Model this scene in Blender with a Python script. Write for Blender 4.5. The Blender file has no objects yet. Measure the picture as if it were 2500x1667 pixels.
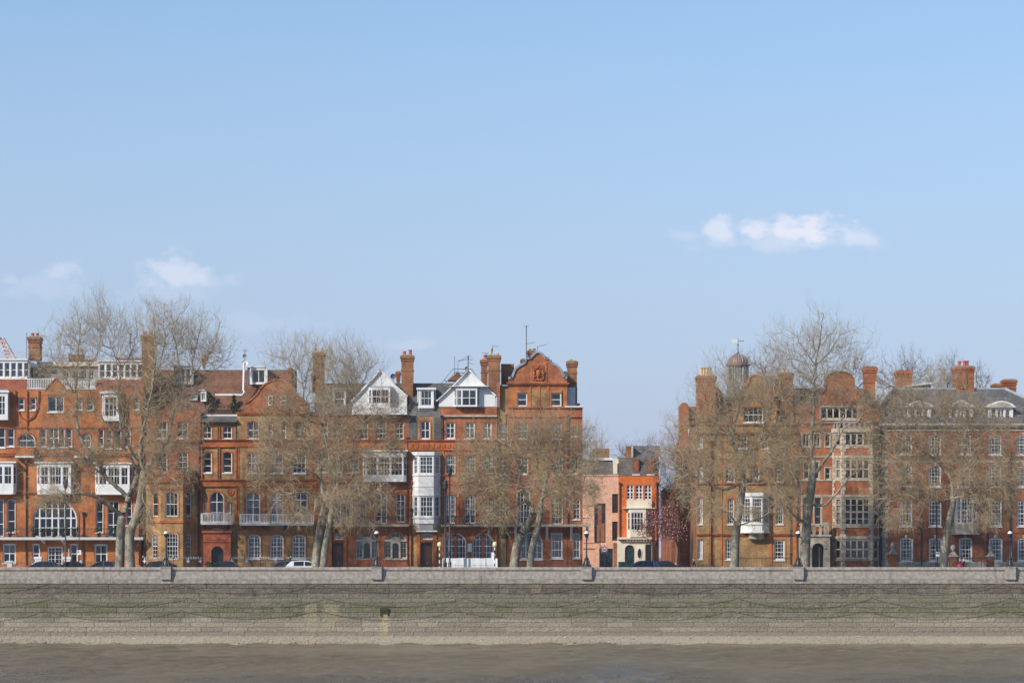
import bpy, math, random
import numpy as np
from mathutils import Vector, Matrix

random.seed(7)
rng = np.random.default_rng(7)
PI = math.pi
sc = bpy.context.scene
col = sc.collection

# ------------------------------------------------------------------ camera
# photograph pixels (2500 x 1667) are turned into positions with the distance of the thing they touch
FPX, CXP, HZP = 6500.0, 1250.0, 1357.0      # focal length, centre column and horizon row in photo pixels
CY, CZ = -260.0, 1.9                        # camera stands on the far bank, eye a little above the parapet
cam_d = bpy.data.cameras.new('camera'); cam = bpy.data.objects.new('camera', cam_d); col.objects.link(cam)
cam.location = (0, CY, CZ); cam.rotation_euler = (PI / 2, 0, 0)
cam_d.sensor_width = 36; cam_d.lens = 36 * FPX / 2500
cam_d.shift_y = (HZP - 833.5) / 2500
cam_d.clip_start = 1; cam_d.clip_end = 20000
sc.camera = cam

# ------------------------------------------------------------------ light
SUN_AZ, SUN_EL = math.radians(49), math.radians(33)
sdir = Vector((-math.sin(SUN_AZ) * math.cos(SUN_EL), -math.cos(SUN_AZ) * math.cos(SUN_EL), math.sin(SUN_EL)))
sun_d = bpy.data.lights.new('sun', 'SUN'); sun = bpy.data.objects.new('sun', sun_d); col.objects.link(sun)
sun_d.energy = 4.2; sun_d.angle = math.radians(0.55); sun_d.color = (1.0, 0.93, 0.84)
sun.rotation_euler = (-sdir).to_track_quat('-Z', 'Y').to_euler(); sun.location = (-60, -80, 90)

world = bpy.data.worlds.new('World'); sc.world = world; world.use_nodes = True
wn, wl = world.node_tree.nodes, world.node_tree.links
wn.clear()
w_out = wn.new('ShaderNodeOutputWorld'); w_bg = wn.new('ShaderNodeBackground')
w_sky = wn.new('ShaderNodeTexSky'); w_sky.sky_type = 'NISHITA'; w_sky.sun_disc = False
w_sky.sun_elevation = SUN_EL; w_sky.sun_rotation = PI + SUN_AZ
w_sky.altitude = 0; w_sky.air_density = 1.0; w_sky.dust_density = 0.6; w_sky.ozone_density = 3.0
w_bg.inputs['Strength'].default_value = 0.13
wl.new(w_bg.outputs[0], w_out.inputs[0])

def wmath(op, a, b=None, c=None, clamp=False):
    n = wn.new('ShaderNodeMath'); n.operation = op; n.use_clamp = clamp
    for i, v in enumerate((a, b, c)):
        if v is None: continue
        if hasattr(v, 'is_linked'): wl.new(v, n.inputs[i])
        else: n.inputs[i].default_value = v
    return n.outputs[0]
w_tc = wn.new('ShaderNodeTexCoord'); w_sep = wn.new('ShaderNodeSeparateXYZ')
wl.new(w_tc.outputs['Generated'], w_sep.inputs[0])
w_y = wmath('MAXIMUM', w_sep.outputs[1], 0.05)
w_a = wmath('DIVIDE', w_sep.outputs[0], w_y); w_e = wmath('DIVIDE', w_sep.outputs[2], w_y)
w_front = wmath('GREATER_THAN', w_sep.outputs[1], 0.3)
# even tint: the photograph's sky is a clear pale blue, turning to lavender mist near the horizon all the way round
w_hsv = wn.new('ShaderNodeMix'); w_hsv.data_type = 'RGBA'; w_hsv.blend_type = 'MULTIPLY'; w_hsv.inputs[0].default_value = 1.0
SKY_TINT = (0.98, 1.06, 1.08, 1)
w_hsv.inputs[7].default_value = SKY_TINT
wl.new(w_sky.outputs[0], w_hsv.inputs[6])
w_el = wmath('ABSOLUTE', w_sep.outputs[2])
w_mist = wmath('MULTIPLY', wmath('POWER', wmath('SUBTRACT', 1.0, wmath('MINIMUM', wmath('DIVIDE', w_el, 0.22), 1.0)), 0.75), 0.95)
w_mx = wn.new('ShaderNodeMix'); w_mx.data_type = 'RGBA'
wl.new(w_mist, w_mx.inputs[0]); wl.new(w_hsv.outputs[2], w_mx.inputs[6]); w_mx.inputs[7].default_value = (2.95, 3.38, 4.95, 1)
sky_col = w_mx.outputs[2]
# small fair-weather clouds: soft lobes at their bearings and heights, broken up by noise
def sky_noise(sx, sz, detail, rough, off):
    cmb = wn.new('ShaderNodeCombineXYZ')
    wl.new(wmath('MULTIPLY_ADD', w_a, sx, off), cmb.inputs[0]); wl.new(wmath('MULTIPLY', w_e, sz), cmb.inputs[1])
    nz = wn.new('ShaderNodeTexNoise'); nz.inputs['Scale'].default_value = 1.0
    nz.inputs['Detail'].default_value = detail; nz.inputs['Roughness'].default_value = rough
    wl.new(cmb.outputs[0], nz.inputs['Vector']); return nz.outputs['Fac']
n_f = sky_noise(85, 120, 8, 0.6, 3.1)
n_w = sky_noise(14, 30, 4, 0.5, 9.7)
CLOUDS = [  # px, py, rx, ry, strength
    (1765, 566, 56, 34, .62), (1955, 566, 100, 44, .85), (1850, 566, 66, 36, .7), (2085, 578, 72, 36, .5), (1930, 592, 230, 30, .34), (1675, 576, 50, 20, .25),
    (430, 668, 84, 56, .5), (370, 690, 50, 40, .36), (152, 664, 40, 36, .34), (110, 700, 120, 40, .16), (430, 715, 110, 36, .16), (20, 685, 40, 20, .25), (470, 690, 110, 26, .2),
    (1010, 840, 60, 18, .18), (620, 790, 160, 30, .10)]
c_sum = None
for (px, py, rx, ry, st) in CLOUDS:
    da = wmath('DIVIDE', wmath('SUBTRACT', w_a, (px - CXP) / FPX), rx * 1.25 / FPX)
    de0 = wmath('DIVIDE', wmath('SUBTRACT', w_e, (HZP - py) / FPX), ry * 1.2 / FPX)
    de = wmath('MULTIPLY', de0, wmath('MULTIPLY_ADD', wmath('LESS_THAN', de0, 0.0), 0.35, 1.0))   # flatter bases
    r = wmath('SQRT', wmath('ADD', wmath('MULTIPLY', da, da), wmath('MULTIPLY', de, de)))
    m = wmath('SUBTRACT', wmath('MULTIPLY_ADD', n_f, 2.6, -0.28), r)
    ss = wn.new('ShaderNodeMapRange'); ss.interpolation_type = 'SMOOTHSTEP'; wl.new(m, ss.inputs[0])
    ss.inputs[1].default_value = 0.0; ss.inputs[2].default_value = 0.85; ss.inputs[3].default_value = 0; ss.inputs[4].default_value = st
    c_sum = ss.outputs[0] if c_sum is None else wmath('MAXIMUM', c_sum, ss.outputs[0])
c_all = wmath('MULTIPLY', wmath('MULTIPLY', c_sum, 1.05), w_front)
w_cl = wn.new('ShaderNodeMix'); w_cl.data_type = 'RGBA'
wl.new(c_all, w_cl.inputs[0]); wl.new(sky_col, w_cl.inputs[6]); w_cl.inputs[7].default_value = (5.9, 6.0, 6.8, 1)
wl.new(w_cl.outputs[2], w_bg.inputs['Color'])

sc.view_settings.view_transform = 'Standard'; sc.view_settings.look = 'None'
sc.view_settings.gamma = 1.0; sc.view_settings.exposure = 0.15
sc.view_settings.use_curve_mapping = False
sc.cycles.max_bounces = 6; sc.cycles.diffuse_bounces = 3; sc.cycles.glossy_bounces = 3; sc.cycles.transparent_max_bounces = 8
sc.cycles.caustics_reflective = False; sc.cycles.caustics_refractive = False

# ------------------------------------------------------------------ pixel helpers
def X(px, Y=0.0): return (px - CXP) * (Y - CY) / FPX
def Z(py, Y=0.0): return CZ - (py - HZP) * (Y - CY) / FPX
def S(n, Y=0.0): return n * (Y - CY) / FPX

# ------------------------------------------------------------------ materials
MATS = {}
class NT:
    def __init__(s, name):
        s.m = bpy.data.materials.new(name); s.m.use_nodes = True
        s.n, s.l = s.m.node_tree.nodes, s.m.node_tree.links
        s.n.clear(); s.out = s.n.new('ShaderNodeOutputMaterial')
        s.p = s.n.new('ShaderNodeBsdfPrincipled'); s.l.new(s.p.outputs[0], s.out.inputs[0])
        s.geo = s.n.new('ShaderNodeNewGeometry'); s.pos = s.geo.outputs['Position']
        MATS[name] = s.m
    def setin(s, sock, v):
        if hasattr(v, 'is_linked'): s.l.new(v, sock)
        else: sock.default_value = v
    def math(s, op, a, b=0.0, c=None, clamp=False):
        n = s.n.new('ShaderNodeMath'); n.operation = op; n.use_clamp = clamp
        s.setin(n.inputs[0], a); s.setin(n.inputs[1], b)
        if c is not None: s.setin(n.inputs[2], c)
        return n.outputs[0]
    def noise(s, scale, detail=4, rough=0.55, vec=None, sx=1, sy=1, sz=1):
        mp = s.n.new('ShaderNodeMapping'); s.l.new(vec if vec is not None else s.pos, mp.inputs[0]); mp.inputs['Scale'].default_value = (sx, sy, sz)
        n = s.n.new('ShaderNodeTexNoise'); s.l.new(mp.outputs[0], n.inputs['Vector'])
        n.inputs['Scale'].default_value = scale; n.inputs['Detail'].default_value = detail; n.inputs['Roughness'].default_value = rough
        return n.outputs['Fac']
    def mix(s, f, a, b, mode='MIX'):
        n = s.n.new('ShaderNodeMix'); n.data_type = 'RGBA'; n.blend_type = mode
        s.setin(n.inputs[0], f); s.setin(n.inputs[6], a if hasattr(a, 'is_linked') else tuple(a)[:3] + (1,))
        s.setin(n.inputs[7], b if hasattr(b, 'is_linked') else tuple(b)[:3] + (1,)); return n.outputs[2]
    def rng(s, v, a, b, c=0.0, d=1.0, smooth=True):
        n = s.n.new('ShaderNodeMapRange'); n.interpolation_type = 'SMOOTHSTEP' if smooth else 'LINEAR'
        s.l.new(v, n.inputs[0])
        for i, q in enumerate((a, b, c, d)): n.inputs[i + 1].default_value = q
        return n.outputs[0]
    def bump(s, h, strength, dist=0.02):
        b = s.n.new('ShaderNodeBump'); b.inputs['Strength'].default_value = strength; b.inputs['Distance'].default_value = dist
        s.l.new(h, b.inputs['Height']); s.l.new(b.outputs[0], s.p.inputs['Normal'])
    def fin(s, c, rough=0.7, spec=0.3, metal=0.0):
        s.setin(s.p.inputs['Base Color'], c if hasattr(c, 'is_linked') else tuple(c)[:3] + (1,))
        s.setin(s.p.inputs['Roughness'], rough); s.p.inputs['Specular IOR Level'].default_value = spec
        s.p.inputs['Metallic'].default_value = metal; return s.m

def plain(name, c, rough=0.6, spec=0.35, var=0.18, scale=1.5, metal=0.0, bump=0.0, bscale=20, dirt=None):
    t = NT(name); lo = [v * (1 - var) for v in c]; hi = [min(1, v * (1 + var)) for v in c]
    cc = t.mix(t.rng(t.noise(scale, 5), .3, .7), lo, hi)
    if dirt:
        cc = t.mix(t.math('MULTIPLY', t.rng(t.noise(1.1, 5, .65, sx=2.2, sy=2.2, sz=.35), .52, .75), dirt[3]), cc, dirt[:3])
    if bump: t.bump(t.noise(bscale, 4), bump)
    return t.fin(cc, rough, spec, metal)

def brick(name, ca, cb, mortar, soot=0.35, sootc=(.10, .055, .035), big=(0.62, 1.25), bw=.225, bh=.075, bump=.25):
    t = NT(name)
    sp = t.n.new('ShaderNodeSeparateXYZ'); t.l.new(t.pos, sp.inputs[0])
    cb_ = t.n.new('ShaderNodeCombineXYZ'); t.l.new(t.math('ADD', sp.outputs[0], sp.outputs[1]), cb_.inputs[0]); t.l.new(sp.outputs[2], cb_.inputs[1])
    b = t.n.new('ShaderNodeTexBrick'); t.l.new(cb_.outputs[0], b.inputs['Vector'])
    b.inputs['Scale'].default_value = 1; b.inputs['Brick Width'].default_value = bw; b.inputs['Row Height'].default_value = bh
    b.inputs['Mortar Size'].default_value = .006; b.inputs['Bias'].default_value = 0.0; b.offset = .5
    b.inputs['Color1'].default_value = tuple(ca) + (1,); b.inputs['Color2'].default_value = tuple(cb) + (1,); b.inputs['Mortar'].default_value = tuple(mortar) + (1,)
    n1 = t.noise(.55, 6, .62); n2 = t.noise(2.6, 5, .6)
    v = t.math('MULTIPLY', t.rng(n1, .3, .7, big[0], big[1]), t.rng(n2, .25, .75, .82, 1.16))
    vv = t.n.new('ShaderNodeCombineXYZ')
    for i in range(3): t.l.new(v, vv.inputs[i])
    c = t.mix(1.0, b.outputs['Color'], vv.outputs[0], 'MULTIPLY')
    st = t.noise(1.0, 6, .66, sx=1.6, sy=1.6, sz=.22)
    c = t.mix(t.math('MULTIPLY', t.rng(st, .5, .78), soot), c, sootc)
    t.bump(b.outputs['Fac'], -bump, .01)
    return t.fin(c, .85, .2)

def rooftile(name, ca, cb, row=.16, wid=.17, gap=(.03, .025, .02), moss=None):
    t = NT(name)
    sp = t.n.new('ShaderNodeSeparateXYZ'); t.l.new(t.pos, sp.inputs[0])
    c3 = t.n.new('ShaderNodeCombineXYZ'); t.l.new(sp.outputs[0], c3.inputs[0]); t.l.new(sp.outputs[2], c3.inputs[1])
    b = t.n.new('ShaderNodeTexBrick'); t.l.new(c3.outputs[0], b.inputs['Vector'])
    b.inputs['Scale'].default_value = 1; b.inputs['Brick Width'].default_value = wid; b.inputs['Row Height'].default_value = row
    b.inputs['Mortar Size'].default_value = .008
    b.inputs['Color1'].default_value = tuple(ca) + (1,); b.inputs['Color2'].default_value = tuple(cb) + (1,); b.inputs['Mortar'].default_value = gap + (1,)
    v = t.rng(t.noise(.9, 6, .65), .28, .72, .62, 1.25)
    vv = t.n.new('ShaderNodeCombineXYZ')
    for i in range(3): t.l.new(v, vv.inputs[i])
    c = t.mix(1.0, b.outputs['Color'], vv.outputs[0], 'MULTIPLY')
    if moss: c = t.mix(t.math('MULTIPLY', t.rng(t.noise(1.8, 5), .5, .7), .6), c, moss)
    t.bump(b.outputs['Fac'], -.5, .02)
    return t.fin(c, .7, .3)

brick('brick_orange', (.50, .168, .048), (.39, .124, .038), (.40, .20, .10), soot=.46, sootc=(.17, .07, .035))
brick('brick_red', (.40, .130, .052), (.29, .094, .042), (.32, .16, .09), soot=.5, sootc=(.14, .065, .04))
brick('brick_terracotta', (.47, .146, .046), (.37, .108, .036), (.34, .13, .06), soot=.34, sootc=(.16, .065, .035), bw=.4, bh=.2)
brick('brick_yellow', (.42, .255, .105), (.32, .175, .068), (.28, .2, .12), soot=.5, sootc=(.12, .08, .045))
brick('brick_brown', (.32, .145, .066), (.24, .10, .048), (.2, .13, .08), soot=.5)
brick('brick_dark', (.33, .118, .056), (.235, .082, .044), (.2, .11, .07), soot=.42)
brick('brick_pink', (.76, .43, .28), (.68, .37, .24), (.72, .44, .31), soot=.12, sootc=(.4, .2, .12), big=(.9, 1.08))
brick('render_orange', (.62, .155, .035), (.57, .14, .03), (.6, .15, .035), soot=.18, sootc=(.36, .08, .02), big=(.9, 1.1), bump=.05)
rooftile('tile_red', (.34, .10, .05), (.27, .075, .04))
rooftile('tile_brown', (.24, .105, .06), (.18, .075, .045), moss=(.13, .12, .06))
rooftile('slate', (.15, .145, .142), (.11, .105, .10), row=.2, wid=.26)
rooftile('slate_brown', (.15, .125, .10), (.11, .095, .08), row=.2, wid=.26, moss=(.16, .14, .08))
plain('white_paint', (.72, .72, .71), .5, .4, .06, 1.2, dirt=(.42, .40, .36, .35))
plain('cream_paint', (.72, .66, .52), .55, .35, .08, 1.2, dirt=(.4, .34, .24, .3))
plain('stone_cream', (.46, .40, .31), .8, .2, .2, 2.0, bump=.2, dirt=(.2, .18, .14, .6))
plain('stone_grey', (.30, .29, .26), .85, .2, .25, 2.5, bump=.3, dirt=(.1, .1, .09, .6))
plain('stone_red', (.31, .088, .044), .85, .2, .25, 2.0, bump=.3, dirt=(.08, .035, .025, .6))
plain('lead', (.26, .29, .32), .5, .5, .15, 2.0)
plain('glass_sky_reflection', (.50, .56, .62), .35, .5, .1, 2.0)  # dormer glass box: reflected sky painted in as an even pale blue
plain('lead_dark', (.09, .10, .12), .5, .5, .2, 2.0)
plain('dome_copper', (.20, .115, .095), .5, .5, .3, 2.2, dirt=(.34, .30, .28, .6))
plain('iron_black', (.020, .022, .027), .45, .5, .2, 3)
plain('iron_brown', (.06, .03, .02), .6, .4, .2, 3)
plain('door_dark', (.06, .022, .014), .4, .5, .25, 4)
plain('door_black', (.015, .017, .02), .3, .5, .2, 4)
plain('door_green', (.012, .045, .045), .4, .5, .2, 4)
plain('pot_red', (.47, .10, .07), .75, .2, .2, 5, dirt=(.12, .05, .04, .6))
plain('pot_cream', (.55, .42, .27), .75, .2, .2, 5, dirt=(.2, .15, .1, .6))
plain('cement', (.27, .25, .21), .9, .15, .25, 4, bump=.2)
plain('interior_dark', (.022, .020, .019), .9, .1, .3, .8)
plain('curtain', (.62, .58, .52), .85, .1, .12, 4)
plain('blind', (.44, .45, .46), .85, .1, .12, 4)
plain('aerial_metal', (.12, .13, .14), .4, .5, .1, 4, metal=.6)
plain('teal_panel', (.05, .20, .21), .4, .5, .2, 4)
plain('crane_red_hazed', (.68, .44, .40), .5, .4, .1, 2)  # red paled, distance haze mixed into the colour
plain('crane_white', (.7, .66, .63), .5, .4, .1, 2)
plain('granite', (.335, .297, .262), .8, .25, .24, 3.5, bump=.6, bscale=11, dirt=(.15, .135, .12, .6))
plain('granite_worn', (.285, .262, .215), .85, .2, .28, 3.0, bump=.7, bscale=9, dirt=(.13, .125, .09, .7))
plain('asphalt', (.05, .05, .052), .9, .2, .25, 2, bump=.2)
plain('pavement', (.28, .26, .24), .9, .2, .15, 2, bump=.1)
plain('earth', (.12, .11, .08), .95, .1, .3, .3)
plain('paint_white_line', (.75, .75, .72), .7, .2, .1, 3)
plain('skin', (.55, .30, .22), .55, .3, .05, 3)
plain('cloth_navy', (.018, .022, .055), .9, .1, .2, 8)
plain('cloth_black', (.015, .014, .016), .9, .1, .2, 8)
plain('cloth_pink', (.62, .24, .24), .9, .1, .1, 8)
plain('cloth_red', (.62, .012, .06), .8, .2, .1, 8)
plain('rubber', (.015, .015, .015), .8, .2, .1, 8)
plain('alloy', (.45, .45, .47), .35, .5, .1, 8, metal=.8)
plain('lens_clear', (.7, .7, .7), .2, .5, .05, 8)
plain('lens_red', (.45, .02, .02), .25, .5, .05, 8)
plain('cabinet_green', (.035, .10, .065), .55, .4, .2, 3)
plain('leaf_green', (.05, .085, .022), .6, .3, .4, 6)
plain('pot_dark', (.035, .032, .035), .6, .3, .2, 5)
plain('sign_white', (.78, .78, .78), .5, .4, .03, 3)
plain('sign_red', (.60, .03, .03), .5, .4, .03, 3)
plain('sign_grey', (.46, .45, .43), .5, .4, .03, 3)
plain('sign_black', (.02, .02, .02), .5, .4, .03, 3)
plain('sign_blue', (.16, .26, .48), .5, .4, .03, 3)
plain('beacon_yellow', (.80, .68, .34), .3, .5, .04, 3)
plain('globe_white', (.74, .76, .76), .25, .5, .04, 3)
plain('chain_iron', (.15, .132, .095), .9, .1, .4, 3, dirt=(.12, .07, .04, .6))
plain('blossom', (.70, .32, .38), .7, .2, .35, 9)
plain('bark_dark', (.055, .038, .034), .9, .1, .3, 6)
for nm, c in (('car_black', (.012, .013, .016)), ('car_navy', (.015, .025, .06)), ('car_silver', (.50, .51, .53)), ('car_white', (.76, .77, .78)), ('car_blue', (.02, .06, .17)), ('car_grey', (.07, .075, .08))):
    t = NT(nm); t.p.inputs['Coat Weight'].default_value = 1.0; t.p.inputs['Coat Roughness'].default_value = .05
    t.fin(t.mix(t.noise(2), [v * .92 for v in c], c), .35, .5, .25)

def bark(name, a, b, c):
    t = NT(name)
    n1 = t.noise(2.2, 6, .62, sz=.6); n2 = t.noise(7, 4, .6, sz=.5)
    cc = t.mix(t.rng(n1, .40, .62), a, b)
    cc = t.mix(t.math('MULTIPLY', t.rng(n2, .55, .68), .75), cc, c)
    t.bump(t.noise(9, 5, .6, sz=.35), .5, .03)
    return t.fin(cc, .9, .15)
bark('bark_plane', (.20, .178, .132), (.36, .325, .25), (.135, .12, .085))
bark('bark_pale', (.22, .20, .16), (.32, .30, .25), (.12, .10, .08))
def twig(name, a, b, c):
    t = NT(name)
    cc = t.mix(t.rng(t.noise(.8, 4), .35, .65), a, b)
    cc = t.mix(t.math('MULTIPLY', t.rng(t.noise(6, 3), .5, .7), .6), cc, c)
    return t.fin(cc, .85, .15)
twig('twig_plane', (.46, .345, .20), (.41, .325, .205), (.27, .19, .115))
twig('branch_plane', (.36, .315, .235), (.44, .39, .30), (.20, .165, .115))
twig('twig_far', (.27, .19, .155), (.23, .175, .15), (.14, .10, .085))
twig('twig_red', (.20, .11, .075), (.16, .095, .065), (.10, .05, .05))

t = NT('glass'); t.n.remove(t.p)
tr = t.n.new('ShaderNodeBsdfTransparent'); tr.inputs[0].default_value = (.66, .71, .74, 1)
gl = t.n.new('ShaderNodeBsdfGlossy'); gl.inputs['Roughness'].default_value = .03; gl.inputs['Color'].default_value = (.9, .95, 1, 1)
fr = t.n.new('ShaderNodeFresnel'); fr.inputs['IOR'].default_value = 1.6
bp = t.n.new('ShaderNodeBump'); bp.inputs['Strength'].default_value = .35; bp.inputs['Distance'].default_value = .02
t.l.new(t.noise(1.6, 2), bp.inputs['Height']); t.l.new(bp.outputs[0], gl.inputs['Normal'])
ms = t.n.new('ShaderNodeMixShader'); t.l.new(t.math('MULTIPLY', fr.outputs[0], 1.35, clamp=True), ms.inputs[0]); t.l.new(tr.outputs[0], ms.inputs[1]); t.l.new(gl.outputs[0], ms.inputs[2])
t.l.new(ms.outputs[0], t.out.inputs[0])
t = NT('clear_glass'); t.n.remove(t.p)
tr = t.n.new('ShaderNodeBsdfTransparent'); tr.inputs[0].default_value = (.94, .96, .97, 1)
gl = t.n.new('ShaderNodeBsdfGlossy'); gl.inputs['Roughness'].default_value = .05
ms = t.n.new('ShaderNodeMixShader'); ms.inputs[0].default_value = .06; t.l.new(tr.outputs[0], ms.inputs[1]); t.l.new(gl.outputs[0], ms.inputs[2]); t.l.new(ms.outputs[0], t.out.inputs[0])
t = NT('car_glass'); t.fin((.012, .016, .02), .05, .6)

# ------------------------------------------------------------------ mesh helpers
WPOS = {}
def link(o, parent=None, wpos=(0, 0, 0)):
    col.objects.link(o); WPOS[o.name] = Vector(wpos)
    if parent is not None:
        o.parent = parent; o.location = Vector(wpos) - WPOS[parent.name]
    else: o.location = wpos
    return o
def thing(name, label, cat, loc=(0, 0, 0), group=None):
    o = bpy.data.objects.new(name, None); o.empty_display_size = .3; link(o, None, loc)
    o['label'] = label; o['category'] = cat
    if group: o['group'] = group
    return o
def tag(o, label, cat, group=None):
    o['label'] = label; o['category'] = cat
    if group: o['group'] = group
    return o
class Face:
    """a vertical facade plane: u runs along it, d points out of it"""
    def __init__(s, p0, u, n=None):
        s.p = p0; L = math.hypot(*u); s.u = (u[0] / L, u[1] / L); s.n = n if n else (s.u[1], -s.u[0])
    def pt(s, u, z, d): return (s.p[0] + u * s.u[0] + d * s.n[0], s.p[1] + u * s.u[1] + d * s.n[1], z)
def front(Y): return Face((0, Y), (1, 0), (0, -1))
class MB:
    def __init__(s): s.v, s.f = [], []
    def add(s, vs, fs):
        k = len(s.v); s.v += [tuple(p) for p in vs]; s.f += [tuple(i + k for i in q) for q in fs]
    def box(s, x0, x1, y0, y1, z0, z1):
        if x0 > x1: x0, x1 = x1, x0
        if y0 > y1: y0, y1 = y1, y0
        if z0 > z1: z0, z1 = z1, z0
        s.add([(x, y, z) for z in (z0, z1) for y in (y0, y1) for x in (x0, x1)],
              [(0, 2, 3, 1), (4, 5, 7, 6), (0, 1, 5, 4), (2, 6, 7, 3), (0, 4, 6, 2), (1, 3, 7, 5)])
    def fbox(s, fc, u0, u1, z0, z1, d0, d1):
        if u0 > u1: u0, u1 = u1, u0
        if z0 > z1: z0, z1 = z1, z0
        if d0 > d1: d0, d1 = d1, d0
        s.add([fc.pt(u, z, d) for z in (z0, z1) for d in (d1, d0) for u in (u0, u1)],
              [(0, 2, 3, 1), (4, 5, 7, 6), (0, 1, 5, 4), (2, 6, 7, 3), (0, 4, 6, 2), (1, 3, 7, 5)])
    def poly(s, fc, pts, d0, d1):
        n = len(pts); d0, d1 = min(d0, d1), max(d0, d1)
        a = sum(pts[i][0] * pts[(i + 1) % n][1] - pts[(i + 1) % n][0] * pts[i][1] for i in range(n))
        if a < 0: pts = pts[::-1]
        s.add([fc.pt(u, z, d1) for u, z in pts] + [fc.pt(u, z, d0) for u, z in pts],
              [tuple(range(n)), tuple(range(2 * n - 1, n - 1, -1))] + [((i + 1) % n, i, i + n, (i + 1) % n + n) for i in range(n)])
    def sheet(s, fc, pts, d):
        n = len(pts); a = sum(pts[i][0] * pts[(i + 1) % n][1] - pts[(i + 1) % n][0] * pts[i][1] for i in range(n))
        if a < 0: pts = pts[::-1]
        s.add([fc.pt(u, z, d) for u, z in pts], [tuple(range(n))])
    def xpoly(s, x0, x1, yz):
        """a polygon in the y-z plane run along x"""
        n = len(yz); s.add([(x0, y, z) for y, z in yz] + [(x1, y, z) for y, z in yz],
              [tuple(range(n)), tuple(range(2 * n - 1, n - 1, -1))] + [((i + 1) % n, i, i + n, (i + 1) % n + n) for i in range(n)])
    def lathe(s, c, prof, n=12, ph=0.0):
        k = len(s.v); m = len(prof)
        for r, z in prof:
            for i in range(n):
                a = ph + 2 * PI * i / n; s.v.append((c[0] + r * math.cos(a), c[1] + r * math.sin(a), c[2] + z))
        for j in range(m - 1):
            for i in range(n):
                q = (i + 1) % n; s.f.append((k + j * n + i, k + j * n + q, k + (j + 1) * n + q, k + (j + 1) * n + i))
        s.f.append(tuple(k + i for i in range(n - 1, -1, -1))); s.f.append(tuple(k + (m - 1) * n + i for i in range(n)))
    def tube(s, pts, rad, n=6):
        pts = [Vector(p) for p in pts]; m = len(pts); k = len(s.v)
        rad = rad if hasattr(rad, '__len__') else [rad] * m
        up = Vector((0, 0, 1)); prev = None
        for j, p in enumerate(pts):
            t = (pts[min(j + 1, m - 1)] - pts[max(j - 1, 0)]).normalized()
            if prev is None:
                a = t.cross(up)
                if a.length < 1e-3: a = t.cross(Vector((1, 0, 0)))
            else: a = prev - t * prev.dot(t)
            a.normalize(); prev = a; b = t.cross(a)
            for i in range(n):
                th = 2 * PI * i / n; s.v.append(tuple(p + (a * math.cos(th) + b * math.sin(th)) * rad[j]))
        for j in range(m - 1):
            for i in range(n):
                q = (i + 1) % n; s.f.append((k + j * n + i, k + j * n + q, k + (j + 1) * n + q, k + (j + 1) * n + i))
        s.f.append(tuple(k + i for i in range(n - 1, -1, -1))); s.f.append(tuple(k + (m - 1) * n + i for i in range(n)))
    def build(s, name, mat, parent=None, smooth=False, kind=None, label=None):
        if not s.v: return None
        a = np.array(s.v, dtype=float); c = np.array([(a[:, 0].min() + a[:, 0].max()) / 2, (a[:, 1].min() + a[:, 1].max()) / 2, a[:, 2].min()])
        me = bpy.data.meshes.new(name); me.from_pydata([tuple(p) for p in (a - c)], [], s.f); me.update()
        me.materials.append(MATS[mat] if isinstance(mat, str) else mat)
        if smooth: me.polygons.foreach_set('use_smooth', [True] * len(me.polygons))
        o = link(bpy.data.objects.new(name, me), parent, c)
        if kind: o['kind'] = kind
        if label: o['label'] = label
        return o
def struct(o): o['kind'] = 'structure'; return o
def copy_tree(o, wpos, parent=None, label=None):
    c = o.copy(); col.objects.link(c); WPOS[c.name] = Vector(wpos)
    if parent is None: c.location = wpos
    else: c.parent = parent
    if label: c['label'] = label
    for ch in o.children:
        d = ch.copy(); col.objects.link(d); d.parent = c; WPOS[d.name] = Vector(wpos) + ch.location
        for g in ch.children:
            e = g.copy(); col.objects.link(e); e.parent = d
    return c

# ------------------------------------------------------------------ ground, road, pavements
WY = -32.0                                   # river face of the parapet
m = MB(); m.add([(-1600, WY + .5, -.02), (1600, WY + .5, -.02), (1600, 3000, -.02), (-1600, 3000, -.02)], [(0, 1, 2, 3)])
struct(m.build('ground', 'earth'))
m = MB(); m.box(-220, 220, WY + .48, -26.5, -.3, .12); struct(m.build('river_pavement', 'pavement'))
m = MB(); m.add([(-220, -26.5, .0), (220, -26.5, .0), (220, -9.0, .0), (-220, -9.0, .0)], [(0, 1, 2, 3)]); struct(m.build('road', 'asphalt'))
m = MB(); m.box(-220, 220, -9.0, 40, -.3, .12)
struct(m.build('front_pavement', 'pavement'))
m = MB()
for i in range(-30, 30): m.box(i * 6, i * 6 + 3, -17.8, -17.65, .0, .006)
struct(m.build('road_centre_line', 'paint_white_line'))
m = MB(); m.add([(X(1447, 40), 40.01, .13), (X(1700, 40), 40.01, .13), (X(1700, 40), 54, .13), (X(1447, 40), 54, .13)], [(0, 1, 2, 3)]); struct(m.build('side_street', 'asphalt'))

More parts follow.
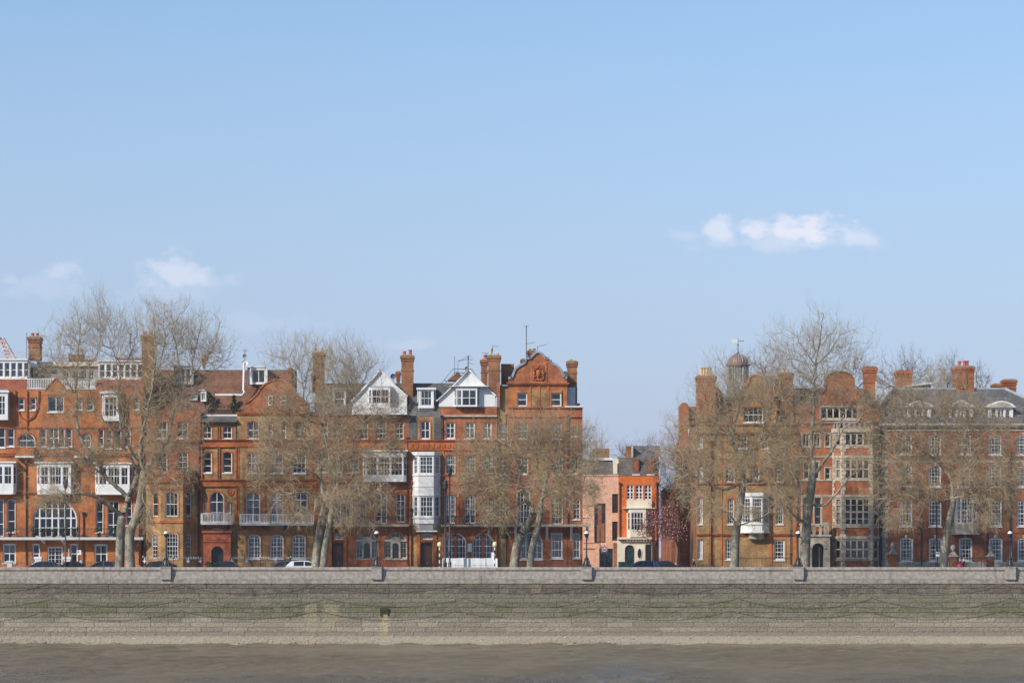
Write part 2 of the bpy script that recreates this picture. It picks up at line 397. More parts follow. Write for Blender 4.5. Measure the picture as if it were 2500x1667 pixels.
# ------------------------------------------------------------------ water
def axis(lo, hi, dlo, dhi, step):
    a = list(np.arange(dlo, dhi + 1e-6, step)); s = step
    x = dlo; L = []
    while x > lo: s *= 1.5; x -= s; L.append(max(x, lo))
    s = step; x = dhi; R = []
    while x < hi: s *= 1.5; x += s; R.append(min(x, hi))
    return np.array(L[::-1] + a + R)
WZ = -5.5
gx = axis(-1500, 1500, -52, 52, .36); gy = axis(-1500, -32.2, -112, -33, .42)
GX, GY = np.meshgrid(gx, gy)
H = np.zeros_like(GX)
for i in range(34):
    lam = rng.uniform(1.1, 5.5); th = rng.normal(-.5, .7); k = 2 * PI / lam
    H += .0145 * (lam / 3) ** .7 * np.sin(k * (GX * math.cos(th) + GY * math.sin(th)) + rng.uniform(0, 7))
calm = .66 + .52 * np.sin(GX * .09 + 1.3 * np.sin(GY * .05)) * np.sin(GY * .11 + GX * .021 + 1.0)
fade = np.clip((54 - np.abs(GX)) / 6, 0, 1) * np.clip((GY + 116) / 6, 0, 1)
for (px_, py_, rx_, ry_, am_) in ((1490, 1650, 6.0, 14, .5), (60, 1655, 5, 10, .4)):   # gusts ruffling the surface
    yw = CY + (CZ - WZ) * FPX / (py_ - HZP); calm = calm + am_ * np.exp(-((GX - X(px_, yw)) / rx_) ** 2 - ((GY - yw) / ry_) ** 2)
H = H * calm * fade
ny, nx = GX.shape
V = np.stack([GX, GY, H + WZ], -1).reshape(-1, 3)
idx = np.arange(nx * ny).reshape(ny, nx)
Q = np.stack([idx[:-1, :-1], idx[:-1, 1:], idx[1:, 1:], idx[1:, :-1]], -1).reshape(-1, 4)
me = bpy.data.meshes.new('river_water'); me.from_pydata(V.tolist(), [], Q.tolist()); me.polygons.foreach_set('use_smooth', [True] * len(me.polygons))
t = NT('water')
n1 = t.noise(1.6, 5, .6, sx=.6, sy=1.2); n2 = t.noise(7, 4, .6, sx=.7, sy=1.1)
wave_h = t.math('ADD', n1, t.math('MULTIPLY', n2, .4))
pw = t.noise(.05, 4, .55, sx=.5, sy=1.4)
wc = t.mix(t.rng(pw, .35, .65), (.145, .115, .068), (.178, .143, .086))
wsp = t.n.new('ShaderNodeSeparateXYZ'); t.l.new(t.pos, wsp.inputs[0]); wr = None
for (px_, py_, rx_, ry_) in ((1490, 1640, 6.5, 17), (1270, 1660, 5, 9), (60, 1650, 6, 12), (700, 1660, 10, 8), (1670, 1650, 4, 10), (2350, 1662, 9, 7)):   # breeze-ruffled patches scatter the sky
    yw = CY + (CZ - WZ) * FPX / (py_ - HZP); ax = t.math('MULTIPLY', t.math('SUBTRACT', wsp.outputs[0], X(px_, yw)), 1 / rx_); ay = t.math('MULTIPLY', t.math('SUBTRACT', wsp.outputs[1], yw), 1 / ry_)
    g_ = t.math('SUBTRACT', t.math('ADD', 1.0, t.math('MULTIPLY', t.math('SUBTRACT', t.noise(.35, 4, .6, sy=.5), .5), 1.6)), t.math('ADD', t.math('MULTIPLY', ax, ax), t.math('MULTIPLY', ay, ay)), clamp=True)
    wr = g_ if wr is None else t.math('MAXIMUM', wr, g_)
t.bump(t.math('MULTIPLY', wave_h, t.math('MULTIPLY_ADD', wr, 2.2, 1.0)), 1.0, .3)
t.fin(wc, t.math('MULTIPLY_ADD', wr, .22, .10), .5); t.p.inputs['IOR'].default_value = 1.33
me.materials.append(MATS['water'])
struct(link(bpy.data.objects.new('water', me), None, (0, 0, 0)))

# ------------------------------------------------------------------ river wall of stone courses
ZT, CH, NC = Z(1424, WY), .412, 11           # top of the courses, course height, number of courses
t = NT('wall_stone')
sp = t.n.new('ShaderNodeSeparateXYZ'); t.l.new(t.pos, sp.inputs[0]); z = sp.outputs[2]
oi = t.n.new('ShaderNodeObjectInfo'); rnd = oi.outputs['Random']
nz1 = t.noise(.35, 5, .6, sz=2.5); nz2 = t.noise(1.6, 5, .65, sz=1.6); nz3 = t.noise(9, 4, .6)
zz = t.math('ADD', z, t.math('MULTIPLY', t.math('SUBTRACT', nz1, .5), 1.5))
c = t.mix(t.rng(zz, -3.75, -3.25), (.325, .282, .218), (.255, .226, .168))          # silt line, then bare stone
c = t.mix(t.math('MULTIPLY', t.rng(zz, -1.55, -.75), 1.0), c, (.205, .176, .132))
g = t.math('MULTIPLY', t.rng(zz, -3.6, -2.9), t.math('SUBTRACT', 1.0, t.rng(zz, -2.2, -1.5)))
g = t.math('MULTIPLY', g, t.rng(t.math('ADD', t.math('MULTIPLY', rnd, .5), nz2), .55, .95))
c = t.mix(t.math('MULTIPLY', g, .9), c, (.135, .132, .072))                        # weed
dk = t.math('MULTIPLY', t.rng(zz, -1.9, -1.1), t.rng(t.math('ADD', nz2, t.math('MULTIPLY', rnd, .35)), .5, .85))
c = t.mix(t.math('MULTIPLY', dk, .75), c, (.088, .072, .058))                      # soot and lichen high up
xw = t.math('ADD', sp.outputs[0], t.math('MULTIPLY', t.math('SUBTRACT', nz2, .5), .5))
for (sx_, sw_, za, zb_, am) in ((X(938, WY), .42, -2.55, -5.2, .75), (X(808, WY), .8, -2.2, -4.6, .4), (X(760, WY), .7, -2.2, -4.8, .35), (X(1310, WY), .5, -.4, -1.6, .3), (X(2330, WY), .6, -.6, -1.8, .3)):
    mk = t.math('SUBTRACT', 1.0, t.rng(t.math('ABSOLUTE', t.math('SUBTRACT', xw, sx_)), sw_ * .5, sw_ * 1.1))
    mk = t.math('MULTIPLY', mk, t.math('MULTIPLY', t.math('SUBTRACT', 1.0, t.rng(z, za - .15, za + .1)), t.rng(z, zb_, zb_ + .5)))
    c = t.mix(t.math('MULTIPLY', mk, am), c, (.44, .37, .22))          # lime run below an outfall
v = t.math('MULTIPLY', t.math('MULTIPLY_ADD', rnd, .34, .84), t.rng(nz3, .3, .7, .74, 1.22))
vv = t.n.new('ShaderNodeCombineXYZ')
for i in range(3): t.l.new(v, vv.inputs[i])
c = t.mix(1.0, c, vv.outputs[0], 'MULTIPLY')
t.bump(t.math('ADD', t.noise(4.5, 5, .65), t.math('MULTIPLY', nz3, .5)), 1.0, .12)
t.fin(c, .9, .15)
plain('wall_joint', (.19, .165, .12), .95, .1, .3, 2)

rw = thing('river_wall', 'tall weedy river wall of coursed grey stone blocks below the parapet', 'river wall', (0, WY, -6))
m = MB(); m.xpoly(-160, 160, [(WY + .45, -6.2), (WY - .55, -6.2), (WY - .50, -5.0), (WY + .04, ZT), (WY + .45, ZT)])
m.build('backing', 'wall_joint', rw)
cache = {}
def stone_mesh(L):
    if L in cache: return cache[L]
    h, c, d = CH - .014, .022, .30; hl = L / 2 - .006
    o = [(-hl, 0, 0), (hl, 0, 0), (hl, 0, h), (-hl, 0, h)]
    # outer rim at y=0, bulged face at y=-.035 with a broken middle
    mid = [(-hl + c, -.03, c), (0.1 * L, -.045, c), (hl - c, -.03, c), (hl - c, -.035, h - c), (-.12 * L, -.05, h - c), (-hl + c, -.03, h - c)]
    bk = [(p[0], d, p[2]) for p in o]
    v = o + mid + bk
    f = [(4, 5, 8, 9), (5, 6, 7, 8), (0, 1, 6, 5, 4), (1, 2, 7, 6), (2, 3, 9, 8, 7), (3, 0, 4, 9), (0, 10, 11, 1), (1, 11, 12, 2), (2, 12, 13, 3), (3, 13, 10, 0)]
    me = bpy.data.meshes.new('stone'); me.from_pydata(v, [], f); me.materials.append(MATS['wall_stone']); cache[L] = me
    return me
stuffm = MB(); n_st = 0
for k in range(NC):
    z0 = ZT - (k + 1) * CH + .011; yb = WY - .03 - .048 * k
    x = -75 + rng.uniform(0, 2)
    while x < 75:
        L = round(float(rng.choice([1.4, 1.8, 2.2, 2.6, 3.0, 3.4, 3.8])), 1); xc = x + L / 2
        dy = rng.uniform(-.012, .012)
        if abs(xc) < 44.5 and k >= 1 and n_st < 300:
            o = bpy.data.objects.new('stone', stone_mesh(L)); link(o, rw, (xc, yb + dy, z0)); n_st += 1
        else:
            me_ = stone_mesh(L); stuffm.add([(p.co.x + xc, p.co.y + yb + dy, p.co.z + z0) for p in me_.vertices], [tuple(p.vertices) for p in me_.polygons])
        x += L
stuffm.build('stone_courses', 'wall_stone', rw, kind='stuff')
# outfall slot with its rusty streaked mouth
m = MB(); fw = front(WY - .40)
m.fbox(fw, X(928, WY), X(948, WY), Z(1490, WY), Z(1483, WY), -.1, .12)
for px in (930, 935, 941, 946): m.fbox(fw, X(px, WY) - .05, X(px, WY) + .05, Z(1503 - (px % 3) * 4, WY), Z(1488, WY), .02, .13)
plain('weed', (.045, .055, .022), .9, .1, .4, 6)
m.build('outfall_weed', 'weed', rw)

# mooring chains swagged along the wall
hook = [110, 441, 777, 1114, 1441, 1782, 2112, 2450]
under = ['below the paired window of the orange mansion', 'below the two leaning trunks', 'below the dark porch', 'below the brown panelled doors', 'below the crested gable', 'below the side street', 'below the cupola house', 'below the sash window house', 'past the sash window house']
rows = [(1426, 1449, 'upper', 1.5), (1459, 1482, 'middle', 5.5), (1489, 1514, 'lower', 9.0)]
for (ya, yb_, nm, kk) in rows:
    hk = hook if nm != 'middle' else [h + 18 for h in hook]
    hk = [hk[0] - 333] + hk + [hk[-1] + 333]
    for a, b in zip(hk[:-1], hk[1:]):
        m = MB(); pts = []; rad = []
        sag = 1 + rng.uniform(-.22, .12)
        for i in range(61):
            s_ = i / 60; px = a + (b - a) * s_; py = ya + (yb_ - ya) * sag * (1 - (2 * s_ - 1) ** 2) ** .9
            zz_ = Z(py, WY - .4); kc = max(0, (ZT - zz_) / CH)
            pts.append((X(px, WY - .4), WY - .085 - .048 * math.ceil(kc) , zz_)); rad.append(.012 if i % 2 else .019)
        m.tube(pts, rad, 5)
        if b > 0 and a < 2500:
            tag(m.build('mooring_chain', 'chain_iron'), 'rusty mooring chain on the %s wall courses %s' % (nm, under[hk.index(a)]), 'chain', 'mooring chains on the river wall, %s row' % nm)

# foreshore shingle at the foot of the wall
m = MB(); xs = np.linspace(-120, 120, 121)
for i in range(120):
    x0, x1 = xs[i], xs[i + 1]; w0, w1 = .08 * math.sin(x0 * .27), .08 * math.sin(x1 * .27)
    m.add([(x0, WY - .3, -4.88), (x1, WY - .3, -4.88), (x1, WY - 2.4 + w1, -5.36), (x0, WY - 2.4 + w0, -5.36), (x1, WY - 4.2, -5.9), (x0, WY - 4.2, -5.9)], [(0, 3, 2, 1), (3, 5, 4, 2)])
t = NT('shingle_bed')
c = t.mix(t.rng(t.noise(14, 3, .7), .35, .65), (.30, .255, .19), (.44, .385, .29)); t.bump(t.noise(16, 4), 1.0, .06); t.fin(c, .9, .15)
struct(m.build('foreshore', 'shingle_bed', smooth=True))
t = NT('pebble_stone')
isl = t.geo.outputs['Random Per Island']
c = t.mix(isl, (.27, .23, .17), (.52, .455, .345)); c = t.mix(t.rng(t.math('FRACT', t.math('MULTIPLY', isl, 37.7)), .8, .9), c, (.42, .30, .22))
t.fin(c, .85, .2)
m = MB(); octv = np.array([(1, 0, 0), (-1, 0, 0), (0, 1, 0), (0, -1, 0), (0, 0, 1), (0, 0, -1)], float)
octf = [(0, 2, 4), (2, 1, 4), (1, 3, 4), (3, 0, 4), (2, 0, 5), (1, 2, 5), (3, 1, 5), (0, 3, 5)]
for i in range(9000):
    x = rng.uniform(-52, 52); q = rng.uniform(0, 1) ** .8; y = WY - .35 - q * 2.6
    if rng.uniform() < .35 * abs(math.sin(x * .06)): y = WY - .3 - rng.uniform(0, .8)
    zz_ = -4.88 + (y - (WY - .3)) * (.48 / 2.1)
    r = rng.uniform(.03, .075) if rng.uniform() < .97 else rng.uniform(.08, .15)
    a = rng.uniform(0, PI); sx, sy, sz = r * rng.uniform(.8, 1.6), r * rng.uniform(.7, 1.1), r * rng.uniform(.4, .8)
    p = octv * (sx, sy, sz) * rng.uniform(.75, 1.2, (6, 1)); ca, sa = math.cos(a), math.sin(a)
    m.add([(x + u * ca - w * sa, y + u * sa + w * ca, zz_ + h + sz * .35) for u, w, h in p], octf)
m.build('shingle', 'pebble_stone', kind='stuff')

# ------------------------------------------------------------------ parapet on top of the wall
pp = thing('parapet', 'long low granite embankment parapet with square piers above the river wall', 'parapet', (0, WY, -.5))
zc0, zc1, zp0, zl0 = Z(1391, WY), Z(1384, WY), Z(1406, WY), Z(1413, WY)
piers = [405.5, 919.5, 1432, 1948.5, 2466]
pitch = 515.0
allp = [piers[0] - pitch * 2, piers[0] - pitch] + piers + [piers[-1] + pitch, piers[-1] + 2 * pitch]
for pc in allp:
    xc = X(pc, WY); m = MB(); hw = .44
    m.box(xc - hw + .004, xc + hw - .004, WY - .14, WY + .42, ZT + .005, zl0 - .021); m.box(xc - hw, xc + hw, WY - .34, WY + .46, zl0 - .02, zc1 - .02); m.box(xc - hw - .03, xc + hw + .03, WY - .38, WY + .50, zc1 - .02, zc1 + .05)
    m.build('pier', 'granite', pp)
for a, b in zip(allp[:-1], allp[1:]):
    x0, x1 = X(a, WY) + .44, X(b, WY) - .44; n = 4; w = (x1 - x0) / n
    for i in range(n):
        j = rng.uniform(-.25, .25) if i else 0; j2 = rng.uniform(-.25, .25)
        u0, u1 = x0 + i * w + .006, x0 + (i + 1) * w - .006; dv = rng.uniform(-.004, .004)
        m = MB(); m.box(u0, u1, WY + dv, WY + .40, zp0 + .012, zc0 - .005); m.build('panel_stone', 'granite', pp)
        m = MB(); m.xpoly(u0, u1, [(WY - .10, zc0), (WY - .10, zc1 - .05), (WY - .05, zc1), (WY + .42, zc1), (WY + .48, zc1 - .05), (WY + .48, zc0)][::-1]); m.build('coping_stone', 'granite', pp)
        m = MB(); m.xpoly(u0, u1, [(WY - .07, zl0), (WY - .07, zp0 - .04), (WY - .03, zp0), (WY + .42, zp0), (WY + .42, zl0)][::-1]); m.build('plinth_stone', 'granite', pp)
        m = MB(); m.box(u0, u1, WY - .13 + dv, WY + .42, ZT + .005, zl0 - .014); m.build('string_stone', 'granite_worn', pp)
m = MB(); m.box(X(allp[0], WY), X(allp[-1], WY), WY + .03, WY + .37, ZT, zc0); m.build('core', 'wall_joint', pp)

# ------------------------------------------------------------------ facade toolkit
def arc_top(u0, u1, z1, rise):
    if rise <= 0: return lambda u: z1
    w = u1 - u0; R = (w * w / 4 + rise * rise) / (2 * rise); uc, zc = (u0 + u1) / 2, z1 - R
    return lambda u: zc + math.sqrt(max(R * R - (u - uc) ** 2, 0))
def arc_pts(u0, u1, z1, rise, n=10):
    f = arc_top(u0, u1, z1, rise)
    if rise <= 0: return [(u0, z1), (u1, z1)]
    w = u1 - u0; R = (w * w / 4 + rise * rise) / (2 * rise); a = math.asin(min(1, w / 2 / R)) if rise <= w / 2 else PI / 2
    uc, zc = (u0 + u1) / 2, z1 - R
    return [(uc + R * math.sin(-a + 2 * a * i / n), zc + R * math.cos(-a + 2 * a * i / n)) for i in range(n + 1)]

def frame_mesh(fc, u0, u1, z0, z1, cols, rows, rise, fw, bar, rec, mull=(), trans=(), th=.06):
    m = MB(); top = arc_top(u0, u1, z1, rise); d0, d1 = -rec, -rec + th
    m.fbox(fc, u0, u0 + fw, z0, z1 - rise, d0, d1); m.fbox(fc, u1 - fw, u1, z0, z1 - rise, d0, d1)
    m.fbox(fc, u0 + fw, u1 - fw, z0, z0 + fw * 1.25, d0, d1)
    if rise <= 0: m.fbox(fc, u0 + fw, u1 - fw, z1 - fw, z1, d0, d1)
    else:
        o = arc_pts(u0, u1, z1, rise); i_ = arc_pts(u0 + fw, u1 - fw, z1 - fw, max(rise - fw * .2, .01))
        for k in range(len(o) - 1): m.poly(fc, [o[k], o[k + 1], i_[k + 1], i_[k]], d0, d1)
    for i in range(1, cols):
        u = u0 + (u1 - u0) * i / cols; b = bar * (2.4 if i in mull else 1)
        m.fbox(fc, u - b / 2, u + b / 2, z0 + fw, top(u) - fw * .8, d0 + .004, d1 - (.0 if i in mull else .012))
    for j in range(1, rows):
        z = z0 + (z1 - z0) * j / rows; b = bar * (2.2 if j in trans else 1)
        a, e = u0 + fw * .8, u1 - fw * .8
        if z > z1 - rise:
            while top(a) < z + .03 and a < e: a += .02
            e = u0 + u1 - a
        if e > a: m.fbox(fc, a, e, z - b / 2, z + b / 2, d0 + .002, d1 - (.004 if j in trans else .014))
    return m

class Building:
    def __init__(s, name, label, Y, ox, oy, scl, cat='house', depth=13):
        s.Y, s.ox, s.oy, s.s = Y, ox, oy, scl; s.walls = []; s.depth = depth
        s.root = thing(name, label, cat, (s.x(200), Y, 0)); s.f = front(Y)
    def x(s, cx, d=0): return X(s.ox + cx / s.s, s.Y - d)
    def z(s, cy, d=0): return Z(s.oy + cy / s.s, s.Y - d)
    def w(s, n): return S(n / s.s, s.Y)
    # walls -----------------------------------------------------------
    def wall(s, x0, x1, yt, yb, mat, d=0.0, face=None, raw=False, parent=None, name='wall', thick=.65):
        if raw: u0, u1, z0, z1 = x0, x1, yb, yt
        else: u0, u1, z1, z0 = s.x(x0), s.x(x1), s.z(yt), (0 if yb is None else s.z(yb))
        fc = face or front(s.Y - d)
        W = dict(fc=fc, u0=u0, u1=u1, z0=z0, z1=z1, mat=mat, holes=[], parent=parent or s.root, name=name, d=d, thick=thick); s.walls.append(W); return W
    def hole(s, W, u0, u1, z0, z1, rise=0): W['holes'].append((u0, u1, z0, z1, rise))
    def finish(s):
        for W in s.walls:
            m = MB(); fc = W['fc']
            us = sorted({round(v, 4) for h in W['holes'] for v in h[:2] if W['u0'] < v < W['u1']} | {W['u0'], W['u1']})
            zs = sorted({round(v, 4) for h in W['holes'] for v in h[2:4] if W['z0'] < v < W['z1']} | {W['z0'], W['z1']})
            for a, b in zip(us[:-1], us[1:]):
                run = None
                for c, e in zip(zs[:-1], zs[1:]):
                    uc, zc = (a + b) / 2, (c + e) / 2
                    solid = not any(h[0] < uc < h[1] and h[2] < zc < h[3] for h in W['holes'])
                    if solid and run is None: run = c
                    if not solid and run is not None:
                        m.add([fc.pt(a, run, 0), fc.pt(b, run, 0), fc.pt(b, c, 0), fc.pt(a, c, 0)], [(0, 1, 2, 3)]); run = None
                if run is not None: m.add([fc.pt(a, run, 0), fc.pt(b, run, 0), fc.pt(b, zs[-1], 0), fc.pt(a, zs[-1], 0)], [(0, 1, 2, 3)])
            th = W['thick']
            for (a, b, c, e, r) in W['holes']:
                D = -.32
                q = [(a, c), (b, c), (b, e - r)] + ([] if r else []) ; 
                m.add([fc.pt(a, c, 0), fc.pt(a, c, D), fc.pt(b, c, D), fc.pt(b, c, 0)], [(0, 3, 2, 1)])
                m.add([fc.pt(a, c, 0), fc.pt(a, c, D), fc.pt(a, e - r, D), fc.pt(a, e - r, 0)], [(0, 1, 2, 3)])
                m.add([fc.pt(b, c, 0), fc.pt(b, c, D), fc.pt(b, e - r, D), fc.pt(b, e - r, 0)], [(3, 2, 1, 0)])
                if r <= 0: m.add([fc.pt(a, e, 0), fc.pt(a, e, D), fc.pt(b, e, D), fc.pt(b, e, 0)], [(0, 1, 2, 3)])
                else:
                    P = arc_pts(a, b, e, r, 12); h = len(P) // 2
                    for k in range(len(P) - 1):
                        cu = (a, e) if k < h else (b, e)
                        m.add([fc.pt(*cu, 0), fc.pt(*P[k], 0), fc.pt(*P[k + 1], 0)], [(0, 1, 2)])
                        m.add([fc.pt(*P[k], 0), fc.pt(*P[k], D), fc.pt(*P[k + 1], D), fc.pt(*P[k + 1], 0)], [(0, 1, 2, 3)])
            a, b, c, e = W['u0'], W['u1'], W['z0'], W['z1']
            m.add([fc.pt(a, c, 0), fc.pt(a, e, 0), fc.pt(a, e, -th), fc.pt(a, c, -th)], [(0, 1, 2, 3)])
            m.add([fc.pt(b, c, 0), fc.pt(b, e, 0), fc.pt(b, e, -th), fc.pt(b, c, -th)], [(3, 2, 1, 0)])
            m.add([fc.pt(a, e, 0), fc.pt(b, e, 0), fc.pt(b, e, -th), fc.pt(a, e, -th)], [(0, 1, 2, 3)])
            if c > .2: m.add([fc.pt(a, c, 0), fc.pt(b, c, 0), fc.pt(b, c, -th), fc.pt(a, c, -th)], [(3, 2, 1, 0)])
            m.build(W['name'], W['mat'], W['parent'])
            if W['holes']:
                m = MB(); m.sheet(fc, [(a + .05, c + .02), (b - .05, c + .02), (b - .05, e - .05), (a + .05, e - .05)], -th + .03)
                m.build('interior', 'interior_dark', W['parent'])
    def core(s, x0, x1, yt, mat, y0=.66, depth=None):
        m = MB(); m.box(s.x(x0), s.x(x1), s.Y + y0, s.Y + (depth or s.depth), 0, s.z(yt)); return m.build('rear_wall', mat, s.root)
    # openings --------------------------------------------------------
    def W(s, x0, y0, x1, y1, cols=2, rows=2, rise=0, mat='white_paint', sill=True, sur=None, surw=7, rec=.16, fw=.08, bar=.03, mull=(), trans=None, curt=None, wall=None, raw=False, parent=None, name='window', lintel=None):
        if raw: u0, u1, z0, z1, r = x0, x1, y1, y0, rise
        else: u0, u1, z1, z0, r = s.x(x0), s.x(x1), s.z(y0), s.z(y1), s.w(rise)
        z0 = max(z0, .15)
        Wl = wall
        if Wl is None:
            for q in s.walls[::-1]:
                if q['fc'].n == (0, -1) and q['u0'] - .01 < (u0 + u1) / 2 < q['u1'] + .01 and q['z0'] - .01 < (z0 + z1) / 2 < q['z1'] + .01: Wl = q; break
        if Wl is None: print('NO WALL for window', x0, y0, s.root.name); return
        fc = Wl['fc']; s.hole(Wl, u0, u1, z0, z1, r)
        if trans is None: trans = (rows // 2,) if rows >= 2 else ()
        sub = parent is not None
        fm = frame_mesh(fc, u0, u1, z0, z1, cols, rows, r, fw, bar, rec, mull, trans)
        o = fm.build('window_frame' if sub else name, mat, parent or s.root); P = parent or o
        m = MB(); pts = [(u0 + .03, z0 + .03), (u1 - .03, z0 + .03)] + (arc_pts(u0 + .03, u1 - .03, z1 - .03, r)[::-1])
        m.sheet(fc, pts, -rec + .02); m.build('pane', 'glass', P)
        if curt is None: curt = random.choice(('sides', 'sides', 'blind', None, None, None)) if cols < 4 else random.choice((None, None, None, 'sides'))
        top = z1 - r * .9
        if curt == 'sides':
            m = MB(); cw = (u1 - u0) * random.uniform(.14, .26); n = 5
            for (a, b) in ((u0 + .02, u0 + cw), (u1 - cw, u1 - .02)):
                for i in range(n):
                    q0, q1 = a + (b - a) * i / n, a + (b - a) * (i + 1) / n; dd = .03 if i % 2 else -.03
                    m.add([fc.pt(q0, z0 + .05, -rec - .12 - dd), fc.pt(q1, z0 + .05, -rec - .12 + dd), fc.pt(q1, top, -rec - .12 + dd), fc.pt(q0, top, -rec - .12 - dd)], [(0, 1, 2, 3)])
            m.build('curtain', 'curtain', P)
        elif curt == 'blind':
            m = MB(); zb = top - (top - z0) * random.uniform(.3, .55); m.sheet(fc, [(u0 + .03, zb), (u1 - .03, zb), (u1 - .03, top), (u0 + .03, top)], -rec - .08); m.build('blind', 'blind', P)
        elif curt == 'full':
            m = MB(); m.sheet(fc, [(u0 + .03, z0 + .03), (u1 - .03, z0 + .03), (u1 - .03, top), (u0 + .03, top)], -rec - .10); m.build('net_curtain', 'curtain', P)
        if sill and not sub:
            m = MB(); m.fbox(fc, u0 - .07, u1 + .07, z0 - .11, z0 - .002, -rec + .02, .09); m.build('sill', mat if sill is True else sill, P)
        if sur:
            q = s.w(surw); m = MB(); d0, d1 = -.02, .03
            m.fbox(fc, u0 - q, u0 - .002, z0 - .1, z1 - r, d0, d1); m.fbox(fc, u1 + .002, u1 + q, z0 - .1, z1 - r, d0, d1)
            if r <= 0: m.fbox(fc, u0 - q, u1 + q, z1 + .002, z1 + q * 1.3, d0, d1)
            else:
                oo = arc_pts(u0 - q, u1 + q, z1 + q * 1.2, r + q * .2, 12); ii = arc_pts(u0 - .002, u1 + .002, z1 + .002, r, 12)
                for k in range(12): m.poly(fc, [oo[k], oo[k + 1], ii[k + 1], ii[k]], d0, d1)
            m.build('window_surround', sur, P)
        if lintel:
            m = MB(); q = s.w(10); zt = z1 - r
            m.poly(fc, [(u0 - .1, zt - .02), (u1 + .1, zt - .02)] + arc_pts(u0 - .1, u1 + .1, z1 + q * .4, max(r, q * .5))[::-1], -rec + .06, .10); m.build('window_head', lintel, P)
        return o
    # trim ------------------------------------------------------------
    def band(s, x0, x1, y0, y1, d, mat='brick_red', name='string_course', base=0.0, parent=None, prof=True):
        m = MB(); u0, u1, z1, z0 = s.x(x0), s.x(x1), s.z(y0), s.z(y1); h = z1 - z0
        if prof and h > .18:
            m.fbox(s.f, u0, u1, z0, z0 + h * .3, base - .01, base + d * .45); m.fbox(s.f, u0 - d * .3, u1 + d * .3, z0 + h * .3 + .001, z0 + h * .68, base - .01, base + d * .75); m.fbox(s.f, u0 - d * .5, u1 + d * .5, z0 + h * .68 + .001, z1, base - .01, base + d)
        else: m.fbox(s.f, u0, u1, z0, z1, base - .01, base + d)
        return m.build(name, mat, parent or s.root)
    def panel(s, x0, y0, x1, y1, d0, d1, mat, name='panel', parent=None):
        m = MB(); m.fbox(s.f, s.x(x0), s.x(x1), s.z(y1), s.z(y0), d0, d1); return m.build(name, mat, parent or s.root)
    def shape(s, pts, d0, d1, mat, name='gable', parent=None):
        m = MB(); m.poly(s.f, [(s.x(a), s.z(b)) for a, b in pts], d0, d1); return m.build(name, mat, parent or s.root)
    def coping(s, pts, wdt, d0, d1, mat, name='coping', parent=None):
        m = MB(); P = [(s.x(a), s.z(b)) for a, b in pts]
        for k in range(len(P) - 1):
            (a, b), (c, e) = P[k], P[k + 1]; L = math.hypot(c - a, e - b) or 1; nx_, nz_ = -(e - b) / L * wdt, (c - a) / L * wdt
            m.poly(s.f, [(a, b), (c, e), (c + nx_, e + nz_), (a + nx_, b + nz_)], d0, d1)
        return m.build(name, mat, parent or s.root)
    def roofx(s, x0, x1, yz, mat, name='roof', parent=None):
        """yz: list of (metres behind the facade, crop row)"""
        m = MB(); m.xpoly(s.x(x0), s.x(x1), [(s.Y + a, s.z(b)) for a, b in yz]); return m.build(name, mat, parent or s.root)
    def pipe(s, x, y0, y1, d=.10, r=.055, mat='iron_black'):
        m = MB(); u = s.x(x); z1, z0 = s.z(y0), max(0, s.z(y1)); m.tube([(u, s.Y - d, z0), (u, s.Y - d, z1)], r, 6)
        m.box(u - .14, u + .14, s.Y - d - .12, s.Y, z1, z1 + .22)
        zz_ = z0 + 1
        while zz_ < z1: m.box(u - .09, u + .09, s.Y - d - .08, s.Y, zz_, zz_ + .07); zz_ += 1.9
        return m.build('drainpipe', mat, s.root)
    def chimney(s, x0, x1, yt, yb, back, dep, mat='brick_brown', pots=(), potm='pot_red', poth=25, capm='cement', bands=True):
        Yc = back; u0, u1 = s.x(x0, -back), s.x(x1, -back); z1, z0 = s.z(yt, -back), s.z(yb, -back)
        m = MB(); y0, y1 = s.Y + back, s.Y + back + dep; m.box(u0 + .10, u1 - .10, y0 + .10, y1 - .10, z0, z1 - .05)
        if bands:
            H_ = z1 - z0
            for zb, hh, e in ((z1 - .28, .26, -.02), (z1 - .52, .16, .03), (z1 - min(1.5, H_ * .45), .12, .05)):
                m.box(u0 + e, u1 - e, y0 + e, y1 - e, zb, zb + hh)
        o = m.build('chimney', mat, s.root)
        m = MB(); m.box(u0 + .03, u1 - .03, y0 + .03, y1 - .03, z1 - .05, z1 + .04); m.box(u0 + .15, u1 - .15, y0 + .15, y1 - .15, z1 + .04, z1 + .12); m.build('chimney_cap', capm, o)
        for i, px in enumerate(pots):
            px, h = px if isinstance(px, tuple) else (px, poth)
            hh = s.w(h); m = MB(); m.lathe((s.x(px, -back), (y0 + y1) / 2, z1 + .05), [(.19, 0), (.20, .08), (.16, .14), (.145, hh - .12), (.185, hh - .1), (.185, hh), (.12, hh), (.12, hh - .15)], 10)
            m.build('chimney_pot', potm, o, smooth=False)
        return o
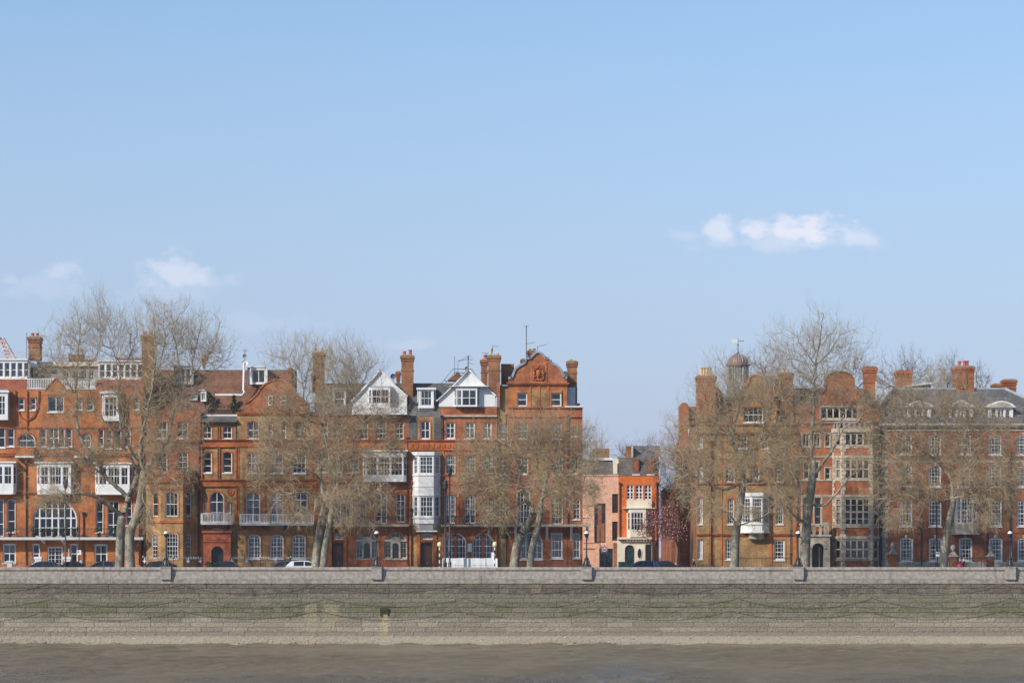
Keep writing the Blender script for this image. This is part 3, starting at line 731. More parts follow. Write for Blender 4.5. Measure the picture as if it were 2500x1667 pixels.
    def balcony(s, x0, x1, y0, y1, yt, dep, slabm='stone_cream', railm='iron_black', posts=.14, brackets=(), bm=None, rail=True, name='balcony', bar=.012, ends=True, braw=28):
        u0, u1 = s.x(x0, dep), s.x(x1, dep); z1, z0 = s.z(y0, dep), s.z(y1, dep); f = s.f
        m = MB(); m.fbox(f, u0, u1, z0, z0 + (z1 - z0) * .55, 0, dep - .06); m.fbox(f, u0 - .04, u1 + .04, z0 + (z1 - z0) * .55 + .001, z1, -.005, dep)
        o = m.build(name, slabm, s.root)
        if rail:
            zt = s.z(yt, dep); m = MB(); dd = dep - .08
            m.fbox(f, u0, u1, zt - .05, zt, dd - .03, dd + .03); m.fbox(f, u0, u1, z1 + .06, z1 + .09, dd - .02, dd + .02)
            n = max(2, int((u1 - u0) / posts))
            for i in range(n + 1):
                u = u0 + .02 + (u1 - u0 - .04) * i / n; b = bar * (1.9 if i % 8 == 0 else 1); m.fbox(f, u - b, u + b, z1, zt - .04, dd - b, dd + b)
            if ends:
                for u in (u0 + .02, u1 - .02):
                    m.fbox(f, u - .02, u + .02, zt - .05, zt, 0, dd)
                    for k in range(int(dd / posts)): m.fbox(f, u - bar, u + bar, z1, zt - .04, k * posts + .05, k * posts + .05 + 2 * bar)
            m.build('balustrade', railm, o, kind='stuff')
        for bx in brackets:
            u = s.x(bx); hz = s.w(braw); m = MB()
            L = [(0, 0), (dep * .8, 0), (dep * .8, -.15), (dep * .45, -.3 * hz - .1), (dep * .2, -hz * .7), (0, -hz)]
            k = len(L); q = .12
            m.add([f.pt(u - q, z0 + b, a) for a, b in L] + [f.pt(u + q, z0 + b, a) for a, b in L], [tuple(range(k)), tuple(range(2 * k - 1, k - 1, -1))] + [((i + 1) % k, i, i + k, (i + 1) % k + k) for i in range(k)])
            m.build('bracket', bm or slabm, o)
        return o
    def canted(s, xa, xb, xc, xd, yt, yb, dep, mat, name='bay_window', base=0.0, top=None, ground=False):
        """three-sided bay: outer corners xa, xd on the wall, front from xb to xc; returns part, walls (left, front, right)"""
        f0 = s.Y - base; A = (s.x(xa), f0); Bp = (s.x(xb, base + dep), f0 - dep); C = (s.x(xc, base + dep), f0 - dep); D = (s.x(xd), f0)
        z1, z0 = s.z(yt, dep / 2), (0 if ground else s.z(yb, dep / 2))
        root = MB(); root.add([(A[0], A[1], z1), (Bp[0], Bp[1], z1), (C[0], C[1], z1), (D[0], D[1], z1), (A[0], A[1], z1 + .1), (Bp[0], Bp[1], z1 + .1), (C[0], C[1], z1 + .1), (D[0], D[1], z1 + .1)],
                 [(4, 5, 6, 7), (0, 1, 5, 4), (1, 2, 6, 5), (2, 3, 7, 6), (3, 2, 1, 0), (0, 4, 7, 3)])
        o = root.build(name, top or mat, s.root); ws = []
        if not ground:
            m = MB(); m.add([(A[0], A[1], z0 - .001), (Bp[0], Bp[1], z0 - .001), (C[0], C[1], z0 - .001), (D[0], D[1], z0 - .001)], [(3, 2, 1, 0)]); m.build('bay_soffit', mat, o)
        for p, q in ((A, Bp), (Bp, C), (C, D)):
            L = math.hypot(q[0] - p[0], q[1] - p[1]); fc = Face(p, (q[0] - p[0], q[1] - p[1]))
            ws.append(s.wall(0, L, z1, z0, mat, face=fc, raw=True, parent=o, name='bay_wall', thick=.3))
        return o, ws
    def bw(s, o, Wl, t0, t1, y0, y1, cols, rows, dep=.5, **k):
        """window in a bay wall between fractions t0, t1 of its length"""
        L = Wl['u1']; zt, zb = s.z(y0, dep), s.z(y1, dep)
        k.setdefault('rec', .08); k.setdefault('fw', .06); k.setdefault('curt', random.choice((None, None, 'blind')))
        s.W(L * t0, zt, L * t1, zb, cols, rows, wall=Wl, raw=True, parent=o, sill=False, **k)
    def door(s, x0, y0, x1, mat='door_dark', name='door', rec=.25, panels=True, wall=None):
        u0, u1, z1 = s.x(x0), s.x(x1), s.z(y0); Wl = wall
        if Wl is None:
            for q in s.walls[::-1]:
                if q['fc'].n == (0, -1) and q['u0'] < (u0 + u1) / 2 < q['u1'] and q['z0'] - .01 < z1 < q['z1']: Wl = q; break
        fc = Wl['fc']; s.hole(Wl, u0, u1, .12, z1); m = MB(); um = (u0 + u1) / 2
        m.fbox(fc, u0 + .04, um - .006, .13, z1 - .04, -rec - .06, -rec); m.fbox(fc, um + .006, u1 - .04, .13, z1 - .04, -rec - .06, -rec)
        for (a, b) in ((u0 + .12, um - .08), (um + .08, u1 - .12)):
            for (c, e) in ((.3, z1 * .38), (z1 * .42, z1 * .68), (z1 * .72, z1 - .14)): m.fbox(fc, a, b, c, e, -rec - .01, -rec + .025)
        m.fbox(fc, u0 + .001, u0 + .05, .12, z1, -rec - .05, -rec + .05); m.fbox(fc, u1 - .05, u1 - .001, .12, z1, -rec - .05, -rec + .05); m.fbox(fc, u0 + .05, u1 - .05, z1 - .05, z1 - .001, -rec - .05, -rec + .05)
        o = m.build(name, mat, s.root)
        m = MB(); m.fbox(fc, um + .05, um + .09, 1.05, 1.35, -rec, -rec + .06); m.build('handle', 'alloy', o)
        return o

def railing(name, label, cat, x0, x1, Y, h=1.1, posts=.13, mat='iron_black', fin=None, group=None, z0=.12, r=.012, crosses=()):
    root = thing(name, label, cat, ((x0 + x1) / 2, Y, z0), group); m = MB(); n = int((x1 - x0) / posts); f = MB()
    m.box(x0, x1, Y - .02, Y + .02, z0 + .12, z0 + .16); m.box(x0, x1, Y - .02, Y + .02, z0 + h - .18, z0 + h - .14)
    for i in range(n + 1):
        x = x0 + (x1 - x0) * i / n; b = r * (2.2 if i % 18 == 0 else 1); hh = h + (.12 if i % 18 == 0 else 0)
        m.box(x - b, x + b, Y - b, Y + b, z0, z0 + hh - (.22 if fin else 0))
        if fin: f.lathe((x, Y, z0 + hh - .22), [(.022, 0), (.040, .05), (.026, .13), (.006, .26)], 5)
    m.build('railing_bars', mat, root, kind='stuff')
    if fin: f.build('finials', fin, root, kind='stuff')
    for cx in crosses:
        m = MB(); m.box(cx - .05, cx + .05, Y - .06, Y - .03, z0 + h - .60, z0 + h - .22); m.box(cx - .17, cx + .17, Y - .063, Y - .033, z0 + h - .46, z0 + h - .36); m.build('cross_ornament', 'sign_white', root)
    return root

K = 2.528
# ================================================================== A  orange brick mansion with white oriels
A = Building('mansion_block', 'orange brick mansion block with white oriel windows and a white roof terrace balustrade', 0, 0, 780, K)
wA = A.wall(-330, 886, 432, None, 'brick_orange'); A.core(-328, 884, 436, 'brick_red')
cr = 'brick_red'
for (a, b, c, d_, nc) in ((18, 1385, 97, 1500, 2), (200, 1385, 245, 1503, 1), (432, 1385, 480, 1503, 1), (583, 1388, 662, 1503, 2)):
    A.W(a, b, c, d_, nc, 2, 0, lintel='white_paint', mull=(1,), fw=.12, trans=(1,), surw=5)
o = A.W(292, 1400, 387, 1530, 4, 5, 0, name='french_door', mull=(2,), trans=(), fw=.14, sill=False)
A.band(-330, 886, 1066, 1080, .12, cr); A.band(-330, 886, 662, 670, .10, cr); A.band(-330, 886, 822, 846, .25, cr)
A.balcony(-330, 880, 1343, 1358, 1288, 1.25, 'white_paint', 'iron_black', posts=.13, brackets=(-20, 273, 393), braw=26, bar=.008)
# first floor: great arched studio window and tall lights
A.W(205, 1105, 475, 1343, 7, 4, 118, sur=cr, surw=17, mull=(1, 3, 4, 6), trans=(2,), fw=.12, bar=.06, sill=False, curt=None)
A.W(45, 1108, 95, 1312, 1, 3, sur='stone_red', surw=5); A.W(-66, 1108, 24, 1338, 2, 3, sur='stone_red', surw=5, sill=False)
A.W(593, 1120, 637, 1312, 1, 3, sur='stone_red', surw=5); A.W(663, 1120, 735, 1340, 2, 3, mull=(1,), sill=False); A.W(780, 1112, 814, 1268, 1, 3, sur='stone_red', surw=5)
# third floor
for (a, b, c, d_, nc) in ((45, 672, 88, 782, 1), (-12, 665, 32, 790, 1), (247, 672, 286, 785, 1), (298, 667, 362, 792, 2), (375, 672, 398, 785, 1), (408, 674, 445, 785, 1), (608, 675, 640, 785, 1), (654, 678, 692, 795, 1), (710, 680, 748, 795, 1), (772, 680, 806, 786, 1)):
    A.W(a, b, c, d_, nc, 2, sur='stone_red', surw=5, mull=(1,))
A.W(110, 702, 218, 790, 2, 2, 42, sur=cr, surw=9, curt='full', sill=False); A.W(500, 702, 560, 790, 2, 2, 28, sur=cr, surw=7, curt='full', sill=False)
for (a, b) in ((104, 216), (466, 548)):
    A.panel(a, 788, b, 842, 0, .75, 'brick_orange', 'balconette'); A.panel(a - 2, 842, b + 2, 853, -.004, .82, 'white_paint', 'balconette_slab')
# fourth floor
for (a, b, c, d_) in ((113, 484, 150, 558), (187, 484, 222, 558), (478, 490, 508, 556), (540, 490, 577, 560), (826, 478, 860, 556)):
    A.W(a, b, c, d_, 1, 2, sur='stone_red', surw=5)
A.W(296, 474, 394, 570, 2, 1, mull=(1,), curt='blind')
A.shape([(282, 440), (345, 368), (408, 440), (408, 466), (282, 466)], -.5, .06, 'brick_orange', 'dormer_gable'); A.coping([(276, 446), (345, 366), (414, 446)], .12, -.5, .12, cr)
# oriels
for (xa, xb, xc, xd, yt, ya, yb, ybt) in ((-150, -128, 82, 104, 884, 905, 1015, 1078), (228, 246, 438, 456, 886, 908, 1018, 1080), (588, 606, 800, 820, 890, 912, 1020, 1080)):
    o, (l, f_, r) = A.canted(xa, xb, xc, xd, yt, ybt, .75, 'white_paint', top='lead')
    A.bw(o, f_, .03, .27, ya, yb, 2, 2, mull=()); A.bw(o, f_, .31, .69, ya, yb, 4, 2, mull=(2,), trans=(1,)); A.bw(o, f_, .73, .97, ya, yb, 2, 2)
    A.bw(o, l, .15, .85, ya, yb, 1, 2); A.bw(o, r, .15, .85, ya, yb, 1, 2)
    m = MB(); f = A.f; m.fbox(f, A.x(xa) - .08, A.x(xd) + .08, A.z(yt, .7), A.z(yt - 9, .7), 0, .88); m.build('oriel_cornice', 'white_paint', o); m = MB(); m.fbox(f, A.x(xb), A.x(xc), A.z(ybt - 8, .7), A.z(ybt, .7), .6, .82); m.build('oriel_base_moulding', 'white_paint', o)
for (xa, xd, yt, ya, yb, ybt) in ((-70, 66, 438, 470, 590, 620), (622, 752, 445, 478, 600, 626)):
    o, (l, f_, r) = A.canted(xa + 8, xa + 18, xd - 18, xd - 8, yt, ybt, .8, 'white_paint', top='lead')
    A.bw(o, f_, .05, .95, ya, yb, 3, 3, mull=(1, 2), trans=(2,)); A.bw(o, l, .12, .88, ya, yb, 1, 3); A.bw(o, r, .12, .88, ya, yb, 1, 3)
    m = MB(); m.fbox(A.f, A.x(xa), A.x(xd), A.z(yt + 12, .7), A.z(yt, .7), 0, .95); m.build('oriel_cornice', 'white_paint', o)
# attic: tile slopes, white window ranges, terrace with balustrade
A.roofx(-330, 166, [(0, 434), (.95, 364), (1.1, 364), (1.1, 434)], 'tile_red'); A.roofx(590, 884, [(0, 434), (.95, 366), (1.1, 366), (1.1, 434)], 'tile_red')
A.core(-330, 150, 243, 'white_paint', y0=1.7); A.core(604, 884, 254, 'white_paint', y0=1.7); A.core(150, 604, 272, 'stone_grey', y0=4.2)
Aw1 = A.wall(-328, 156, 246, 364, 'white_paint', d=-1.0, name='attic_wall'); Aw2 = A.wall(596, 882, 256, 366, 'white_paint', d=-1.0, name='attic_wall')
for i in range(-6, 4): A.W(32 + 40 * i - 15, 262, 32 + 40 * i + 16, 350, 1, 2, wall=Aw1, sill=False, fw=.06, curt='full')
for i in range(7): A.W(608 + 39 * i, 272, 608 + 39 * i + 30, 352, 1, 2, wall=Aw2, sill=False, fw=.06, curt='full')
A.panel(-330, 238, 160, 246, -1.7, -.86, 'white_paint', 'attic_cornice'); A.panel(592, 247, 886, 256, -1.7, -.86, 'white_paint', 'attic_cornice')
Aw3 = A.wall(160, 600, 272, 432, 'stone_grey', d=-3.6, name='attic_wall')
A.panel(190, 246, 600, 272, -4.2, -3.3, 'cream_paint', 'attic_cornice')
for a in (352, 410, 464, 508): A.W(a, 300, a + 38, 400, 2, 3, wall=Aw3, sill=False, curt='blind')
m = MB(); f = A.f; u0, u1 = A.x(166), A.x(592); zt, zb = A.z(363), A.z(428)
m.fbox(f, u0, u1, zt - .09, zt, -.24, -.10); m.fbox(f, u0, u1, zb, zb + .1, -.26, -.08)
for i in range(int((u1 - u0) / .17)): m.fbox(f, u0 + .08 + i * .17 - .035, u0 + .08 + i * .17 + .035, zb + .1, zt - .09, -.20, -.13)
m.build('terrace_balustrade', 'white_paint', A.root, kind='stuff')
m = MB()                                      # rooftop trellis
for (a, b, y0, y1, dd) in ((-300, 162, 188, 236, -2.0), (250, 365, 190, 238, -5.0), (500, 590, 200, 246, -5.0)):
    ua, ub, zt, zb = A.x(a), A.x(b), A.z(y0), A.z(y1); h = zt - zb; m.fbox(f, ua, ub, zt - .03, zt, dd, dd + .04); m.fbox(f, ua, ub, zb + h * .45, zb + h * .45 + .05, dd, dd + .04)
    u = ua
    while u < ub - h:
        for sg in (0, 1):
            p, q = ((u, zb), (u + h, zt)) if sg else ((u + h, zb), (u, zt))
            m.poly(f, [(p[0] - .02, p[1]), (p[0] + .02, p[1]), (q[0] + .02, q[1]), (q[0] - .02, q[1])], dd + .01 * sg, dd + .01 * sg + .02)
        u += .33
m.build('roof_trellis', 'blind', A.root, kind='stuff')
for (a, b, y0, y1) in ((366, 462, 190, 250), (668, 872, 212, 250), (470, 520, 222, 250)): A.panel(a, y0, b, y1, -6, -5.4, 'tile_red', 'roof_parapet')
A.chimney(168, 250, 108, 250, 2.2, 1.5, 'brick_brown', (193, 222)); A.chimney(868, 950, 98, 440, .5, 1.6, 'brick_brown', (887, 925), poth=24)
A.pipe(163, 880, 1512); A.pipe(516, 1200, 1512); A.pipe(860, 900, 1512)
m = MB()
for sg in (1, -1): m.tube([(A.x(168 + sg * 3), -.12, A.z(622)), (A.x(168 + sg * 40), -.12, A.z(600)), (A.x(168 + sg * 64), -.12, A.z(545)), (A.x(168 + sg * 72), -.12, A.z(470)), (A.x(168 + sg * 72), -.12, A.z(436))], .06, 6)
m.tube([(A.x(168), -.12, A.z(436)), (A.x(168), -.12, A.z(680))], .055, 6); m.build('drainpipe', 'stone_red', A.root)
A.finish()

# ================================================================== B  yellow and red brick house with canted bay, porch and shaped gable
B = Building('gabled_house', 'yellow and red brick house with white balconies, dark porch and shaped gable', 0, 340, 780, K)
T = 'brick_terracotta'; Yb = 'brick_yellow'
B.wall(13, 378, 560, None, 'brick_red'); B.wall(378, 604, 632, None, Yb, d=-.12); B.wall(604, 1076, 590, None, Yb)
B.core(15, 1074, 640, 'brick_brown'); B.core(15, 376, 566, 'brick_brown', depth=9); B.core(606, 1074, 596, 'brick_brown', y0=.67, depth=9.2)
for (a, c) in ((108, 172), (234, 300)): B.W(a, 815, c, 942, 2, 4, 8, sur=T); B.W(a, 627, c, 732, 2, 2, 6, sur=T)
o, (l, f_, r) = B.canted(42, 132, 270, 362, 985, None, 1.6, Yb, ground=True, top='lead')
B.bw(o, f_, .24, .78, 1062, 1213, 3, 2, dep=1.6, rise=.12, sur=T, surw=7); B.bw(o, l, .46, .82, 1062, 1213, 1, 2, dep=1.0, rise=.1, sur=T, surw=6); B.bw(o, r, .18, .54, 1062, 1213, 1, 2, dep=1.0, rise=.1, sur=T, surw=6)
B.bw(o, f_, .28, .78, 1318, 1478, 4, 6, dep=1.6, rise=.12, sur=T, surw=8); B.bw(o, l, .44, .78, 1320, 1474, 2, 6, dep=1.0, rise=.1, sur=T, surw=6); B.bw(o, r, .18, .52, 1322, 1475, 2, 6, dep=1.0, rise=.1, sur=T, surw=6)
m = MB(); zb = B.z(985, 1.2) + .1                # brick balustrade and cornices round the bay
for w_ in (l, f_, r):
    fc = w_['fc']; L = w_['u1']
    m.fbox(fc, -.05, L + .05, zb - .45, zb - .02, -.05, .16); m.fbox(fc, -.02, L + .02, zb - 1.1, zb - .9, -.02, .08)
    m.fbox(fc, -.02, L + .02, B.z(1255, 1.2), B.z(1240, 1.2), -.02, .09)
m.build('bay_cornice', T, o, kind='stuff'); m = MB()
for w_ in (l, f_, r):
    fc = w_['fc']; L = w_['u1']; m.fbox(fc, 0, L, zb + .62, zb + .75, -.22, .04); m.fbox(fc, 0, L, zb, zb + .12, -.22, .04)
    for i in range(int(L / .26)): m.fbox(fc, .1 + i * .26, .24 + i * .26, zb + .12, zb + .62, -.16, -.02)
m.build('bay_balustrade', T, o, kind='stuff')
B.balcony(380, 575, 1250, 1264, 1194, 1.1, 'white_paint', 'white_paint', posts=.15, brackets=(405, 550), bm='iron_black', bar=.022)
B.balcony(620, 1074, 1253, 1268, 1198, 1.1, 'white_paint', 'white_paint', posts=.15, brackets=(650, 770, 905, 1040), bm='iron_black', bar=.022)
for (a, c) in ((390, 446), (515, 571)): B.W(a, 815, c, 945, 1, 3, 8, sur=T, surw=9, trans=(1,)); B.W(a, 657, c, 735, 2, 2, sur=T, surw=6)
B.W(433, 1062, 523, 1250, 2, 3, 42, sur=T, surw=12, trans=(2,), mull=(1,), sill=False, curt=None, name='french_window')
B.W(393, 1128, 411, 1192, 1, 1, 4, sur=T, surw=5); B.W(545, 1128, 563, 1192, 1, 1, 4, sur=T, surw=5)
m = MB(); m.lathe((0, 0, 0), [(.36, 0), (.36, .08), (.28, .10), (.2, .04), (.1, .12)], 14)
m.v = [(B.x(563) + a, B.Y + .12 - c, B.z(1062) + b) for a, b, c in m.v]; m.build('roundel', T, B.root)
for (a, c) in ((668, 740), (811, 886), (945, 1028)): B.W(a, 818, c, 948, 3, 4, 9, sur=T, surw=10)
for (a, b, c, nc) in ((668, 628, 739, 2), (796, 632, 823, 1), (876, 632, 906, 1), (962, 632, 1020, 2)): B.W(a, b, c, 736, nc, 2, 7, sur=T, surw=6)
for (a, c) in ((660, 745), (810, 889), (953, 1038)): B.W(a, 1066, c, 1250, 2, 4, 12, sur=T, surw=10, mull=(1,), trans=(3,), sill=False, name='french_window')
for (a, c) in ((669, 749), (808, 890), (945, 1026)): B.W(a, 1325, c, 1475, 4, 6, 14, sur=T, surw=11, mull=(2,), fw=.11)
B.band(378, 1078, 738, 752, .22, T); B.band(378, 1078, 756, 786, .08, T, prof=False, name='frieze'); B.band(378, 1078, 985, 998, .20, T); B.band(378, 1078, 1002, 1030, .07, T, prof=False, name='frieze')
B.band(604, 1078, 572, 590, .22, T); B.band(12, 378, 745, 758, .15, T); B.band(604, 1078, 1290, 1300, .06, T)
for a in (378, 596, 604, 770, 912, 1062): B.panel(a, 786, a + 12, 985, -.1, .05, T, 'pilaster'); B.panel(a, 1030, a + 12, 1240, -.1, .05, T, 'pilaster')
for a in (480, 492): B.panel(a, 660, a + 6, 985, -.12, .0, T, 'pilaster')
# entrance porch
m = MB(); P0, P1 = B.x(390, 1.2), B.x(560, 1.2); f = B.f; a, c = B.x(440, 1.2), B.x(515, 1.2); zp = B.z(1315, 1.2); zs = B.z(1430, 1.2)
m.fbox(f, P0, a, 0.1, zp, -.1, .55); m.fbox(f, c, P1, .1, zp, -.1, .55); pts = arc_pts(a, c, B.z(1398, 1.2), B.w(32), 12)
for k in range(12): m.poly(f, [pts[k], pts[k + 1], (pts[k + 1][0], zp), (pts[k][0], zp)], -.1, .55)
m.fbox(f, P0 - .12, P1 + .12, zp, zp + .22, -.1, .70); m.fbox(f, P0 - .05, P1 + .05, B.z(1372, 1.2), B.z(1362, 1.2), .5, .63); m.fbox(f, P0 + .3, P1 - .3, B.z(1358, 1.2), B.z(1335, 1.2), .5, .60)
m.build('porch', 'stone_red', B.root); B.panel(430, 1396, 525, 1515, .0, .02, 'door_black', 'porch_door')
m = MB()
for px in (436, 518): m.lathe((B.x(px, .8), B.Y - .8, .12), [(.16, 0), (.2, .3), (.22, .6), (.25, .62), (.25, .68)], 10)
m.build('porch_planter', 'pot_dark', B.root)
for px in (436, 518):
    m = MB(); 
    for i in range(90):
        p = rng.normal(0, .17, 3); s_ = .09; m.add([(B.x(px, .8) + p[0] + s_ * rng.normal(), B.Y - .8 + p[1] + s_ * rng.normal(), 1.05 + p[2] * .8 + s_ * rng.normal()) for _ in range(3)], [(0, 1, 2)])
    m.build('clipped_shrub', 'leaf_green', B.root)
B.W(437, 1285, 520, 1311, 2, 1, 12, mat='white_paint', sur=T, surw=6, sill=False)
# roofs
B.roofx(12, 932, [(1.2, 575), (4.6, 290), (5.4, 290), (9.0, 575)], 'tile_brown')
m = MB(); m.box(B.x(908), B.x(930), 2.0, 8.5, B.z(600), B.z(288)); m.build('party_wall', 'brick_brown', B.root)
B.roofx(380, 606, [(.0, 632), (-.35, 634), (-.35, 626), (1.0, 588), (3.2, 588), (3.2, 632)], 'slate'); B.panel(388, 582, 606, 592, -1.1, -.85, 'white_paint', 'terrace_kerb')
m = MB(); f = B.f; ua, ub = B.x(400), B.x(612); zb, zt = B.z(582), B.z(520)
m.fbox(f, ua, ub, zt - .05, zt, -1.0, -.95); m.fbox(f, ua, ub, zb + .05, zb + .09, -1.0, -.95)
for i in range(int((ub - ua) / .12)):
    m.fbox(f, ua + i * .12, ua + i * .12 + .022, zb, zt, -.99, -.96)
    if i % 3 == 0: m.lathe((ua + i * .12 + .06, .975, zb + .75), [(.02, -.1), (.07, -.05), (.07, .05), (.02, .1)], 6)
m.build('terrace_railing', 'iron_black', B.root, kind='stuff')
Bt = B.wall(455, 618, 458, 588, 'white_paint', d=-2.8, name='terrace_wall', thick=.5); B.W(500, 470, 552, 584, 2, 1, wall=Bt, mull=(1,), curt='full', sill=False, name='french_window'); B.W(565, 470, 610, 584, 2, 1, wall=Bt, sill=False); B.W(462, 470, 492, 584, 1, 1, wall=Bt, sill=False)
o = B.panel(450, 448, 622, 460, -3.4, -2.5, 'white_paint', 'terrace_eaves')
for (a, b, c, e, dd, mt) in ((664, 282, 774, 388, -2.9, 'white_paint'), (208, 276, 312, 388, -2.9, 'lead'), (368, 432, 402, 500, -1.6, 'white_paint'), (300, 452, 346, 494, -1.9, 'lead')):
    W_ = B.wall(a, c, b, e, mt, d=dd, name='dormer', thick=.5)
    m = MB(); m.fbox(B.f, B.x(a, dd) + .02, B.x(c, dd) - .02, B.z(e), B.z(b) - .02, dd - 2.6, dd - .48); m.build('dormer_cheek', 'lead_dark', B.root)
    m = MB(); m.fbox(B.f, B.x(a, dd) - .06, B.x(c, dd) + .06, B.z(b), B.z(b) + .1, dd - 2.6, dd + .1); m.build('dormer_roof', mt, B.root)
    B.W(a + (c - a) * .14, b + 16, c - (c - a) * .14, e - 8, 2, 1, wall=W_, sill=False, mull=(1,), curt='full')
# shaped gable
g = [(650, 572), (650, 520), (672, 512), (700, 490), (730, 462), (748, 430), (775, 402), (815, 380), (850, 372), (885, 380), (925, 402), (952, 430), (970, 462), (1000, 490), (1028, 512), (1050, 520), (1050, 572)]
o = B.shape(g, -.5, .05, 'brick_red', 'gable'); B.coping(g[1:-1], .13, -.55, .14, T, parent=o)
for (a, c) in ((797, 823), (873, 906)):
    B.panel(a - 6, 466, c + 6, 536, .03, .07, T, 'gable_window_surround'); m = frame_mesh(B.f, B.x(a), B.x(c), B.z(530), B.z(472), 1, 2, 0, .06, .03, -.08, (), (1,)); q = m.build('gable_window', 'white_paint', B.root)
    m = MB(); m.sheet(B.f, [(B.x(a) + .02, B.z(530)), (B.x(c) - .02, B.z(530)), (B.x(c) - .02, B.z(472)), (B.x(a) + .02, B.z(472))], .085); m.build('pane', 'car_glass', q)
B.chimney(384, 410, 240, 300, 4.0, .9, 'brick_brown', (396,), poth=22)
B.chimney(1066, 1144, 205, 450, 3.0, 1.6, 'brick_brown', (1082, 1122), 'pot_cream', poth=26); B.chimney(1058, 1078, 330, 450, 2.8, 1.0, 'brick_red', ())
m = MB(); xx = B.x(657, -4); m.tube([(B.x(630), 1.6, B.z(452)), (B.x(640), 1.6, B.z(442)), (xx, 1.7, B.z(430)), (xx, 2.2, B.z(300)), (xx, 2.2, B.z(255))], .10, 8); m.build('roof_flue', 'white_paint', B.root)
B.pipe(370, 760, 1512, d=.14); B.pipe(600, 640, 1000, d=.0); B.pipe(30, 600, 1512)
B.finish()

# ================================================================== C  red brick house with white attic gable and arched ground windows
C = Building('red_brick_house', 'red brick house with a white timber gable beside the tall chimney and pedimented arched windows', 0, 640, 780, K)
C.wall(320, 905, 588, None, 'brick_red'); C.core(322, 903, 594, 'brick_brown')
C.door(432, 1378, 500); C.W(445, 1322, 500, 1356, 4, 2, sill=False)
C.panel(408, 1312, 430, 1515, 0, .14, T, 'door_pilaster'); C.panel(502, 1312, 522, 1515, 0, .14, T, 'door_pilaster'); C.band(404, 526, 1358, 1374, .18, T, 'door_lintel'); C.band(404, 526, 1300, 1316, .2, T, 'door_cornice')
for (a, c) in ((575, 718), (752, 895)):
    C.W(a, 1310, c, 1475, 6, 5, 62, sur=T, surw=13, mull=(2, 4), trans=(3,), fw=.13, mat='stone_cream', curt='blind')
    xm = (a + c) / 2; m = MB(); f = C.f; ua, ub = C.x(xm - 31), C.x(xm + 31)
    m.fbox(f, ua, ua + .18, C.z(1470), C.z(1366), -.14, .02); m.fbox(f, ub - .18, ub, C.z(1470), C.z(1366), -.14, .02)
    pts = arc_pts(ua + .18, ub - .18, C.z(1376), C.w(24), 12)
    for k in range(12): m.poly(f, [pts[k], pts[k + 1], (pts[k + 1][0], C.z(1364)), (pts[k][0], C.z(1364))], -.12, .0)
    m.fbox(f, C.x(a) + .05, C.x(c) - .05, C.z(1368), C.z(1356), -.14, .05)
    m.poly(f, [(C.x(xm - 42), C.z(1356)), (C.x(xm + 42), C.z(1356)), (C.x(xm), C.z(1338))], -.12, .08); m.build('window_aedicule', 'stone_cream', C.root)
    m = MB(); m.sheet(f, [(ua + .15, C.z(1470)), (ub - .15, C.z(1470))] + [(p[0], p[1]) for p in arc_pts(ua + .15, ub - .15, C.z(1374), C.w(24), 10)[::-1]], -.085); m.build('pane', 'car_glass', C.root)
C.balcony(398, 905, 1263, 1276, 1215, 1.0, 'stone_cream', 'iron_black', posts=.13, bar=.010, ends=False)
for (a, b, c, e, nc) in ((440, 1075, 485, 1255, 1), (495, 1066, 546, 1255, 2), (600, 1066, 642, 1252, 1), (700, 1075, 770, 1258, 2), (828, 1075, 882, 1250, 2)): C.W(a, b, c, e, nc, 4, 8, sur=T, surw=6, mull=(1,), trans=(3,), sill=False, name='french_window')
C.W(438, 835, 496, 942, 3, 4, 5, sur=T); C.W(360, 835, 410, 942, 3, 4, 5, sur=T); C.W(545, 835, 596, 942, 3, 4, 5, sur=T)
for (a, c, nc) in ((360, 405, 2), (440, 492, 2), (603, 652, 2), (700, 766, 3), (820, 873, 2)): C.W(a, 634, c, 738, nc, 3, sur=T, surw=6)
C.band(320, 905, 738, 756, .22, T); C.band(320, 905, 760, 800, .07, T, prof=False, name='frieze'); C.band(320, 905, 586, 598, .18, T); C.band(320, 905, 1000, 1012, .10, T)
for a in (322, 890): C.panel(a, 800, a + 14, 1262, 0, .06, T, 'pilaster')
o, (l, f_, r) = C.canted(622, 640, 872, 895, 812, 1000, .8, 'white_paint', top='lead')
C.bw(o, f_, .02, .30, 845, 962, 3, 3, trans=(2,)); C.bw(o, f_, .33, .64, 845, 962, 4, 3, trans=(2,), mull=(2,)); C.bw(o, f_, .67, .98, 845, 962, 3, 3, trans=(2,)); C.bw(o, r, .15, .85, 845, 962, 1, 3); C.bw(o, l, .15, .85, 845, 962, 1, 3)
m = MB(); m.fbox(C.f, C.x(616), C.x(902), C.z(815, .8), C.z(804, .8), 0, .95); m.build('oriel_cornice', 'white_paint', o)
C.roofx(322, 905, [(.1, 588), (1.6, 470), (3.8, 378), (5, 378), (9, 588)], 'slate_brown')
W_ = C.wall(432, 514, 428, 545, 'white_paint', d=-.9, name='dormer', thick=.5); C.W(442, 440, 504, 532, 3, 2, wall=W_, sill=False, trans=(1,)); C.panel(428, 420, 518, 430, -3.0, -.7, 'lead', 'dormer_roof'); C.panel(436, 432, 510, 545, -3, -1.38, 'lead_dark', 'dormer_cheek')
g = [(555, 588), (555, 508), (645, 412), (730, 318), (818, 412), (893, 478), (893, 588)]
Wg = C.wall(555, 893, 508, 588, 'white_paint', d=.05, name='white_gable', thick=.6)
o = C.shape([(555, 508), (645, 412), (730, 318), (818, 412), (893, 478), (893, 508)], -.55, .05, 'white_paint', 'gable'); C.coping(g[1:-1], .16, -.7, .28, 'white_paint', 'barge_board', parent=o)
C.roofx(730, 730.1, [(0, 318), (0, 320), (.01, 320)], 'slate')
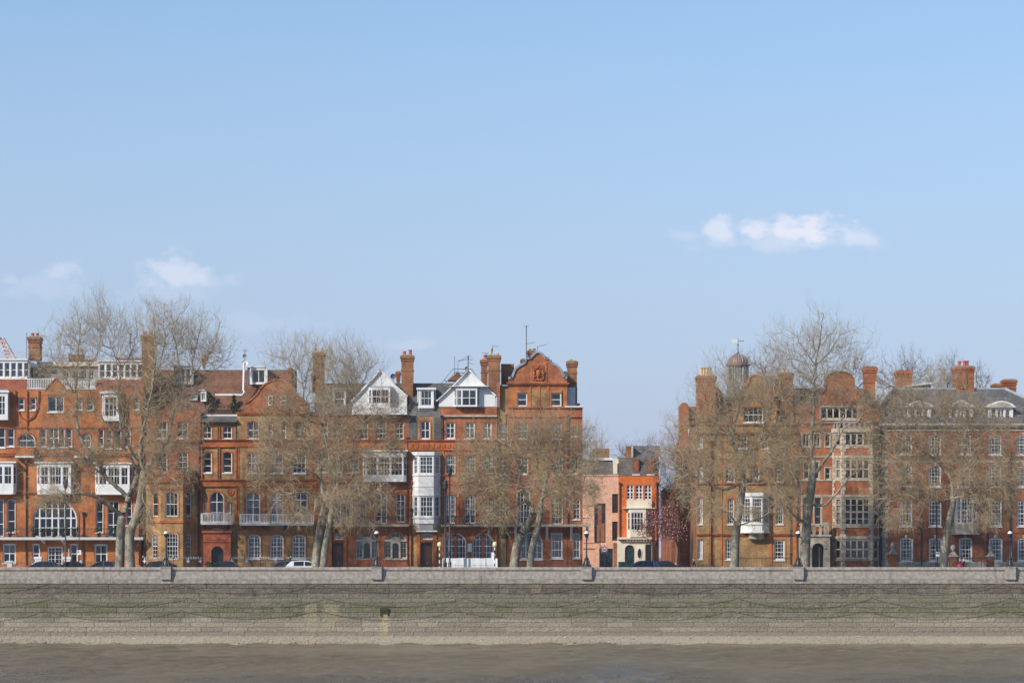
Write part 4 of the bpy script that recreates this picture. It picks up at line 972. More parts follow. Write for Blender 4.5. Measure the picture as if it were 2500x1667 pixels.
m = MB(); u0, um, u1 = C.x(555), C.x(730), C.x(893); zl, zm, zr = C.z(508) + .17, C.z(318) + .17, C.z(478) + .17
m.add([(u0, -.2, zl), (um, -.2, zm), (u1, -.2, zr), (u0, 6, zl), (um, 6, zm), (u1, 6, zr)], [(0, 1, 4, 3), (1, 2, 5, 4)]); m.build('gable_roof', 'tile_brown', C.root)
o, (l, f_, r) = C.canted(655, 675, 790, 808, 420, 545, .7, 'white_paint', base=.05, top='lead'); C.bw(o, f_, .03, .97, 432, 520, 4, 2, mull=(2,), trans=(1,)); C.bw(o, l, .1, .9, 432, 520, 1, 2, trans=(1,)); C.bw(o, r, .1, .9, 432, 520, 1, 2, trans=(1,))
m = MB(); zt, zb = C.z(545), C.z(588); m.fbox(C.f, C.x(560), C.x(897), zt - .07, zt, .7, .8); m.fbox(C.f, C.x(560), C.x(897), zb, zb + .07, 0, .82)
for i in range(58): u = C.x(563) + i * (C.x(894) - C.x(563)) / 57; m.fbox(C.f, u - .03, u + .03, zb + .07, zt - .07, .72, .78)
m.build('gable_balustrade', 'white_paint', C.root, kind='stuff')
C.pipe(898, 740, 1512, d=.12)
C.finish()

# ================================================================== D  red brick house with white bay tower
D = Building('bay_tower_house', 'red brick house with a white oriel tower over the brown door and white gable', 0, 960, 780, K)
D.wall(96, 292, 600, None, Yb); D.wall(292, 642, 538, None, 'brick_red'); D.core(98, 640, 604, 'brick_brown'); D.core(294, 640, 544, 'brick_brown', y0=.67, depth=9)
D.door(170, 1378, 240); D.W(170, 1322, 243, 1357, 5, 3, sill=False)
D.panel(146, 1308, 166, 1515, 0, .16, T, 'door_pilaster'); D.panel(246, 1308, 268, 1515, 0, .16, T, 'door_pilaster'); D.band(142, 272, 1358, 1374, .2, T, 'door_lintel'); D.band(142, 272, 1300, 1309, .5, 'white_paint', 'door_hood')
for (a, c) in ((318, 450), (488, 620)):
    D.W(a, 1316, c, 1478, 6, 4, 50, sur=T, surw=16, mull=(3,), trans=(2,), fw=.10, curt=None); xm = (a + c) / 2
    D.panel(xm - 8, 1318, xm + 8, 1478, -.2, -.05, 'stone_red', 'window_mullion')
D.balcony(296, 642, 1264, 1277, 1210, 1.0, 'stone_cream', 'iron_brown', posts=.17, bar=.03, ends=True)
for (a, b, c, e) in ((326, 1080, 384, 1212), (441, 1080, 507, 1212), (557, 1098, 613, 1208)): D.W(a, b, c, e + 45, 4, 6, 10, sur=T, surw=6, mull=(2,), trans=(3,), sill=False, name='french_window')
D.W(323, 836, 383, 952, 4, 4, sur=T, surw=7); D.W(440, 836, 507, 956, 4, 5, sur=T, surw=7, curt='full'); D.W(560, 836, 612, 952, 4, 4, sur=T, surw=7)
for (a, c, nc) in ((324, 381, 2), (442, 503, 2), (556, 607, 2)): D.W(a, 634, c, 736, nc, 3, sur=T, surw=7, mull=(1,), trans=(2,), fw=.11)
D.W(168, 626, 228, 738, 2, 2, mull=(1,), fw=.11, trans=(1,), sur=T, surw=8)
D.panel(96, 602, 146, 738, .0, .05, 'slate', 'slate_hanging'); D.panel(252, 602, 296, 738, .0, .05, 'slate', 'slate_hanging')
D.band(86, 642, 740, 756, .28, T); D.band(90, 642, 758, 806, .12, T, prof=False, name='frieze'); D.band(292, 642, 590, 600, .2, 'stone_cream'); D.band(296, 642, 952, 960, .1, T); D.band(292, 642, 1002, 1022, .12, T); D.band(88, 118, 1000, 1018, .2, T)
m = MB()
for i in range(16): m.lathe((0, 0, 0), [(.16, 0), (.16, .05), (.06, .08)], 8) if False else m.fbox(D.f, D.x(105 + i * 33), D.x(122 + i * 33), D.z(792), D.z(766), .1, .17)
m.build('frieze_blocks', T, D.root, kind='stuff')
for a in (96, 300, 392, 520, 626): D.panel(a, 808, a + 14, 1262, 0, .06, T, 'pilaster')
for a in (626, 100): D.panel(a, 1285, a + 14, 1515, 0, .06, T, 'pilaster')
o, (l, f_, r) = D.canted(120, 156, 250, 292, 828, 1258, .95, 'white_paint', top='lead')
D.bw(o, f_, .10, .93, 846, 950, 4, 4, trans=(2,), mull=(2,), curt='full'); D.bw(o, l, .22, .8, 846, 950, 2, 4, curt='full'); D.bw(o, r, .2, .8, 846, 950, 2, 4, curt='full')
D.bw(o, f_, .12, .93, 1092, 1214, 4, 4, trans=(2,), mull=(2,), curt=None); D.bw(o, l, .22, .8, 1092, 1214, 2, 4, curt=None); D.bw(o, r, .2, .8, 1092, 1214, 2, 4, curt=None)
m = MB()
for w_ in (l, f_, r):
    fc = w_['fc']; L = w_['u1']
    for (ya, yb, pr) in ((816, 838, .12), (955, 964, .06), (1024, 1032, .04), (1080, 1088, .06), (1216, 1226, .08)): m.fbox(fc, -.02, L + .02, D.z(yb, .6), D.z(ya, .6), -.04, pr)
m.build('oriel_moulding', 'white_paint', o)
m = MB(); zA, zB = D.z(1258, .6), D.z(1298, .4)
m.add([(D.x(122), 0, zA), (D.x(157, .9), -.9, zA), (D.x(249, .9), -.9, zA), (D.x(290), 0, zA), (D.x(160), 0, zB), (D.x(165, .5), -.5, zB), (D.x(244, .5), -.5, zB), (D.x(254), 0, zB)], [(0, 1, 2, 3), (0, 4, 5, 1), (1, 5, 6, 2), (2, 6, 7, 3), (4, 7, 6, 5)]); m.build('oriel_foot', 'white_paint', o)
D.roofx(98, 400, [(.0, 600), (.9, 500), (3.0, 380), (5, 380), (9, 600)], 'slate')
o, (l, f_, r) = D.canted(146, 158, 250, 262, 424, 545, .85, 'white_paint', base=-.95, name='dormer', top='lead'); D.bw(o, f_, .10, .90, 436, 530, 3, 2, trans=(1,), curt='full'); D.bw(o, l, .1, .9, 436, 530, 1, 2); D.bw(o, r, .1, .9, 436, 530, 1, 2)
m = MB(); m.fbox(D.f, D.x(143), D.x(265), D.z(432), D.z(420), -3, .05); m.build('dormer_roof', 'white_paint', o); m = MB(); m.fbox(D.f, D.x(150), D.x(258), D.z(545), D.z(430), -3, -.98); m.build('dormer_cheek', 'lead_dark', o)
m = MB(); zA, zB = D.z(545), D.z(578); m.add([(D.x(158), -.0, zA), (D.x(250), -.0, zA), (D.x(244), .55, zB), (D.x(164), .55, zB), (D.x(150), .9, zA), (D.x(258), .9, zA)], [(0, 1, 2, 3), (1, 5, 2), (0, 3, 4), (0, 4, 5, 1)]); m.build('dormer_foot', 'white_paint', o)
D.wall(282, 628, 498, 538, 'white_paint', d=.06, name='white_gable', thick=.6)
o = D.shape([(282, 498), (376, 408), (465, 316), (556, 408), (628, 470), (628, 498)], -.55, .06, 'white_paint', 'gable'); D.coping([(270, 506), (376, 408), (465, 314), (556, 408), (632, 474)], .15, -.7, .30, 'white_paint', 'barge_board', parent=o)
D.band(372, 566, 412, 424, .75, 'white_paint', 'gable_hood', base=.06)
m = MB(); u0, um, u1 = D.x(268), D.x(465), D.x(632); m.add([(u0, -.35, D.z(506) + .16), (um, -.35, D.z(314) + .17), (u1, -.35, D.z(474) + .16), (u0, 6, D.z(506) + .16), (um, 6, D.z(314) + .17), (u1, 6, D.z(474) + .16)], [(0, 1, 4, 3), (1, 2, 5, 4)]); m.build('gable_roof', 'slate_brown', D.root)
o, (l, f_, r) = D.canted(375, 388, 518, 535, 428, 538, .6, 'white_paint', base=.06, top='lead'); D.bw(o, f_, .02, .26, 434, 532, 2, 2, trans=(1,)); D.bw(o, f_, .29, .98, 434, 532, 2, 2, mull=(1,), trans=(1,), curt='blind'); D.bw(o, r, .1, .9, 434, 532, 1, 2); D.bw(o, l, .1, .9, 434, 532, 1, 2)
D.chimney(44, 128, 222, 520, 1.2, 1.6, 'brick_brown', ((67, 27), (103, 36)), poth=30); D.chimney(14, 46, 322, 430, 5, 1, 'brick_red', ())
D.chimney(536, 588, 248, 430, 3.0, 1.2, 'brick_brown', ((567, 30),)); D.chimney(580, 666, 222, 470, 1.2, 1.6, 'brick_brown', ((602, 44), (640, 14)), 'pot_cream')
m = MB()                                       # maintenance rails over the ridge
def rl(pts, y): m.tube([(D.x(a), y, D.z(b)) for a, b in pts], .035, 5)
for (k, y) in ((0, 4.3), (22, 4.6)): rl([(290 + k, 376), (362 + k * .4, 287 + k), (478 - k * .4, 287 + k), (545 - k, 380)], y)
for (a, b) in ((310, 352), (380, 300), (455, 300), (520, 345)): rl([(a, b), (a + 14, b + 16)], 4.45)
m.build('ridge_rail', 'aerial_metal', D.root)
m = MB(); m.poly(front(3.5), [(D.x(335, -3.5), D.z(378, -3.5)), (D.x(372, -3.5), D.z(345, -3.5)), (D.x(402, -3.5), D.z(322, -3.5)), (D.x(420, -3.5), D.z(345, -3.5)), (D.x(440, -3.5), D.z(378, -3.5))], -1.5, 0); m.build('rear_roof', 'tile_brown', D.root)
D.panel(460, 1380, 484, 1432, .0, .08, 'sign_white', 'notice_board')
D.pipe(112, 1180, 1512, d=.12); D.pipe(300, 604, 740, d=.14); D.pipe(316, 1000, 1512, d=.14)
D.finish()

# ================================================================== E  corner house with crested Dutch gable
E = Building('dutch_gable_house', 'red brick corner house with a Dutch gable bearing a terracotta crest', 0, 1200, 780, K)
E.wall(34, 104, 405, None, Yb, d=-.25); E.wall(104, 468, 400, None, 'brick_red', d=.06); E.wall(468, 562, 535, None, 'brick_red')
E.core(36, 466, 406, 'brick_brown'); E.core(466, 560, 540, 'brick_red', y0=.67)
for (a, c) in ((158, 220), (366, 430)): E.W(a, 452, c, 536, 1, 2, trans=(1,), sur='brick_orange', surw=12, fw=.10)
E.panel(107, 432, 146, 535, 0.05, .09, 'brick_orange', 'panel'); E.panel(434, 432, 466, 535, .05, .09, 'brick_orange', 'panel')
E.panel(246, 430, 285, 534, .05, .08, Yb); E.panel(301, 430, 342, 534, .05, .08, Yb); E.panel(286, 400, 300, 535, .05, .12, 'brick_orange', 'pilaster'); E.panel(343, 400, 356, 535, .05, .12, 'brick_orange', 'pilaster'); E.panel(232, 400, 245, 535, .05, .12, 'brick_orange', 'pilaster')
E.band(100, 472, 390, 408, .28, T, 'cornice', base=.06); E.band(104, 566, 536, 546, .15, T, base=.06); E.band(104, 562, 592, 602, .12, T, base=.06); E.band(34, 562, 742, 756, .2, T, base=.06); E.band(34, 562, 985, 1000, .15, T, base=.06)
for (a, b, c, e, nc, nr) in ((162, 637, 222, 738, 3, 4), (374, 637, 432, 738, 3, 4), (498, 655, 532, 722, 2, 3), (40, 642, 98, 740, 3, 4), (164, 846, 226, 952, 3, 4), (378, 846, 438, 958, 3, 4), (498, 846, 535, 952, 2, 4), (46, 846, 94, 952, 2, 4)):
    E.W(a, b, c, e, nc, nr, sur='brick_orange', surw=7, curt='full' if a < 250 and b < 700 else None)
E.panel(250, 820, 345, 985, .05, .08, Yb)
E.W(160, 1052, 236, 1262, 4, 5, 14, sur='stone_cream', surw=6, mull=(2,), trans=(3,), sill=False, name='french_window'); E.W(369, 1090, 438, 1262, 3, 4, 8, sur=T, surw=7, mull=(), trans=(3,), sill=False, name='french_window'); E.W(503, 1105, 546, 1232, 2, 4, 6, sur=T); E.W(50, 1095, 92, 1255, 2, 4, 6, sur=T, sill=False)
E.W(178, 1310, 316, 1478, 4, 4, 60, sur=T, surw=12, mull=(1, 3), trans=(2,), fw=.12, curt='full'); E.W(367, 1316, 438, 1473, 3, 3, mull=(), trans=(1,), fw=.13, curt='full'); E.W(503, 1316, 546, 1471, 2, 3, trans=(1,), fw=.1, curt='full')
E.balcony(-2, 612, 1263, 1277, 1222, 1.35, 'stone_cream', 'iron_black', posts=.14, bar=.008, brackets=(148, 342, 492, 590), braw=84, bm='white_paint', ends=False)
g = [(104, 396), (104, 368), (130, 366), (138, 346), (145, 324), (156, 305), (174, 291), (196, 280), (212, 268), (217, 256), (217, 246), (242, 245), (257, 228), (272, 212), (287, 206), (302, 212), (317, 228), (332, 245), (357, 246), (357, 256), (362, 268), (378, 280), (400, 291), (418, 305), (429, 324), (436, 346), (444, 366), (466, 368), (466, 396)]
o = E.shape(g, -.45, .06, 'brick_red', 'gable'); E.coping(g[1:-1], .22, -.55, .20, 'lead', parent=o)
E.panel(238, 268, 340, 390, .05, .14, 'brick_orange', 'crest_surround', o); E.panel(249, 281, 329, 381, .13, .15, 'stone_red', 'crest_ground', o)
m = MB()                                       # terracotta crest: shield, supporters, scrolls
def blob(cx, cy, rx, ry, d, n=8):
    u, z, a, b = E.x(cx), E.z(cy), E.w(rx), E.w(ry)
    ring = [(u + a * math.cos(2 * PI * i / n), z + b * math.sin(2 * PI * i / n)) for i in range(n)]; k = len(m.v)
    m.add([E.f.pt(p[0], p[1], .14) for p in ring] + [E.f.pt(u + (p[0] - u) * .55, z + (p[1] - z) * .55, .14 + d) for p in ring], [tuple(range(n, 2 * n))] + [(i, (i + 1) % n, (i + 1) % n + n, i + n) for i in range(n)])
blob(290, 338, 16, 28, .2, 10); blob(290, 338, 10, 20, .26, 10)
for sg in (-1, 1):
    blob(290 + sg * 28, 312, 6, 8, .2); blob(290 + sg * 28, 332, 8, 18, .18); blob(290 + sg * 30, 358, 6, 18, .16); blob(290 + sg * 20, 350, 7, 5, .14); blob(290 + sg * 14, 300, 14, 5, .14); blob(290 + sg * 18, 372, 12, 5, .14); blob(290 + sg * 36, 324, 4, 12, .12)
blob(290, 292, 8, 6, .16); blob(290, 372, 8, 7, .14); m.build('crest', 'brick_orange', o)
E.panel(58, 262, 140, 405, -5.0, -2.5, 'brick_brown', 'rear_stack'); E.panel(30, 402, 104, 410, -1.2, .0, 'lead', 'parapet_coping'); E.panel(36, 388, 52, 540, -.3, .2, 'brick_red', 'buttress')
E.chimney(218, 272, 193, 300, 2.2, 1.2, 'brick_brown', (232, 261), 'pot_cream', poth=14); E.chimney(178, 214, 246, 300, 4, 1.0, 'brick_brown', ())
E.chimney(462, 534, 258, 420, 2.0, 1.6, 'brick_brown', ((488, 14),), 'pot_cream', poth=12)
Wd = E.wall(458, 520, 412, 535, 'glass_sky_reflection', d=-1.6, name='roof_dormer', thick=.6); E.panel(460, 410, 532, 535, -5, -2.15, 'lead_dark', 'dormer_cheek'); E.panel(452, 533, 566, 541, -1.5, .25, 'white_paint', 'parapet_coping')
m = MB(); zt = E.z(412); m.fbox(E.f, E.x(520), E.x(548), E.z(535), E.z(512), -1.2, -1.1); m.build('roof_vent', 'lead_dark', E.root)
E.roofx(104, 470, [(.5, 400), (4.5, 300), (5.5, 300), (10, 400)], 'slate_brown')
E.pipe(92, 600, 1512, d=.0); E.pipe(473, 600, 1262, d=.1)
E.finish()

# ================================================================== side street houses
SY = 55.0; K6 = 4.356
G = Building('modern_infill_house', 'plain pink brick modern house with tall dark window slots in the side street', SY, 1400, 1040, K6, depth=10)
G.wall(60, 478, 528, None, 'brick_pink'); G.core(62, 476, 534, 'brick_pink')
for (a, b, c, e, nc) in ((222, 820, 342, 1238, 1), (412, 720, 478, 922, 2), (412, 1012, 474, 1216, 2)): G.W(a, b, c - (3 if c > 470 else 0), e, nc, 1, 0, mat='iron_brown', rec=.28, fw=.12, sill=False, mull=(1,), curt=None)
G.W(275, 1300, 420, 1640, 3, 1, mat='door_black', rec=.3, fw=.12, sill=False, name='garage_door'); G.panel(105, 1298, 225, 1306, 0, .06, 'stone_red', 'shadow_gap_trim')
G.panel(250, 1030, 336, 1232, -.45, -.24, 'brick_brown', 'slot_screen'); G.panel(262, 840, 300, 1030, -.45, -.25, 'stone_red', 'slot_screen'); G.panel(108, 1240, 270, 1246, 0, .03, 'stone_red', 'shadow_gap_trim'); G.panel(105, 840, 180, 846, 0, .03, 'stone_red', 'shadow_gap_trim'); G.panel(425, 1240, 470, 1640, 0, .05, 'brick_brown', 'side_pier'); G.panel(60, 1110, 212, 1114, 0, .012, 'stone_red', 'shadow_gap_trim')
for a in (300, 330, 365, 395): G.panel(a, 1330, a + 8, 1640, -.36, -.26, 'door_green', 'door_stile')
G.panel(60, 516, 480, 530, -.6, .1, 'brick_pink', 'parapet_coping')
o = G.panel(428, 345, 622, 505, -3.2, -1.0, 'cream_paint', 'roof_box'); G.panel(470, 395, 596, 500, -1.1, -.97, 'car_glass', 'roof_box_window'); G.panel(526, 395, 538, 500, -1.0, -.94, 'cream_paint', 'roof_box_mullion')
G.roofx(60, 430, [(.8, 528), (2.5, 380), (5, 340), (9, 528)], 'slate_brown'); G.panel(235, 325, 425, 352, -5, -3.2, 'white_paint', 'roof_sheet'); G.panel(225, 218, 400, 340, -8, -5.5, 'brick_brown', 'rear_stack')
G.finish()
H = Building('orange_render_house', 'orange house with a white oriel, round arched green door and corbelled white base', SY, 1400, 1040, K6, depth=10)
wh = H.wall(478, 910, 530, None, 'render_orange'); H.core(480, 908, 536, 'brick_brown')
for (a, c) in ((566, 640), (660, 736), (755, 831)): H.W(a, 626, c, 780, 2, 4, 0, fw=.10, bar=.06, trans=(2,), sill=False, mull=(1,))
H.panel(566, 784, 832, 870, 0, .35, 'cream_paint', 'oriel_panel'); H.band(556, 842, 868, 890, .8, 'cream_paint', 'oriel_cornice')
o, (l, f_, r) = H.canted(568, 606, 772, 836, 890, 1190, 1.0, 'cream_paint', top='lead'); H.bw(o, f_, .04, .82, 916, 1106, 4, 3, trans=(2,), mull=(1, 2, 3)); H.bw(o, r, .1, .9, 916, 1106, 2, 3, trans=(2,)); H.bw(o, l, .2, .8, 916, 1106, 1, 3, trans=(2,))
H.wall(466, 832, 1182, None, 'cream_paint', d=.5, name='base_wall', thick=1.1)
m = MB()
for i in range(9): m.fbox(front(SY - .5), H.x(566 + i * 29), H.x(578 + i * 29), H.z(1224), H.z(1204), 0, .35)
m.build('corbel_row', 'cream_paint', H.root, kind='stuff'); H.panel(466, 1180, 840, 1202, .4, 1.0, 'cream_paint', 'corbel_cornice')
H.W(545, 1262, 647, 1640, 4, 3, 50, mat='door_green', rec=.3, fw=.14, bar=.07, trans=(), sill=False, name='arched_door')
m = MB(); um, zm = H.x(596), H.z(1366)
for i in range(8):
    a = PI * i / 8; c_, s_ = math.cos(a), math.sin(a); L = 1.15; q = .07
    m.poly(front(SY - .5), [(um - c_ * L - s_ * q, zm - s_ * L + c_ * q), (um - c_ * L + s_ * q, zm - s_ * L - c_ * q), (um + c_ * L + s_ * q, zm + s_ * L - c_ * q), (um + c_ * L - s_ * q, zm + s_ * L + c_ * q)], -.28, -.21 + .002 * i)
m.build('door_spokes', 'door_green', H.root)
m = MB(); u, z = H.x(700), H.z(1352); n = 20; ring = [(u + H.w(21) * math.cos(2 * PI * i / n), z + H.w(52) * math.sin(2 * PI * i / n)) for i in range(n)]; m.sheet(front(SY - .5), ring, .015); m.build('oval_window', 'car_glass', H.root)
m = MB(); r2 = [(u + H.w(26) * math.cos(2 * PI * i / n), z + H.w(58) * math.sin(2 * PI * i / n)) for i in range(n)]
for i in range(n): m.poly(front(SY - .5), [ring[i], ring[(i + 1) % n], r2[(i + 1) % n], r2[i]], -.02, .06)
m.build('oval_window_rim', 'cream_paint', H.root); H.panel(762, 1256, 824, 1640, .45, .55, 'door_black', 'side_door')
H.roofx(482, 914, [(0, 528), (1.0, 328), (6, 328), (6, 528)], 'slate_brown'); H.roofx(640, 950, [(3, 328), (6, 186), (7, 186), (9, 328)], 'slate'); H.panel(640, 195, 648, 325, -6, -3, 'stone_cream', 'roof_kerb')
for a in (632, 786):
    H.panel(a, 345, a + 68, 502, -1.2, -.15, 'tile_brown', 'dormer'); H.panel(a + 14, 372, a + 54, 494, -.3, -.13, 'stone_red', 'blind_window'); H.panel(a - 8, 510, a + 74, 522, -.3, .05, 'white_paint', 'dormer_sill')
H.panel(540, 185, 560, 325, -8, -7.5, 'leaf_green', 'roof_planting') if False else None
H.panel(585, 190, 645, 325, -8, -6, 'brick_brown', 'rear_stack'); H.panel(908, 320, 920, 528, -.2, .1, 'white_paint', 'verge_board')
for a in (494, 886): H.pipe(a, 620, 1500, d=.12, r=.06)
H.finish()
# street flank: brick houses running back along the side street, seen edge on
def flank(name, label, Xf, y0, y1, h, mat, n, ch):
    b = Building(name, label, y0, 1400, 1040, K6, depth=y1 - y0)
    fc = Face((Xf, y1), (0, -1)); L = y1 - y0; W_ = b.wall(0, L, h, 0, mat, face=fc, raw=True, thick=.5)
    m = MB(); m.box(Xf + .52, Xf + 9, y0 + .02, y1 - .02, 0, h - .05); m.build('rear_wall', mat, b.root)
    m = MB(); q = h; m.add([(Xf - .2, y0, q), (Xf - .2, y1, q), (Xf + 4.5, y1, q + 3.2), (Xf + 4.5, y0, q + 3.2), (Xf + 9, y0, q), (Xf + 9, y1, q)], [(0, 3, 2, 1), (3, 4, 5, 2), (0, 4, 3), (1, 2, 5)]); m.build('roof', 'slate_brown', b.root)
    for i in range(n):
        u = L * (i + .5) / n
        for j in range(3): b.W(u - .5, 3.0 + j * 3.2, u + .5, 1.1 + j * 3.2, 2, 3, wall=W_, raw=True, sur='brick_red', surw=12, curt=None)
    for cx in ch:
        m = MB(); m.box(Xf + 1.0, Xf + 3.0, cx, cx + 1.6, h - 1, h + 5.2); m.box(Xf + .9, Xf + 3.1, cx - .1, cx + 1.7, h + 4.6, h + 4.9); o = m.build('chimney', 'brick_orange', b.root)
        for k in range(3):
            m = MB(); m.lathe((Xf + 1.4 + k * .6, cx + .8, h + 5.2), [(.18, 0), (.14, .1), (.14, .6), (.18, .62), (.18, .7), (.1, .7)], 8); m.build('chimney_pot', 'pot_red', o)
    b.finish(); return b
flank('terrace_house', 'shaded brick terrace house running back along the side street behind the corner house', X(1700), 15.2, 34, 10.5, 'brick_brown', 6, (22,))
flank('terrace_house', 'far brick terrace house at the end of the side street with orange chimney', X(1690), 34.2, 54.5, 9.5, 'brick_dark', 6, (40,))

# ================================================================== I  yellow brick corner house with domed cupola
I = Building('cupola_house', 'yellow brick corner house with a domed glazed cupola and white oriel over a bracket', 0, 1640, 780, K, depth=15)
I.wall(155, 772, 640, None, Yb); I.core(157, 770, 646, 'brick_brown')
R = 'brick_orange'
I.W(332, 903, 388, 1003, 3, 4, sur=R, surw=9); I.W(482, 903, 540, 1003, 3, 4, sur=R, surw=9); I.W(636, 903, 690, 1003, 3, 4, sur=R, surw=9)
I.W(343, 1105, 384, 1262, 3, 6, sur=R, surw=9); I.W(644, 1105, 688, 1262, 3, 6, sur=R, surw=9)
I.W(330, 1357, 373, 1481, 3, 5, sur=R, surw=9, fw=.12); I.W(633, 1359, 697, 1483, 3, 5, sur=R, surw=9, fw=.14)
for (a, c) in ((405, 466), (560, 606)): I.W(a, 716, c, 795, 3, 2, sur=R, surw=8)
for (b, e) in ((720, 792), (905, 1005), (1100, 1262), (1357, 1477)): I.W(163, b, 192, e, 2, 3, sur='stone_red', surw=5, mull=(1,), fw=.14)
for (a, c, mt) in ((196, 232, Yb), (236, 258, R), (600, 618, R), (744, 770, R), (300, 312, R)): I.panel(a, 700, c, 1515, 0, .07 if mt == R else .03, mt, 'pilaster')
I.band(155, 772, 696, 712, .2, 'stone_red'); I.band(155, 772, 1003, 1014, .16, R); I.band(155, 772, 1320, 1336, .18, 'stone_red'); I.band(155, 772, 640, 650, .2, R)
o, (l, f_, r) = I.canted(425, 492, 560, 602, 1080, 1312, 1.0, 'white_paint', top='lead')
I.bw(o, f_, .08, .92, 1102, 1252, 4, 6, trans=(4,), dep=1.0); I.bw(o, l, .15, .88, 1102, 1252, 3, 6, trans=(4,), dep=.5); I.bw(o, r, .15, .85, 1102, 1252, 3, 6, trans=(4,), dep=.5)
m = MB()
for w_ in (l, f_, r):
    for (ya, yb, pr) in ((1068, 1090, .14), (1256, 1266, .08), (1304, 1316, .12)): m.fbox(w_['fc'], -.02, w_['u1'] + .02, I.z(yb, .6), I.z(ya, .6), -.04, pr)
m.fbox(front(-1.0), I.x(500), I.x(552), I.z(1298, 1), I.z(1272, 1), -.02, .03); m.build('oriel_moulding', 'white_paint', o)
I.panel(474, 1312, 566, 1352, 0, .55, 'stone_cream', 'oriel_bracket'); I.panel(484, 1340, 556, 1360, -.002, .3, 'stone_cream', 'oriel_bracket')
g = [(380, 640), (380, 560), (388, 520), (415, 505), (430, 480), (440, 440), (470, 400), (486, 356), (512, 344), (538, 356), (552, 400), (584, 440), (596, 480), (612, 505), (638, 520), (646, 560), (646, 640)]
m = MB(); W_ = I.wall(438, 568, 536, 640, Yb, d=.04, name='gable_wall', thick=.6)
I.shape([(380, 640), (380, 560), (388, 520), (415, 505), (430, 480), (438, 446), (438, 640)], -.5, .04, Yb, 'gable'); I.shape([(568, 640), (568, 424), (584, 440), (596, 480), (612, 505), (638, 520), (646, 560), (646, 640)], -.5, .04, Yb, 'gable')
o = I.shape([(438, 536), (438, 446), (440, 440), (470, 400), (486, 356), (512, 344), (538, 356), (552, 400), (568, 424), (568, 536)], -.5, .04, Yb, 'gable'); I.coping(g[1:-1], .14, -.6, .16, R, parent=o)
I.W(443, 540, 563, 634, 4, 2, wall=W_, sur=R, surw=9, trans=(1,), fw=.07)
I.roofx(480, 760, [(.3, 640), (4.2, 345), (5.4, 345), (11, 640)], 'tile_brown'); I.roofx(250, 480, [(.3, 640), (3.0, 470), (8, 470), (11, 640)], 'tile_brown'); I.shape([(250, 470), (278, 395), (300, 405), (345, 470)], -4.2, -2.8, 'brick_red', 'side_gable'); I.roofx(520, 664, [(3.4, 400), (4.1, 328), (5.5, 328), (5.5, 400)], 'slate')
I.chimney(152, 278, 348, 700, .1, 2.0, 'brick_red', ((186, 54), (203, 54), (221, 54), (240, 54)), 'pot_cream'); I.chimney(668, 756, 330, 660, .8, 2.0, 'brick_brown', ((698, 36), (722, 26)), 'pot_cream')
# cupola
cu, cy_ = I.x(409, -5), 5.0; zb, zd, ze, zt = I.z(452, -5), I.z(395, -5), I.z(285, -5), I.z(212, -5); rr = I.w(64) * 1.02
m = MB(); m.box(cu - rr * 1.0, cu + rr * 1.0, cy_ - rr, cy_ + rr, zb - 1.2, zd); o = m.build('cupola_base', 'lead', I.root)
m = MB()
for i in range(8):
    a = PI / 8 + i * PI / 4; b = a + PI / 4; p, q = (cu + rr * math.cos(a), cy_ + rr * math.sin(a)), (cu + rr * math.cos(b), cy_ + rr * math.sin(b))
    m.tube([(p[0], p[1], zd), (p[0], p[1], ze)], .085, 6)
    for z_ in (zd + .05, (zd + ze) / 2, ze - .08): m.tube([(p[0], p[1], z_), (q[0], q[1], z_)], .045, 5)
    for t_ in (.34, .67): m.tube([(p[0] + (q[0] - p[0]) * t_, p[1] + (q[1] - p[1]) * t_, zd), (p[0] + (q[0] - p[0]) * t_, p[1] + (q[1] - p[1]) * t_, ze)], .04, 5)
cp = m.build('cupola_frame', 'lead', I.root)
m = MB(); n = 8
pts = [(cu + rr * .97 * math.cos(PI / 8 + i * PI / 4), cy_ + rr * .97 * math.sin(PI / 8 + i * PI / 4)) for i in range(8)]
m.add([(p[0], p[1], zd) for p in pts] + [(p[0], p[1], ze) for p in pts], [(i, (i + 1) % 8, (i + 1) % 8 + 8, i + 8) for i in range(8)]); m.build('cupola_glazing', 'clear_glass', cp)
m = MB(); Rd = rr * 1.0; hd = zt - ze; prof = [(rr * 1.22, 0), (rr * 1.22, .12), (rr * 1.05, .16)] + [(Rd * math.cos(a) ** .9, .16 + (hd - .16) * math.sin(a)) for a in np.linspace(.05, PI / 2 - .06, 9)]
m.lathe((cu, cy_, ze), prof, 16, PI / 16); dm = m.build('cupola_dome', 'dome_copper', I.root)
m = MB()
for i in range(16):
    a = i * PI / 8; m.tube([(cu + 1.01 * r_ * math.cos(a), cy_ + 1.01 * r_ * math.sin(a), ze + z_) for r_, z_ in prof[3:]], .035, 4)
m.build('dome_rib', 'lead', dm)
m = MB(); m.lathe((cu, cy_, zt - .1), [(.12, 0), (.16, .15), (.06, .3), (.035, .9), (.10, 1.0), (.035, 1.1), (.02, 1.6), (.01, 1.75)], 8); vz = zt + 1.28
m.box(cu - .02, cu + .6, cy_ - .015, cy_ + .015, vz - .03, vz + .03); m.build('finial', 'lead_dark', dm)
m = MB(); m.box(cu - .62, cu - .03, cy_ - .012, cy_ + .012, vz - .14, vz + .16); m.build('weather_vane', 'cream_paint', dm)
m = MB(); Wy = 12.5                               # rear wing gable that shows beyond the corner
m.box(X(1660, Wy), X(1682, Wy), Wy, Wy + 2.5, 0, Z(990, Wy)); m.poly(front(Wy), [(X(1660, Wy), Z(990, Wy)), (X(1682, Wy), Z(990, Wy)), (X(1676, Wy), Z(983, Wy)), (X(1666, Wy), Z(983, Wy))], -2.5, .0); m.build('wing_gable', 'brick_red', I.root)
